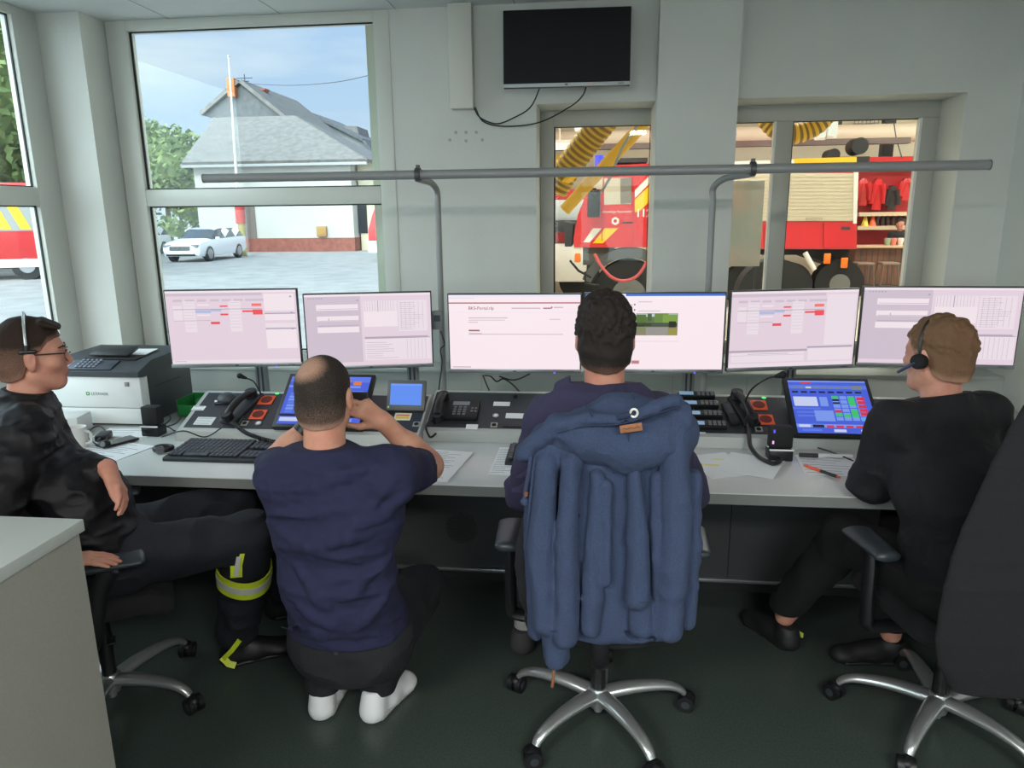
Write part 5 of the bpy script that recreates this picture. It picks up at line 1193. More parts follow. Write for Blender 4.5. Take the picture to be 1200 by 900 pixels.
b.m(M_white).prism(wh,.008,MXZ(Yt-.01)); b.prism([T(744,223),T(744,232),T(766,210),T(766,201)],.008,MXZ(Yt-.01))
b.m(M_yel).prism(ye,.008,MXZ(Yt-.01)); b.prism([T(744,234),T(744,249),T(750,247),T(766,231),T(766,213)],.008,MXZ(Yt-.01))
wpart(b,'marking_stripe',None,t)
b = MB(); b.m(M_white)
MT = lambda px,py: Matrix.Translation((T(px,py)[0],Yt-.012,T(px,py)[1]))@Matrix.Rotation(PI/2,4,'X')
b.text('Freiwillige Feuerwehr',.052,MT(706.5,249.5),.002); b.text('112',.17,MT(744.5,254),.002,bold=True)
b.m(M_white).cyl((T(721,259)[0],Yt-.015,T(721,259)[1]),(T(721,259)[0],Yt,T(721,259)[1]),.065,n=6); b.m(M_red2).cyl((T(721,259)[0],Yt-.018,T(721,259)[1]),(T(721,259)[0],Yt,T(721,259)[1]),.03,n=6)
b.m(M_black_m).box((T(735,261)[0],Yt-.008,T(735,261)[1]),(.17,.01,.025))
wpart(b,'lettering',None,t)
b = MB(); b.tube([(T(699,221)[0]-.03,Yt-.22,T(699,221)[1]),(T(699,221)[0]-.02,Yt-.24,T(699,253)[1])],.028,8)
p = T(696,239); b.box((p[0],Yt-.25,p[1]),(.20,.07,.42),None,.03); wpart(b,'side_mirror',M_black,t)
b = MB(); b.prism([T(*p) for p in ((683,289),(683,311),(712,311),(716,300),(722,289))],2.0,MXZ(Yt+.08)); wpart(b,'underbody',mat('underbody_grey',(84,84,82),.7),t)
# front bumper, lamp, guards
b = MB(); b.prism([T(*p) for p in ((671,288),(671,308),(683,308),(683,288))],2.1,MXZ(Yt+.02)); wpart(b,'bumper',M_white,t)
p = T(677,302); b = MB(); b.box((p[0],Yt-.01,p[1]),(.10,.06,.14),None,.02); wpart(b,'indicator',M_orange,t)
b = MB(); b.tube([(T(668,306)[0],Yt+.1,T(668,306)[1]),(T(678,317)[0],Yt-.05,T(678,317)[1]),(T(693,325)[0],Yt-.05,T(693,325)[1])],.02,8); b.tube([(T(686,318)[0],Yt-.05,T(686,318)[1]),(T(686,332)[0],Yt-.05,T(686,332)[1]),(T(702,334)[0],Yt-.05,T(702,334)[1])],.02,8); wpart(b,'step',M_black,t)
b = MB(); b.prism([T(*p) for p in ((660,260),(661,290),(669,290),(671,262))],1.6,MXZ(Yt+.3)); wpart(b,'front_grille',M_dgrey,t)
# fender and wheel
cx,cz = T(737,331)[0],GZ+.578; 
b = MB(); arc = [(cx+math.cos(a)*.80,cz+math.sin(a)*.76) for a in [PI-.35-k*(PI-.4)/16 for k in range(17)]]; arc2 = [(cx+math.cos(a)*.66,cz+math.sin(a)*.60) for a in [PI-.35-k*(PI-.4)/16 for k in range(17)]][::-1]
b.prism(arc+arc2,.42,MXZ(Yt-.06)); wpart(b,'wheel_arch',mat('arch_grey',(78,80,82),.6),t)
b = MB(); b.m(M_tyre).cyl((cx,Yt-.02,cz),(cx,Yt+.36,cz),.575,n=40).m(mat('hub_grey',(110,110,108),.5)).cyl((cx,Yt-.04,cz),(cx,Yt+.0,cz),.27,n=28).cyl((cx,Yt-.09,cz),(cx,Yt-.03,cz),.11,n=18)
wpart(b,'wheel',None,t)
b = MB()
b.cyl((cx+2.3,Yt-.02,cz),(cx+2.3,Yt+.36,cz),.575,n=40); wpart(b,'wheel',M_tyre,t)
b = MB(); b.prism([T(800,190),T(820,190),T(820,300),T(800,300)],2.2,MXZ(Yt)); wpart(b,'equipment_body',M_red,t)
# beacon and roof gear
for px,lab in ((702,0),(709,1)):
    p = T(px,192); b = MB(); b.cyl((p[0],Yt+.4+lab*.5,p[1]-.05),(p[0],Yt+.4+lab*.5,p[1]+.16),.07,n=14); wpart(b,'blue_beacon',mat('beacon_blue',(70,80,220),.2,emis=(90,90,240),estr=.5),t)
p0 = T(700,191); p1 = T(760,189); b = MB(); b.bb((p0[0]+.2,Yt+.2,p1[1]),(p1[0],Yt+2.0,p1[1]+.07)); wpart(b,'roof_rack',M_dgrey,t)
# red compressed-air hose from cab to hall
b = MB(); b.tube(bez([W(697,298,y=Yt-.2),W(705,312,y=Yt-.35),W(717,325,y=Yt-.4),W(732,329,y=Yt-.4),W(748,322,y=Yt-.35),W(762,300,y=Yt-.3)],6),.025,8); o = b.build('air_hose',mat('hose_red',(190,80,84),.5)); tag(o,'thin red air hose sagging in front of the fire truck wheel','hose')
# dark vehicle front behind the cab's nose
t = thing('parked_vehicle','red vehicle with white bonnet parked behind the fire truck cab in the hall','vehicle',(W(655,300,y=16).x,16,GZ))
o_ = W(655,300,y=16)
b = MB(); b.bb((o_.x-.15,16,W(655,285,y=16).z),(o_.x+.75,18,W(655,222,y=16).z),.08); wpart(b,'cab',M_red2,t)
b = MB(); b.bb((o_.x-.15,15.98,W(655,262,y=16).z),(o_.x+.55,16.05,W(655,234,y=16).z),.03); wpart(b,'windscreen',mat('windscreen_pale',(190,200,204),.2),t)
b = MB(); b.bb((o_.x-.15,15.9,W(655,330,y=16).z),(o_.x+.6,17.5,W(655,285,y=16).z),.04); wpart(b,'front_panel',M_white,t)
b = MB(); b.bb((o_.x-.15,15.8,W(655,272,y=16).z),(o_.x+.5,15.95,W(655,258,y=16).z),.03); wpart(b,'winch',M_dgrey,t)
for q in (.45,): b = MB(); b.cyl((o_.x+q,16.2,GZ+.46),(o_.x+q,16.5,GZ+.46),.46,n=26); wpart(b,'wheel',M_tyre,t)
# long fire truck with shutters seen through the right window
Yt = 15.0
t = thing('fire_truck','long fire truck with beige roller shutters above red lockers, right of the pillar','fire truck',(W(930,340,y=Yt).x,Yt,GZ))
b = MB(); b.prism([T(*p) for p in ((836,190),(1004,186),(1004,292),(836,292))],2.3,MXZ(Yt)); wpart(b,'body',M_red,t)
b = MB(); b.prism([T(*p,Yt) for p in ((838,203),(1000,203),(1000,259),(838,259))],.02,MXZ(Yt-.03)); sh_ = wpart(b,'roller_shutter',mat('shutter_beige',(206,196,172),.55),t)
b = MB(); 
for k in range(1,14):
    z = 203+k*4.2; b.prism([T(*p,Yt) for p in ((838,z),(1000,z),(1000,z+.4),(838,z+.4))],.004,MXZ(Yt-.034))
b.prism([T(*p,Yt) for p in ((944,255),(963,255),(963,258),(944,258))],.02,MXZ(Yt-.05)); wpart(b,'shutter_slats',mat('shutter_line',(176,166,146),.6),t)
b = MB(); b.prism([T(*p,Yt) for p in ((1000,201),(1005,201),(1003,262),(999,262))],.04,MXZ(Yt-.05)); wpart(b,'shutter_guide',M_white,t)
b = MB()
for x0,x1 in ((838,894),(896,962),(965,1001)): b.prism([T(*p,Yt) for p in ((x0,262),(x1,262),(x1,290),(x0,290))],.03,MXZ(Yt-.03))
wpart(b,'locker_door',mat('locker_red',(214,34,46),.35),t)
b = MB(); b.prism([T(*p,Yt) for p in ((985,266),(995,266),(995,269),(985,269))],.02,MXZ(Yt-.06)); wpart(b,'locker_handle',M_dgrey,t)
b = MB(); b.m(M_yel).prism([T(*p,Yt) for p in ((930,186),(1003,184),(1003,190),(930,192))],.03,MXZ(Yt-.04)).m(M_white).prism([T(*p,Yt) for p in ((838,190),(930,187),(930,195),(838,197))],.03,MXZ(Yt-.04)); wpart(b,'roof_stripe',None,t)
for px in (877,926,985):
    cx = T(px,329)[0]; r_ = .45 if px<950 else .47; cz = GZ+r_+.002
    b = MB(); b.m(M_tyre).cyl((cx,Yt+.05,cz),(cx,Yt+.4,cz),r_,n=34).m(mat('hub_grey',(110,110,108),.5)).cyl((cx,Yt+.02,cz),(cx,Yt+.06,cz),r_*.42,n=22); wpart(b,'wheel',None,t)
b = MB()
for (a0_,b0_),(a1_,b1_) in (((889,297),(876,317)),((943,296),(954,316))): b.cyl((T(a0_,b0_)[0],Yt-.02,T(a0_,b0_)[1]),(T(a1_,b1_)[0],Yt-.02,T(a1_,b1_)[1]),.05,n=10)
wpart(b,'mudguard_stay',M_white,t)
b = MB(); b.prism([T(*p) for p in ((838,292),(1004,292),(1000,318),(950,300),(838,300))],1.6,MXZ(Yt+.4)); wpart(b,'chassis',M_black_m,t)
for px,py in ((969,303),(989,308)):
    b = MB(); b.box((T(px,py)[0],Yt-.02,T(px,py)[1]),(.13,.03,.2),None,.02); wpart(b,'reflector',M_orange,t)
# reel on the roof
p = W(1004,172,y=Yt+.8)
b = MB(); b.cyl((p.x,Yt+.6,p.z),(p.x,Yt+1.0,p.z),.16,n=26); b.cyl((p.x-.45,Yt+.7,p.z-.15),(p.x-.45,Yt+1.1,p.z-.15),.12,n=20); b.bb((p.x-.6,Yt+.6,p.z-.34),(p.x+.2,Yt+1.2,p.z-.20)); wpart(b,'hose_reel',M_black,t)
# standing display board
t = thing('display_board','grey-pink display board standing in the hall just right of the pillar','board',(W(873,312,y=8.5).x,8.5,GZ))
a0_ = W(856,212,y=8.5); a1_ = W(890,312,y=8.5)
b = MB(); b.bb((a0_.x,8.5,a1_.z),(a1_.x,8.53,a0_.z),.004); wpart(b,'panel',mat('board_print',(176,160,156),.3,col2=(150,160,158),nscale=2.5),t)
b = MB()
for x in (a0_.x+.03,a1_.x-.03): b.bb((x-.012,8.53,GZ),(x+.012,8.55,a0_.z)); b.bb((x-.02,8.3,GZ),(x+.02,8.75,GZ+.02))
wpart(b,'stand',M_dgrey,t)
# yellow exhaust hoses
M_hose = mat('exhaust_hose',(196,160,52),.6); M_hose2 = mat('hose_smooth_yellow',(226,176,48),.5)
def ribbed(pts, r, rib, m, name, label, sub=10, amp=.06):
    P_ = bez(pts,sub); Lh = sum((a-c).length for a,c in zip(P_,P_[1:])); n = max(8,int(Lh/rib*4)); Q = []; acc = 0; seg = 0; out = []; rr = []
    cum = [0]
    for a,c in zip(P_,P_[1:]): cum.append(cum[-1]+(c-a).length)
    for k in range(n+1):
        s = Lh*k/n
        while seg < len(P_)-2 and cum[seg+1] < s: seg += 1
        f = (s-cum[seg])/max(1e-6,cum[seg+1]-cum[seg]); out.append(P_[seg].lerp(P_[seg+1],min(1,f))); rr.append(r*(1+amp*math.cos(2*PI*s/rib)))
    b = MB(); b.tube(out,rr,18); o = b.build(name,m); tag(o,label,'hose')
    if amp > .03:
        dk = mat('hose_rib_dark',(128,100,34),.6); o.data.materials.append(dk); k = 0
        for f in o.data.polygons:
            i = f.index//18
            if i < n and math.cos(2*PI*(Lh*(i+.5)/n)/rib) < -.2: f.material_index = 1
    return o
ribbed([Vector((W(850,100,y=7).x,7,HZ-.02)),W(790,50,y=7),W(750,95,y=7),W(716,132,y=7),W(690,164,y=7.1),W(664,200,y=7.2),W(650,222,y=7.25)],.125,.055,M_hose,'exhaust_hose','thick ribbed yellow exhaust hose at the left of the hall window')
b = MB(); p = W(662,198,y=7.2); b.tube([W(660,196,y=7.15),W(664,199,y=7.2)],.15,20)
o = b.build('hose_clamp_ring',M_yel,bpy.data.objects['exhaust_hose'])
ribbed([Vector((W(880,90,y=6.6).x,6.6,HZ-.02)),W(825,57,y=6.6),W(790,100,y=6.6),W(764,133,y=6.6),W(735,166,y=6.7),W(700,204,y=6.8),W(662,246,y=6.9)],.055,.03,M_hose2,'exhaust_hose','thinner smooth yellow hose crossing in front of the red truck cab',amp=.02)
b = MB(); b.tube(bez([W(752,140,y=6.5),W(732,168,y=6.5),W(722,190,y=6.5),W(716,206,y=6.55),W(704,226,y=6.6)],8),.012,8); o = b.build('grey_cable',mat('cable_grey',(150,152,156),.5)); tag(o,'thin grey cable hanging along the smooth yellow hose','cable')
ribbed([Vector((W(980,60,y=7).x,7,HZ+.02)),W(978,60,y=7),W(975,120,y=7),W(962,142,y=7),W(945,153,y=7),W(926,157,y=7),W(908,150,y=7.05),W(892,125,y=7.1),W(885,60,y=7.1)],.085,.05,M_hose2,'exhaust_hose','curved ribbed yellow hose at the top of the right hall window',amp=.06)
# dark post, cage heater, cables on the far wall of the hall
p = W(1038,180,y=19); b = MB(); b.bb((p.x-.13,18.9,GZ),(p.x+.13,19.1,HZ)); o = b.build('trim_hall_post',M_dgrey); o['kind']='structure'
p0 = W(1002,141,y=18.5); p1 = W(1028,158,y=18.5)
t = thing('wire_cage_unit','pale wire cage unit hung high in the right part of the hall','cage',(p0.x,18.5,p1.z)); b = MB(); w_ = p1.x-p0.x; h_ = p0.z-p1.z
for k in range(7): b.cyl((w_*k/6,0,0),(w_*k/6,0,h_),.012,n=6)
for k in range(6): b.cyl((0,0,h_*k/5),(w_,0,h_*k/5),.012,n=6)
b.build('cage',mat('cage_grey',(150,144,130),.5),t); b = MB(); b.bb((.05,.05,.03),(w_-.05,.3,h_-.03)); b.build('box',M_white,t); b = MB(); b.cyl((w_/2,.1,h_),(w_/2,.1,HZ-p1.z),.02,n=6); b.build('hanger',M_dgrey,t)
p = W(979,148,y=18.5); b = MB(); b.bb((p.x-.12,18.4,p.z-.2),(p.x+.12,18.6,p.z+.18),.02); b.cyl((p.x,18.5,p.z+.15),(p.x,18.5,HZ),.015,n=6); o = b.build('ceiling_speaker',M_black); tag(o,'small black box hung from the hall ceiling left of the wire cage','speaker')
b = MB(); b.tube(bez([W(1046,130,y=17),W(1050,160,y=17),W(1057,185,y=17)],6),.012,6); o = b.build('power_cable',M_dgrey); tag(o,'thin dark cord hanging down the pale hall wall at right','cord')
# bar corner: red back wall, shelves, jackets, counter, stools, attendant
Yb = 18.8
a0_ = W(1006,186,y=Yb); a1_ = W(1090,290,y=Yb)
t = thing('red_shelf_wall','red shelving wall with two pale shelves in the hall corner','shelves',(a0_.x,Yb,GZ))
b = MB(); b.bb((a0_.x,Yb,GZ),(a1_.x,Yb+.1,a0_.z)); wpart(b,'back_panel',M_red2,t)
b = MB(); b.bb((a0_.x,Yb-.5,a0_.z-.12),(a1_.x,Yb,a0_.z)); wpart(b,'top_beam',M_red,t)
for y_ in (251,267):
    z = W(1040,y_,y=Yb-.2).z; b = MB(); b.bb((a0_.x,Yb-.4,z-.04),(W(1068,y_,y=Yb).x,Yb,z+.05)); wpart(b,'shelf',mat('shelf_pale',(214,190,160),.6),t)
r = random.Random(4); z1_ = W(1040,267,y=Yb-.2).z+.05; z0_ = W(1040,251,y=Yb-.2).z+.05
for k,(px,c) in enumerate([(1013,'yellow'),(1022,'orange')]):
    x = W(px,267,y=Yb-.25).x; t = thing('small_cone',f'small {c} cone standing on the lower shelf of the red shelving wall','cone',(x,Yb-.25,z1_)); b = MB(); b.lathe([(.09,0),(.08,.02),(.02,.26)],(0,0,0),12); b.build('cone',mat('cone_'+c,(232,214,80) if c=='yellow' else (240,110,60),.5),t)
for k in range(6):
    x = W(1027+k*6.3,267,y=Yb-.25).x; b = MB(); b.lathe([(.05,0),(.05,.2),(.02,.26),(.02,.32)],(x,Yb-.25,z1_),10); o = b.build('bottle',mat('bottle_dark',(60,40,40),.3)); tag(o,['first','second','third','fourth','fifth','last'][k]+' small dark bottle from the cones on the lower red shelf','bottle',group='bottles on the lower hall shelf')
# jackets hung above
for k,(px,py,w_,h_,c,lab) in enumerate([(1011,225,.22,.62,M_red,'red jacket hanging left of the black one'),(1028,228,.20,.70,mat('jacket_bright',(214,34,40),.7),'bright red jacket hanging beside the black gear'),(1045,232,.20,.55,mat('jacket_black',(52,44,44),.8),'black jacket hanging between red ones'),(1062,222,.20,.50,M_red,'red coat hanging at the far right of the hall corner')]):
    p = W(px,py,y=Yb-.25); t = thing('hanging_jacket',lab,'jacket',p)
    b = MB(); b.tube([(0,0,h_/2),(0,0,h_*.35),(.02,0,0),(0,0,-h_/2)],[.06,w_*.5,w_*.55,w_*.5],14,flat=.4,up=(0,1,0)); b.build('jacket_body',c,t)
    b = MB(); 
    for s in (-1,1): b.tube([(s*w_*.4,0,h_*.33),(s*w_*.62,0,0),(s*w_*.66,0,-h_*.3)],[.09,.08,.07],10)
    b.build('sleeve',c,t); b = MB(); b.cyl((0,.0,h_*.5),(0,.22,h_*.5),.015,n=6); b.build('hook',M_dgrey,t)
# the bar
Yc = 17.2; c0_ = W(1003,288,y=Yc); c1_ = W(1064,288,y=Yc)
t = thing('bar_counter','brown panelled bar counter with pale top in the hall corner','counter',(c0_.x,Yc,GZ)); M_wood = mat('bar_wood',(112,72,54),.6,noise=.2,nscale=3)
b = MB(); b.bb((c0_.x,Yc,GZ),(c1_.x,Yc+.5,c0_.z-.05)); 
bf = wpart(b,'front',M_wood,t); b = MB(); 
for k in range(1,9): x = c0_.x+(c1_.x-c0_.x)*k/9; b.bb((x-.01,Yc-.005,GZ),(x+.01,Yc,c0_.z-.06))
wpart(b,'board_gaps',M_dgrey,t)
b = MB(); b.bb((c0_.x-.05,Yc-.12,c0_.z-.05),(c1_.x+.05,Yc+.55,c0_.z),.01); wpart(b,'counter_top',mat('counter_pale',(206,172,140),.5),t)
for k,(px,lab) in enumerate(((1009,'left dark bar stool in front of the panelled counter'),(1038,'right dark bar stool in front of the panelled counter'))):
    p = W(px,336,y=Yc-.6); t = thing('bar_stool',lab,'bar stool',(p.x,Yc-.6,GZ)); h_ = .80
    b = MB(); b.bb((-.18,-.18,h_-.05),(.18,.18,h_),.02); b.build('seat',mat('stool_seat',(140,120,104),.5),t)
    for sx in (-1,1):
        for sy in (-1,1): b = MB(); b.cyl((sx*.15,sy*.15,h_-.05),(sx*.22,sy*.22,0),.018,n=8); b.build('leg',mat('stool_leg',(120,104,92),.4,metal=.4),t)
    b = MB(); b.tube([(-.19,-.19,.3),(.19,-.19,.3),(.19,.19,.3),(-.19,.19,.3)],.012,6,closed=True); b.build('foot_ring',M_dgrey,t)
for k,(px,c,lab) in enumerate(((1040,(150,170,140),'pale green cup on the bar counter'),(1047,(220,130,110),'pink box on the bar counter'),(1055,(230,220,210),'white cup on the bar counter'))):
    p = W(px,284,y=Yc+.1); b = MB(); b.lathe([(.05,0),(.07,.12),(.065,.16)],(p.x,Yc+.1,c0_.z),12); o = b.build('cup',mat('cup_%d'%k,c,.5)); tag(o,lab,'cup')
# ================================================================ PEOPLE
def WV(*a, **k): return np.array(W(*a,**k))
def limb(F_, pts, rs, k=.02): F_.chain(pts,rs,k)
M_lens = glass_mat('spectacle_lens',(250,250,250),1.0)
# ---------------------------------------------------------------- left man: profile, black jacket, headset and glasses
SK_A = skin_mat('skin_a',(206,150,128),(190,128,110))
fa = nv((.80,.60,0)); ra = nv((.60,-.80,0)); up = V3(0,0,1)
hA = WV(39,417,d=2.42); pA = thing('person','seated man at left in black jacket and reflective trousers, wearing glasses and headset','person',(-1.62,2.12,0))
neckA = hA-up*.165-fa*.045; shR = neckA+ra*.175-up*.035; shL = neckA-ra*.175-up*.035
pelA = V3(-1.655,2.125,.585); elR = V3(-1.76,1.80,.80); wrR = V3(-1.545,1.775,.738); elL = WV(66,545,d=2.50); wrL = WV(126,550,d=2.36)
hipR = pelA+ra*.085; hipL = pelA-ra*.085; knR = V3(-1.235,2.33,.575); knL = V3(-1.40,2.56,.60); anR = V3(-1.36,2.40,.11); anL = V3(-1.33,2.74,.10)
frA = head_frame(fa+up*-.03)
F_ = Field((-2.35,1.62,.02),(-1.10,2.90,1.42),.0055)
midA = pelA+up*.22+fa*-.055; chA = neckA-up*.20+fa*.01
F_.slab(pelA,midA,(.14,.08),(.135,.075),ra); F_.slab(midA,chA,(.135,.075),(.15,.08),ra); F_.cone(shR,shL,.05,.05,.05)
F_.cone(neckA-up*.04,neckA+up*.02+fa*.01,.062,.058,.03); F_.cone(neckA,hA-up*.06-fa*.02,.058,.056,.02)
limb(F_,[shR,elR,wrR],[.045,.040,.028]); limb(F_,[shL,elL,wrL],[.045,.038,.028])
limb(F_,[hipR,knR,anR],[.075,.055,.04]); limb(F_,[hipL,knL,anL],[.075,.055,.04])
gA,RA = head(F_,hA,frA,1.0)
hand(F_,wrR,nv((.80,.36,-.10)),(0,0,-1),(-.5,.8,0),(.12,.15,.12),1.0,.04,(.6,.1))
hand(F_,wrL,nv(WV(152,590,d=2.33)-wrL),nv((-.3,-.5,-.6)),nv((.2,-.6,.5)),(.30,.35,.25),1.0,.03,(.25,.3))
F_.build('body',SK_A,pA)
# jacket
F_ = Field((-2.35,1.60,.45),(-1.25,2.62,1.25),.005); J = lambda v: v
F_.slab(pelA+up*.02,midA+fa*.01,(.180,.135),(.180,.112),ra,.03); F_.slab(midA+fa*.01,chA,(.180,.118),(.19,.110),ra,.03); F_.slab(chA,neckA-up*.05,(.19,.110),(.13,.09),ra,.04); F_.cone(shR-up*.02,shL-up*.02,.068,.068,.06)
F_.cone(neckA-up*.06,neckA+up*.045+fa*.012,.082,.074,.03)
limb(F_,[shR,elR,wrR-nv(wrR-elR)*.0],[.078,.062,.045],.03); limb(F_,[shL,elL,wrL-nv(wrL-elL)*.035],[.075,.060,.042],.03)
F_.ruffle(.012,10,(1,1,1.8),5); F_.ruffle(.006,22,(1,1,1.6),9)
F_.cut(wrR-nv(wrR-elR)*.02,wrR-elR,.10); F_.cut(neckA+up*.055,up+fa*.22,.13); F_.cut(pelA-up*.04,-up,.4)
M_jk = mat('black_jacket',(13,13,19),.62,spec=.35,bump=.1,bscale=300)
F_.build('jacket',M_jk,pA)
# trousers with reflective bands
M_tr = mat('dark_blue_trousers',(18,20,30),.85,bump=.2,bscale=60)
F_ = Field((-1.95,1.75,.05),(-1.05,2.95,.80),.005)
F_.slab(pelA-up*.06,pelA+up*.04,(.175,.145),(.17,.14),ra,.04); limb(F_,[hipR,knR,anR+V3(0,0,.04)],[.105,.082,.078],.04); limb(F_,[hipL,knL,anL+V3(0,0,.04)],[.105,.082,.078],.04)
F_.ruffle(.012,10,(1,1,1.3),2); F_.cut(anR-up*.02,-up,.14); F_.cut(anL-up*.02,-up,.14)
F_.build('trousers',M_tr,pA)
M_hv = mat('reflective_yellow',(206,222,50),.5,emis=(200,220,40),estr=0); M_hs = mat('reflective_silver',(196,198,192),.4)
def band(name, p, ax, r0, h_, m, mid=None, amp=1.0, sq=1.0):
    ax = Vector(ax).normalized(); u = ax.orthogonal().normalized(); v = ax.cross(u); b = MB(); n = 36
    def ring(rr,t0,t1,mm):
        b.m(mm); A = [];B_=[];C_=[];D_=[]
        for k in range(n):
            a = 2*PI*k/n; d_ = (u*math.cos(a)+v*math.sin(a)); w_ = 1+.04*math.sin(3*a)
            A.append(b.bm.verts.new(Vector(p)+d_*rr*w_+ax*t0)); B_.append(b.bm.verts.new(Vector(p)+d_*rr*w_+ax*t1)); C_.append(b.bm.verts.new(Vector(p)+d_*(rr-.004)*w_+ax*t1)); D_.append(b.bm.verts.new(Vector(p)+d_*(rr-.004)*w_+ax*t0))
        for k in range(n):
            j = (k+1)%n
            for q in ((A,B_),(B_,C_),(C_,D_),(D_,A)): f = b.bm.faces.new((q[0][k],q[0][j],q[1][j],q[1][k])); f.material_index = b.mi
    ring(r0,-h_/2,h_/2,m)
    if mid: ring(r0+.002,-h_*.17,h_*.17,mid)
    o = b.build(name,None,pA); 
    for v_ in o.data.vertices: v_.co -= Vector(pA.location)
    return o
sh_ax = Vector(anR)-Vector(knR); c1 = Vector(knR)+sh_ax*.37
band('reflective_band',c1,sh_ax+Vector((.05,.0,.1)),.098,.075,M_hv,M_hs); 
c2 = Vector(knR)+sh_ax*.9; 
# pocket flap strips on the thigh side facing the camera
def strip(name, pts, w, m, parent, off):
    b = MB(); P_ = [Vector(q) for q in pts]; vdir = (Vector((0,0,EYE))-P_[0]).normalized()
    rows = []
    for i,q in enumerate(P_):
        t_ = (P_[min(i+1,len(P_)-1)]-P_[max(i-1,0)]).normalized(); s_ = t_.cross(vdir).normalized()*w/2; rows.append((q+s_,q-s_))
    for (a,b_),(c,d_) in zip(rows,rows[1:]):
        slab(b,[a,c,d_,b_],off)
    o = b.build(name,m,parent); 
    for v_ in o.data.vertices: v_.co -= Vector(parent.location)
    return o
def onleg(px,py,ax0,ax1,r):
    """point on the leg cylinder surface facing the camera"""
    o = np.array((0,0,EYE)); v = WV(px,py,d=1)-o; a = np.array(ax0,float); u_ = nv(np.array(ax1,float)-a)
    w0 = o-a; A = v-u_*(v@u_); B = w0-u_*(w0@u_); aa = A@A; bb = 2*A@B; cc = B@B-r*r; D = bb*bb-4*aa*cc
    t = (-bb-math.sqrt(D))/(2*aa) if D>0 else -bb/(2*aa); return o+v*t
strip('reflective_strip',[onleg(x,y,knR,anR,.095) for x,y in ((277,676),(277,662),(280,648))],.040,M_hv,pA,.004)
strip('reflective_strip',[onleg(x,y,knR,anR,.097) for x,y in ((277,674),(278,664),(280,652))],.016,M_hs,pA,.006)
strip('reflective_strip',[onleg(x,y,knR,anR,.095) for x,y in ((281,750),(272,762),(262,772))],.018,M_hv,pA,.004)
strip('reflective_strip',[onleg(x,y,knR,anR,.095) for x,y in ((260,770),(268,778),(276,780))],.024,M_hv,pA,.004)
M_boot = mat('black_boot',(20,20,21),.5)
dR = nv((.75,.45,0)); dL = nv((.8,.3,0))
shoe('boot',V3(anR[0],anR[1],0)-dR*.07,V3(anR[0],anR[1],0)+dR*.21,up,M_boot,pA,h_=.11,w=.050); shoe('boot',V3(anL[0],anL[1],0)-dL*.07,V3(anL[0],anL[1],0)+dL*.20,up,M_boot,pA,h_=.11)
HA = hair_mat('hair_brown_fade',(44,32,26),(150,112,96))
hair_part('hair',hA,frA,HA,pA,top=.016,side=.003,fade=([-.09,-.02,.03,.055],[.35,.55,.75,1.3]),tuft=1,rough=.003)
# ears sit outside the hair; headset and glasses
b = MB(); arcp = [gA(.090*math.cos(a),-.012,.035+.110*math.sin(a)) for a in np.linspace(.12,PI-.12,22)]
b.tube(arcp,.0055,8,flat=.6); o = b.build('headset_band',mat('headband_silver',(214,226,230),.25,metal=.6),pA)
def rebase(o): 
    for v_ in o.data.vertices: v_.co -= Vector(o.parent.location)
    return o
rebase(o)
b = MB(); b.cyl(gA(.083,-.012,.048),gA(.084,-.012,.030),.008,.008,n=12); p = gA(.084,-.010,.026); Mr = Matrix([list(frA[0]),list(frA[1]),list(frA[2])]).transposed()
b.box(p,(.012,.052,.014),Mr,.006); rebase(b.build('headset_temple_pad',M_black,pA))
b = MB(); Mg_ = mat('glasses_frame',(30,28,30),.4)
for q in (-1,1):
    b.tube([gA(q*.079,-.012,.014),gA(q*.074,.05,.014),gA(q*.064,.092,.012)],.0022,8)
    b.tube([gA(q*.033+.026*math.cos(a),.100-.010*abs(math.cos(a)),.000+.019*math.sin(a)) for a in np.linspace(0,2*PI,24,endpoint=False)],.0012,6,closed=True)
b.tube([gA(-.008,.103,.004),gA(0,.107,.006),gA(.008,.103,.004)],.0015,6); gl_ = rebase(b.build('glasses_frame',Mg_,pA))
for q in (-1,1): b = MB(); b.tube([gA(q*.014,.093,.027),gA(q*.032,.090,.033),gA(q*.048,.074,.028)],[.003,.0038,.002],8); rebase(b.build('eyebrow',mat('brow_brown',(54,40,32),.8),pA))
# ---------------------------------------------------------------- crouching man photographing
SK_B = skin_mat('skin_b',(212,160,134),(196,134,112))
fb = nv((.04,1,0)); rb = nv((1,-.04,0)); hB = WV(381,464,d=2.13)
pB = thing('person','crouching man in navy t-shirt, dark jeans and white sneakers, holding up a phone','person',(-.75,2.1,0))
neckB = hB+V3(.0,-.035,-.135); sLB = WV(335,563,d=2.12); sRB = WV(458,556,d=2.12); eRB = WV(503,547,d=2.42); wRB = WV(449,494,d=2.30); eLB = WV(322,545,d=2.36); wLB = WV(362,497,d=2.36)
plB = V3(-.780,2.09,.372); hLB = plB-rb*.09; hRB = plB+rb*.09; kRB = WV(492,688,d=2.70); kLB = V3(-.98,2.50,.40); aLB = V3(-.92,2.155,.10); aRB = V3(-.725,2.165,.10)
F_ = Field((-1.25,1.75,.02),(-.25,2.70,1.36),.0055)
m1 = V3(-.775,1.985,.60); m2 = V3(-.765,1.965,.82)
F_.slab(plB,m1,(.15,.11),(.14,.10),rb); F_.slab(m1,m2,(.14,.10),(.155,.10),rb); F_.cone(sLB,sRB,.05,.05,.05)
F_.cone(neckB-up*.05,hB+V3(0,-.02,-.05),.062,.058,.03)
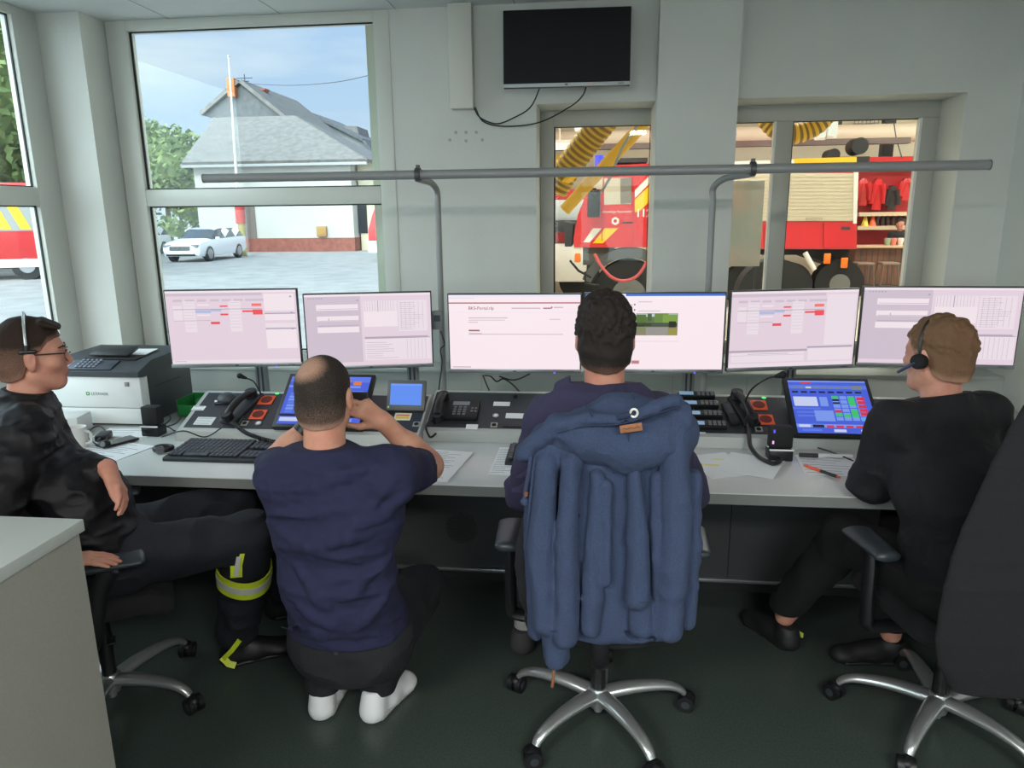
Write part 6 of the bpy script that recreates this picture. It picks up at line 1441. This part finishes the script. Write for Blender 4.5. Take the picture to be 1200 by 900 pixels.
limb(F_,[sRB,eRB,wRB],[.05,.044,.029]); F_.cone(eRB+(wRB-eRB)*.1,eRB+(wRB-eRB)*.45,.046,.044,.03); limb(F_,[sLB,eLB,wLB],[.05,.044,.029]); F_.cone(eLB+(wLB-eLB)*.1,eLB+(wLB-eLB)*.45,.044,.042,.03)
limb(F_,[hRB,kRB,aRB],[.08,.055,.04]); limb(F_,[hLB,kLB,aLB],[.08,.055,.04])
frB = head_frame(fb+up*.02); gB,RB = head(F_,hB,frB,.99)
phC = hB+fb*.205+up*-.018
hand(F_,wRB,nv(WV(428,480,d=2.27)-wRB),nv((-.55,-.1,.0)+np.array((0,.35,0))),nv((-.1,-.2,-1)),(.75,.75,.5),.98,.05,(.75,.5))
hand(F_,wLB,nv(phC-rb*.07-wLB),nv((.6,.3,0)),nv((.1,-.2,-1)),(.75,.75,.5),.98,.05,(.75,.5))
F_.build('body',SK_B,pB)
F_ = Field((-1.20,1.72,.20),(-.30,2.45,1.16),.005)
F_.slab(plB+V3(0,-.045,.075),m1,(.195,.150),(.172,.125),rb,.05); F_.slab(m1,m2,(.172,.125),(.190,.120),rb,.05); F_.slab(m2,neckB-up*.09,(.195,.12),(.16,.085),rb,.06); F_.cone(sLB-up*.01,sRB-up*.01,.068,.068,.07); F_.cone(neckB-up*.08,neckB-up*.008,.10,.072,.05)
uR = sRB+(eRB-sRB)*.72; uL = sLB+(eLB-sLB)*.75
F_.cone(sRB,uR,.075,.068,.05); F_.cone(sLB,uL,.075,.068,.05)
# drag folds across the back
for (a,c,r_) in (((462,560),(395,640),.012),((478,575),(430,610),.012),((330,600),(440,590),.008),((330,640),(430,628),.008),((340,700),(400,735),.014),((345,660),(395,720),.012),((455,650),(400,705),.012),((330,735),(440,742),.010),((350,575),(440,545),.010),((325,620),(420,660),.008),((460,690),(410,738),.010)):
        # drop the fold onto the cloth
    def drop(px,py):
        for dd in np.arange(1.7,2.3,.004):
            q = WV(px,py,d=dd); i = np.clip(((q-F_.lo)/F_.h).astype(int),0,F_.n-1)
            if F_.d[tuple(i)] < .001: return q
        return WV(px,py,d=2.0)
    pts = [drop(a[0]+(c[0]-a[0])*t_,a[1]+(c[1]-a[1])*t_+3*math.sin(t_*3)) for t_ in np.linspace(0,1,6)]
    F_.chain(pts,[r_*.3,r_*.8,r_,r_,r_*.8,r_*.3],.022)
F_.ruffle(.010,7,(1,1,2.2),4); F_.ruffle(.003,24,(1,1,1.6),8)
F_.cut(uR+nv(eRB-sRB)*.0,eRB-sRB,.11); F_.cut(uL+nv(eLB-sLB)*.0,eLB-sLB,.11); F_.cut(neckB-up*.002,up,.12); F_.cut(plB+V3(0,-.06,.018),(0,-.12,-1),.38)
F_.build('t_shirt',mat('navy_tshirt',(31,34,66),.9,bump=.12,bscale=300),pB)
F_ = Field((-1.20,1.80,.03),(-.35,2.75,.56),.005)
F_.slab(plB+V3(0,-.02,-.03),plB+V3(0,-.035,.06),(.185,.150),(.165,.125),rb,.04); F_.cone(plB+rb*.08+V3(0,-.04,-.02),plB-rb*.08+V3(0,-.04,-.02),.12,.12,.04)
limb(F_,[hRB+V3(.01,0,0),kRB,aRB+V3(0,0,.02)],[.105,.078,.062],.04); limb(F_,[hLB,kLB,aLB+V3(0,0,.02)],[.105,.078,.062],.04)
F_.ruffle(.010,11,(1,1,1.4),6); F_.cut(aRB-up*.01,-up,.11); F_.cut(aLB-up*.01,-up,.11); F_.cut(plB+V3(0,-.08,.055),(0,-.3,1),.30)
jb = F_.build('jeans',mat('black_jeans',(26,28,33),.9,bump=.2,bscale=400),pB)
b = MB(); c_ = plB+V3(0,-.165,.035)
rebase(b.box(c_+V3(.005,-.004,-.005),(.012,.006,.04)).build('belt_loop',mat('denim_loop',(50,53,60),.9),pB))
Ms = mat('white_sneaker',(226,229,232),.5); Mso = mat('sneaker_sole',(168,170,168),.7)
shoe('sneaker',V3(-.925,2.085,.0),V3(-.915,2.365,.0),up,Ms,pB,Mso,w=.050,h_=.105); shoe('sneaker',V3(-.755,2.09,.0),V3(-.66,2.345,.0),up,Ms,pB,Mso,w=.050,h_=.105)
hair_part('hair',hB,frB,hair_mat('hair_greying_clipped',(46,41,38),(186,146,126)),pB,top=.005,side=.002,sc=.99,fade=([-.09,-.05,.0,.05],[.25,.80,1.0,1.05]),bald=(-.014,-.066,.100,.046,.046,.046),rough=.002)
b = MB(); w0 = Vector(wLB); dl = Vector(nv(wLB-eLB)); b.cyl(w0-dl*.035,w0-dl*.012,.034,.033,n=24); rebase(b.build('watch_strap',M_black,pB))
t = thing('smartphone','black smartphone held up in front of the face by the crouching man','phone',phC-rb*.006-fb*.055+V3(0,0,-.048),(0,0,math.atan2(rb[1],rb[0]))); b = MB(); b.box((0,0,0),(.165,.010,.085),None,.006); b.build('case',M_black,t); b = MB(); b.box((0,-.0055,0),(.155,.001,.070)); b.build('screen',mat('phone_glass',(44,46,52),.15),t)
# ---------------------------------------------------------------- man in navy hoodie at the centre
SK_C = skin_mat('skin_c',(206,148,124),(188,124,104))
fc = nv((-.03,1,0)); rc = nv((1,.03,0)); hC = WV(709,396,d=2.10)
pC = thing('person','man in navy hoodie seated at the centre desk place, seen from behind, dark short hair','person',(.035,2.2,0))
nkC = hC+V3(0,-.03,-.155); sLC = WV(648,492,d=2.16); sRC = WV(770,492,d=2.18); eLC = WV(616,575,d=2.38); eRC = WV(806,575,d=2.42); wLC = V3(-.20,2.68,.785); wRC = V3(.22,2.70,.785)
plC = V3(.035,2.16,.575); hLC = plC-rc*.09; hRC = plC+rc*.09; kLC = V3(-.15,2.60,.55); kRC = V3(.22,2.62,.55); aLC = V3(-.255,2.60,.13); aRC = V3(.25,2.72,.10)
F_ = Field((-.45,1.90,.03),(.52,2.95,1.52),.0055)
mC = plC+V3(0,0,.25); F_.slab(plC,mC,(.15,.11),(.14,.10),rc); F_.slab(mC,nkC-up*.18,(.14,.10),(.155,.10),rc); F_.cone(sLC,sRC,.05,.05,.05); F_.cone(nkC-up*.04,hC+V3(0,-.015,-.05),.060,.056,.03)
limb(F_,[sLC,eLC,wLC],[.045,.04,.028]); limb(F_,[sRC,eRC,wRC],[.045,.04,.028]); limb(F_,[hLC,kLC,aLC],[.075,.055,.04]); limb(F_,[hRC,kRC,aRC],[.075,.055,.04])
frC = head_frame(fc-up*.05); gC,RC = head(F_,hC,frC,1.0)
hand(F_,wLC,nv((.25,1,-.02)),(0,0,-1),(1,0,0),(.35,.4,.3)); hand(F_,wRC,nv((-.25,1,-.02)),(0,0,-1),(-1,0,0),(.35,.4,.3)); F_.build('body',SK_C,pC)
F_ = Field((-.42,1.88,.45),(.50,2.80,1.34),.005)
F_.slab(plC,mC,(.185,.14),(.185,.14),rc,.04); F_.slab(mC,nkC-up*.16,(.185,.14),(.20,.13),rc,.04); F_.slab(nkC-up*.16,nkC-up*.06,(.20,.13),(.13,.09),rc,.05); F_.cone(sLC-up*.01,sRC-up*.01,.075,.075,.07)
F_.cone(nkC+V3(-.06,-.01,-.035),nkC+V3(.07,-.01,-.035),.065,.065,.04); F_.cone(nkC+V3(.0,-.045,-.06),nkC+V3(.0,-.05,-.11),.075,.08,.04); F_.cone(nkC+V3(.02,-.02,-.045),nkC+V3(.135,-.01,-.050),.060,.045,.02); F_.cone(nkC+V3(-.02,-.02,-.045),nkC+V3(-.10,-.01,-.070),.055,.04,.03)
limb(F_,[sLC,eLC,wLC-nv(wLC-eLC)*.03],[.078,.062,.046],.03); limb(F_,[sRC,eRC,wRC-nv(wRC-eRC)*.03],[.078,.062,.046],.03)
for a,c in (((640,470),(690,448)),((628,500),(665,460)),((615,540),(650,520)),((606,560),(640,548)),((604,575),(636,566)),((690,440),(740,436)),((655,452),(700,438))):
    F_.chain([WV(a[0]+(c[0]-a[0])*t_,a[1]+(c[1]-a[1])*t_,d=2.09+.03*abs(t_-.5)) for t_ in (0,.5,1)],[.006,.012,.006],.02)
F_.ruffle(.010,9,(1,1,1.5),12); F_.ruffle(.003,28,(1,1,1),3); F_.cut(nkC+V3(0,-.0,.030),up+fc*.15,.10); F_.cut(wLC-nv(wLC-eLC)*.03,wLC-eLC,.09); F_.cut(wRC-nv(wRC-eRC)*.03,wRC-eRC,.09)
F_.build('hoodie',mat('navy_hoodie',(52,49,78),.92,bump=.2,bscale=350),pC)
F_ = Field((-.40,1.95,.05),(.42,2.85,.72),.0055); F_.slab(plC-up*.05,plC+up*.03,(.175,.14),(.17,.13),rc,.04); limb(F_,[hLC,kLC,aLC+V3(0,0,.05)],[.10,.078,.062],.04); limb(F_,[hRC,kRC,aRC+V3(0,0,.05)],[.10,.078,.062],.04); F_.ruffle(.008,11,(1,1,1.3),2); F_.cut(aLC+V3(0,0,.035),-up,.12); F_.cut(aRC,-up,.12); F_.build('trousers',mat('black_trousers',(12,12,15),.9),pC)
b = MB(); b.cyl(aLC+V3(0,0,.05),aLC-V3(0,0,.03),.043,n=20); rebase(b.build('sock',mat('grey_sock',(150,148,146),.9),pC))
shoe('shoe',V3(-.27,2.535,.0),V3(-.23,2.80,.0),up,mat('grey_shoe',(58,58,58),.8),pC,mat('grey_shoe_sole',(80,80,78),.8)); shoe('shoe',V3(.25,2.65,0),V3(.27,2.92,0),up,MATS['grey_shoe'],pC,MATS['grey_shoe_sole'])
hair_part('hair',hC,frC,hair_mat('hair_dark_short',(42,36,33),(120,88,74),300),pC,top=.016,side=.005,clumps=420,clen=.004,fade=([-.10,-.07,-.03,0],[.7,1.0,1.3,1.4]),line=([-.2,-.075,-.03,-.012,.010,.028,.045,.075,.2],[-.094,-.092,-.060,-.020,.010,.020,.052,.062,.062]),rough=.006)
# ---------------------------------------------------------------- fair-haired man at the right with headset
SK_D = skin_mat('skin_d',(214,160,138),(196,134,114))
fd = nv((-.56,.83,0)); rd = nv((.83,.56,0)); hD = WV(1098,416,d=2.36)
pD = thing('person','fair-haired man in black jacket with headset seated at right, turned to the left monitors','person',(1.16,2.27,0))
ftor = nv((-.42,.90,0)); rtor = nv((.90,.42,0)); nkD = hD-up*.155-fd*.03+rd*.012; sLD = nkD-rtor*.185-up*.055; sRD = nkD+rtor*.185-up*.055
eLD = WV(1020,565,z=.805); wLD = eLD+V3(.11,.21,.0); eRD = sRD+V3(.06,.10,-.27); wRD = V3(1.10,2.66,.79)
plD = V3(1.165,2.235,.57); hLD = plD-rtor*.09; hRD = plD+rtor*.09; kLD = WV(992,632,d=2.60); kRD = V3(1.18,2.70,.55); aLD = WV(920,722,z=.125); aRD = WV(1044,742,z=.12)
F_ = Field((.52,2.0,.02),(1.55,3.05,1.42),.0055)
mD = plD+V3(-.02,.03,.26); F_.slab(plD,mD,(.15,.11),(.145,.10),rtor); F_.slab(mD,nkD-up*.18,(.145,.10),(.155,.10),rtor); F_.cone(sLD,sRD,.05,.05,.05); F_.cone(nkD-up*.04,hD-fd*.02-up*.05,.062,.058,.03)
limb(F_,[sLD,eLD,wLD],[.045,.04,.028]); limb(F_,[sRD,eRD,wRD],[.045,.04,.028]); limb(F_,[hLD,kLD,aLD],[.075,.055,.038]); limb(F_,[hRD,kRD,aRD],[.075,.055,.038])
frD = head_frame(fd-up*.10); gD,RD = head(F_,hD,frD,1.02)
hand(F_,wLD,nv((.3,1,-.02)),(0,0,-1),(1,.1,0),(.35,.4,.3)); hand(F_,wRD,nv((-.35,1,-.02)),(0,0,-1),(-1,-.1,0),(.35,.4,.3)); F_.build('body',SK_D,pD)
F_ = Field((.55,1.98,.44),(1.58,2.80,1.28),.005)
F_.slab(plD+up*.0,mD,(.19,.15),(.19,.15),rtor,.04); F_.slab(mD,nkD-up*.16,(.19,.15),(.205,.135),rtor,.04); F_.slab(nkD-up*.16,nkD-up*.06,(.205,.135),(.13,.09),rtor,.05); F_.cone(sLD-up*.01,sRD-up*.01,.078,.078,.06)
F_.cone(nkD-up*.06,nkD+up*.022-fd*.005,.080,.073,.03)
limb(F_,[sLD,eLD,wLD-nv(wLD-eLD)*.03],[.080,.066,.048],.03); limb(F_,[sRD,eRD,wRD-nv(wRD-eRD)*.03],[.080,.066,.048],.03)
F_.ruffle(.010,9,(1,1,1.5),22); F_.ruffle(.003,26,(1,1,1),13); F_.cut(nkD+up*.028,up+fd*.3,.12); F_.cut(wLD-nv(wLD-eLD)*.03,wLD-eLD,.09); F_.cut(wRD-nv(wRD-eRD)*.03,wRD-eRD,.09)
F_.build('jacket',mat('black_fleece',(12,13,20),.85,bump=.2,bscale=200),pD)
F_ = Field((.60,1.98,.05),(1.48,2.95,.74),.0055); F_.slab(plD-up*.05,plD+up*.03,(.175,.14),(.17,.13),rtor,.04); limb(F_,[hLD,kLD,aLD+V3(0,0,.055)],[.105,.082,.066],.04); limb(F_,[hRD,kRD,aRD+V3(0,0,.055)],[.105,.082,.066],.04); F_.ruffle(.009,11,(1,1,1.3),7); F_.cut(aLD+V3(0,0,.03),-up,.13); F_.cut(aRD+V3(0,0,.03),-up,.13); F_.build('trousers',MATS['black_trousers'],pD)
Mbs = mat('black_shoe',(27,27,29),.6)
def shoe_at(an, tip, par, m, **k):
    an = np.array(an); d_ = nv(np.array((tip[0]-an[0],tip[1]-an[1],0))); h_ = V3(an[0],an[1],0)-d_*.065; o = shoe('shoe',h_,h_+d_*.285,up,m,par,**k); return o,h_,d_
o,h0_,d0_ = shoe_at(aLD,WV(880,722,z=.03),pD,Mbs); b = MB(); rebase(b.box(h0_+V3(0,0,.062)+np.cross(d0_,up)*.037+d0_*.02,(.035,.006,.02),Euler((0,0,math.atan2(d0_[1],d0_[0]))).to_matrix(),.001).build('heel_patch',mat('heel_yellow',(190,200,90),.6),pD))
shoe_at(aRD,WV(975,765,z=.03),pD,Mbs)
hair_part('hair',hD,frD,hair_mat('hair_fair_short',(112,84,62),(190,148,124),380),pD,top=.010,side=.004,clumps=300,clen=.002,sc=1.02,fade=([-.10,-.06,-.01,.03],[.5,.8,1.1,1.3]),line=([-.2,-.075,-.03,-.012,.010,.028,.045,.075,.2],[-.082,-.080,-.055,-.012,.008,.012,.045,.058,.058]),rough=.004)
b = MB(); arcp = [gD(.087*math.cos(a),.000,.030+.098*math.sin(a)) for a in np.linspace(-.05,PI+.35,26)]; b.tube(arcp,.005,8,flat=.6); rebase(b.build('headset_band',M_black,pD))
b = MB(); b.cyl(gD(-.080,.0,-.012),gD(-.100,.0,-.012),.026,.024,n=24); b.cyl(gD(-.100,.0,-.012),gD(-.104,.0,-.012),.020,.018,n=24); rebase(b.build('ear_cushion',M_black_m,pD))
b = MB(); b.tube([gD(-.099,.004,-.014),gD(-.096,.04,-.034),gD(-.082,.075,-.052)],[.007,.0055,.005],10); rebase(b.build('microphone_boom',mat('boom_blue_grey',(58,70,104),.4),pD))
# ---------------------------------------------------------------- attendant behind the hall bar
hE = WV(1055,264,y=18.0); pE = thing('person','person in black shirt standing behind the bar counter in the hall','person',(hE[0],18.0,GZ))
fe = V3(0,-1,0); re_ = V3(1,0,0); hE[2] = max(hE[2],1.40); neE = hE-up*.17
F_ = Field(hE-V3(.35,.3,hE[2]-GZ),hE+V3(.35,.3,.2),.012); gE,_ = head(F_,hE,head_frame(fe),1.05); F_.cone(neE-up*.05,hE-up*.05,.06,.055,.03); F_.slab(V3(hE[0],18,.75),neE-up*.1,(.14,.1),(.17,.11),re_)
for q in (-1,1):
    s_ = neE+re_*q*.18-up*.05; el = s_+V3(q*.06,-.06,-.27); F_.chain([s_,el,el+V3(-q*.12,-.2,.02)],[.05,.042,.03]); hand(F_,el+V3(-q*.12,-.2,.02),(-q*.5,-.8,0),(0,0,-1),(-q,0,0),(.3,.3,.2))
    F_.chain([V3(hE[0]+q*.09,18,.72),V3(hE[0]+q*.10,18,.32),V3(hE[0]+q*.10,18,GZ+.07)],[.08,.06,.045]); F_.cone(V3(hE[0]+q*.10,17.97,GZ+.045),V3(hE[0]+q*.10,17.83,GZ+.035),.045,.04)
F_.build('body',SK_C,pE)
F_ = Field(hE-V3(.35,.3,.75),hE+V3(.35,.3,0),.012); F_.slab(V3(hE[0],18,.70),neE-up*.1,(.17,.13),(.20,.13),re_); F_.cone(neE+re_*.18-up*.06,neE-re_*.18-up*.06,.07,.07,.05)
for q in (-1,1): s_ = neE+re_*q*.18-up*.05; F_.cone(s_,s_+V3(q*.05,-.05,-.20),.07,.06,.03)
F_.build('t_shirt',mat('black_tshirt',(34,32,34),.9),pE); hair_part('hair',hE,head_frame(fe),MATS['hair_dark_short'],pE,top=.02,side=.01,h=.012,fade=([-1,1],[1,1]))
F_ = Field((hE[0]-.3,17.7,GZ),(hE[0]+.3,18.3,.8),.012); F_.slab(V3(hE[0],18,.72),V3(hE[0],18,.62),(.16,.12),(.17,.13),re_)
for q in (-1,1): F_.chain([V3(hE[0]+q*.09,18,.66),V3(hE[0]+q*.10,18,GZ+.1)],[.10,.07])
F_.build('trousers',MATS['black_trousers'],pE)
# ================================================================ BLUE HOODED JACKET DRAPED OVER THE CENTRE CHAIR
M_hd = mat('blue_fleece',(57,70,99),.95,noise=.14,nscale=260,bump=.25,bscale=420)
M_hd2 = mat('blue_fleece_inside',(44,54,80),.95,noise=.12,nscale=260,bump=.25,bscale=300)
tH = thing('hooded_jacket','blue hooded fleece jacket hung over the back of the centre office chair','jacket',(.06,1.90,0))
F_ = Field((-.33,1.70,.38),(.42,2.14,1.34),.0045)
D = 1.935
def hp(px,py,dy=0): return WV(px,py,y=1.885+dy)
# core cloth over the backrest
F_.slab(hp(722,520,.015),hp(722,640,.005),(.185,.054),(.205,.050),(1,0,0),.01); F_.slab(hp(722,640,.005),hp(722,735,.0),(.205,.050),(.175,.045),(1,0,0),.01)
def drape(pts, rs, dy=-.03, k=.007): 
    F_.chain([hp(x,y,dy if not isinstance(dy,(list,tuple)) else dy[i]) for i,(x,y) in enumerate(pts)],rs,k)
drape([(640,548),(634,640),(642,728)],[.030,.036,.038],-.055); drape([(668,545),(664,640),(663,700),(662,745)],[.022,.032,.034,.036],-.070)   # left sleeve
drape([(650,740),(652,770)],[.036,.034],-.04,.008)
drape([(700,560),(696,640),(694,700),(692,738)],[.016,.024,.026,.024],-.055); drape([(712,570),(708,680)],[.012,.016],-.060)
drape([(742,550),(745,630),(748,700)],[.018,.028,.032],-.072); drape([(750,705),(752,732)],[.034,.032],-.05,.008)    # right sleeve
drape([(790,510),(792,600),(788,690),(784,735)],[.030,.038,.040,.036],-.055); drape([(770,560),(772,650),(772,740)],[.014,.022,.024],-.045); drape([(812,560),(812,640),(808,700),(806,728)],[.022,.026,.026,.022],-.01); drape([(623,560),(624,640),(628,740)],[.016,.02,.02],-.01)
# shoulder yoke under the hood
F_.cone(hp(640,520,.01),hp(795,505,.01),.055,.055,.05)
# hem cuts: cuffs and hem end flat
F_.cut(hp(652,774,-.03),(0,0,-1),.09); F_.cut(hp(751,739,-.05),(0,0,-1),.045); F_.cut(hp(785,753,-.03),(0,0,-1),.055)
F_.ruffle(.008,10,(1,1,.45),4); F_.ruffle(.0035,30,(1,1,.5),7)
F_.build('jacket_body',M_hd,tH)
# hood lying over the back
F_ = Field((-.33,1.66,1.00),(.42,2.12,1.34),.0045)
F_.slab(hp(714,496,.02),hp(716,516,.0),(.13,.05),(.165,.065),(1,0,0),.02)
F_.ell(hp(728,483,.012),(.080,.065,.050),None,.03); F_.chain([hp(650,522,-.01),hp(690,498,.0),hp(722,486,.01),hp(757,488,.01),hp(786,498,.0)],[.030,.038,.040,.038,.036],.03)
F_.chain([hp(655,500,-.035),hp(690,512,-.05),hp(735,522,-.055),hp(775,512,-.045),hp(795,490,-.03)],[.035,.045,.048,.045,.035],.04)
F_.chain([hp(735,535,-.05),hp(760,530,-.045)],[.035,.035],.04)
F_.chain([hp(612,532,-.02),hp(630,518,-.035),hp(655,498,-.055),hp(690,492,-.085),hp(725,490,-.100)],[.018,.022,.020,.014,.012],.012)     # brim, left
F_.chain([hp(740,488,-.105),hp(765,478,-.095),hp(790,470,-.065),hp(800,480,-.04)],[.012,.013,.015,.018],.012)      # brim, right
F_.ell(hp(621,528,-.02),(.024,.03,.026),None,.02)
F_.ruffle(.006,14,(1,1,1),6); F_.ruffle(.0025,34,(1,1,1),2)
F_.build('hood',M_hd,tH)
b = MB(); b.tube(bez([hp(652,508,-.072),hp(690,499,-.100),hp(725,497,-.112),hp(765,486,-.108),hp(796,476,-.075)],8),.0022,6)
for pts in ([(683,470),(694,488)],[(742,462),(745,478)],[(736,505),(738,540)]): b.tube([hp(x,y,-.02 if y<480 else -.105) for x,y in pts],.002,6)
rebase(b.build('seam',M_hd2,tH))
# hanging drawstring with knot, eyelet, leather patch, brown cord end
b = MB(); b.tube(bez([hp(622,532,-.045),hp(620,552,-.05),hp(616,575,-.045),hp(615,584,-.045)],6),.0055,8); b.sph(hp(615,588,-.045),(.012,.012,.012)); b.tube(bez([hp(627,535,-.045),hp(624,560,-.06),hp(620,600,-.05),hp(617,650,-.03)],6),.004,8); dr = rebase(b.build('drawstring',M_hd,tH))
b = MB(); b.cyl(hp(617,576,-.046),hp(616.5,581,-.046),.0062,n=12); rebase(b.build('cord_tip',mat('tip_brown',(130,84,60),.5),tH))
Mrz = Matrix.Rotation(math.radians(8),3,'Y')
b = MB(); p = hp(739.5,501.5,-.118); b.box(p,(.056,.004,.021),Matrix.Rotation(math.radians(-10),3,'Y'),.0015); pt = rebase(b.build('leather_patch',mat('leather_brown',(150,98,66),.6,noise=.15,nscale=60),tH))
b = MB(); b.text('NAKETANO',.0085,Matrix.Translation(Vector(p)+Vector((-.024,-.0026,-.007)))@Matrix.Rotation(math.radians(-10),4,'Y')@Matrix.Rotation(PI/2,4,'X'),.0003) if False else b.tube([Vector(p)+Vector((-.022+.0055*k,-.0026,.002*math.sin(k*2.1)-.0035+.0009*k)) for k in range(9)],.0009,5)
o = b.build('stitching',mat('stitch_brown',(96,60,42),.7),tH); rebase(o)
b = MB(); e_ = hp(743,484,-.122); b.tube([Vector(e_)+Vector((.0085*math.cos(a),0,.010*math.sin(a))) for a in np.linspace(0,2*PI,20,endpoint=False)],.0032,8,closed=True); rebase(b.build('eyelet',mat('eyelet_white',(222,222,214),.3,metal=.2),tH))
b = MB(); b.tube(bez([hp(724,490,-.112),hp(732,487,-.118),hp(742,484,-.118)],4),.0075,8); rebase(b.build('cord_stub',M_hd2,tH))
b = MB(); b.tube(bez([hp(649,775,-.035),hp(649,785,-.04),hp(648,797,-.045),hp(647,805,-.045)],5),.0045,8); rebase(b.build('brown_cord_end',mat('cord_brown',(140,90,62),.6),tH))
# ribbed cuff lines
for (x0,x1,y,dy) in ((634,668,740,-.100),(733,768,706,-.106)): b = MB(); b.tube(bez([hp(x0,y-1,dy+.03),hp((x0+x1)/2,y,dy),hp(x1,y-2,dy+.03)],6),.0022,6); rebase(b.build('cuff_seam',M_hd2,tH))
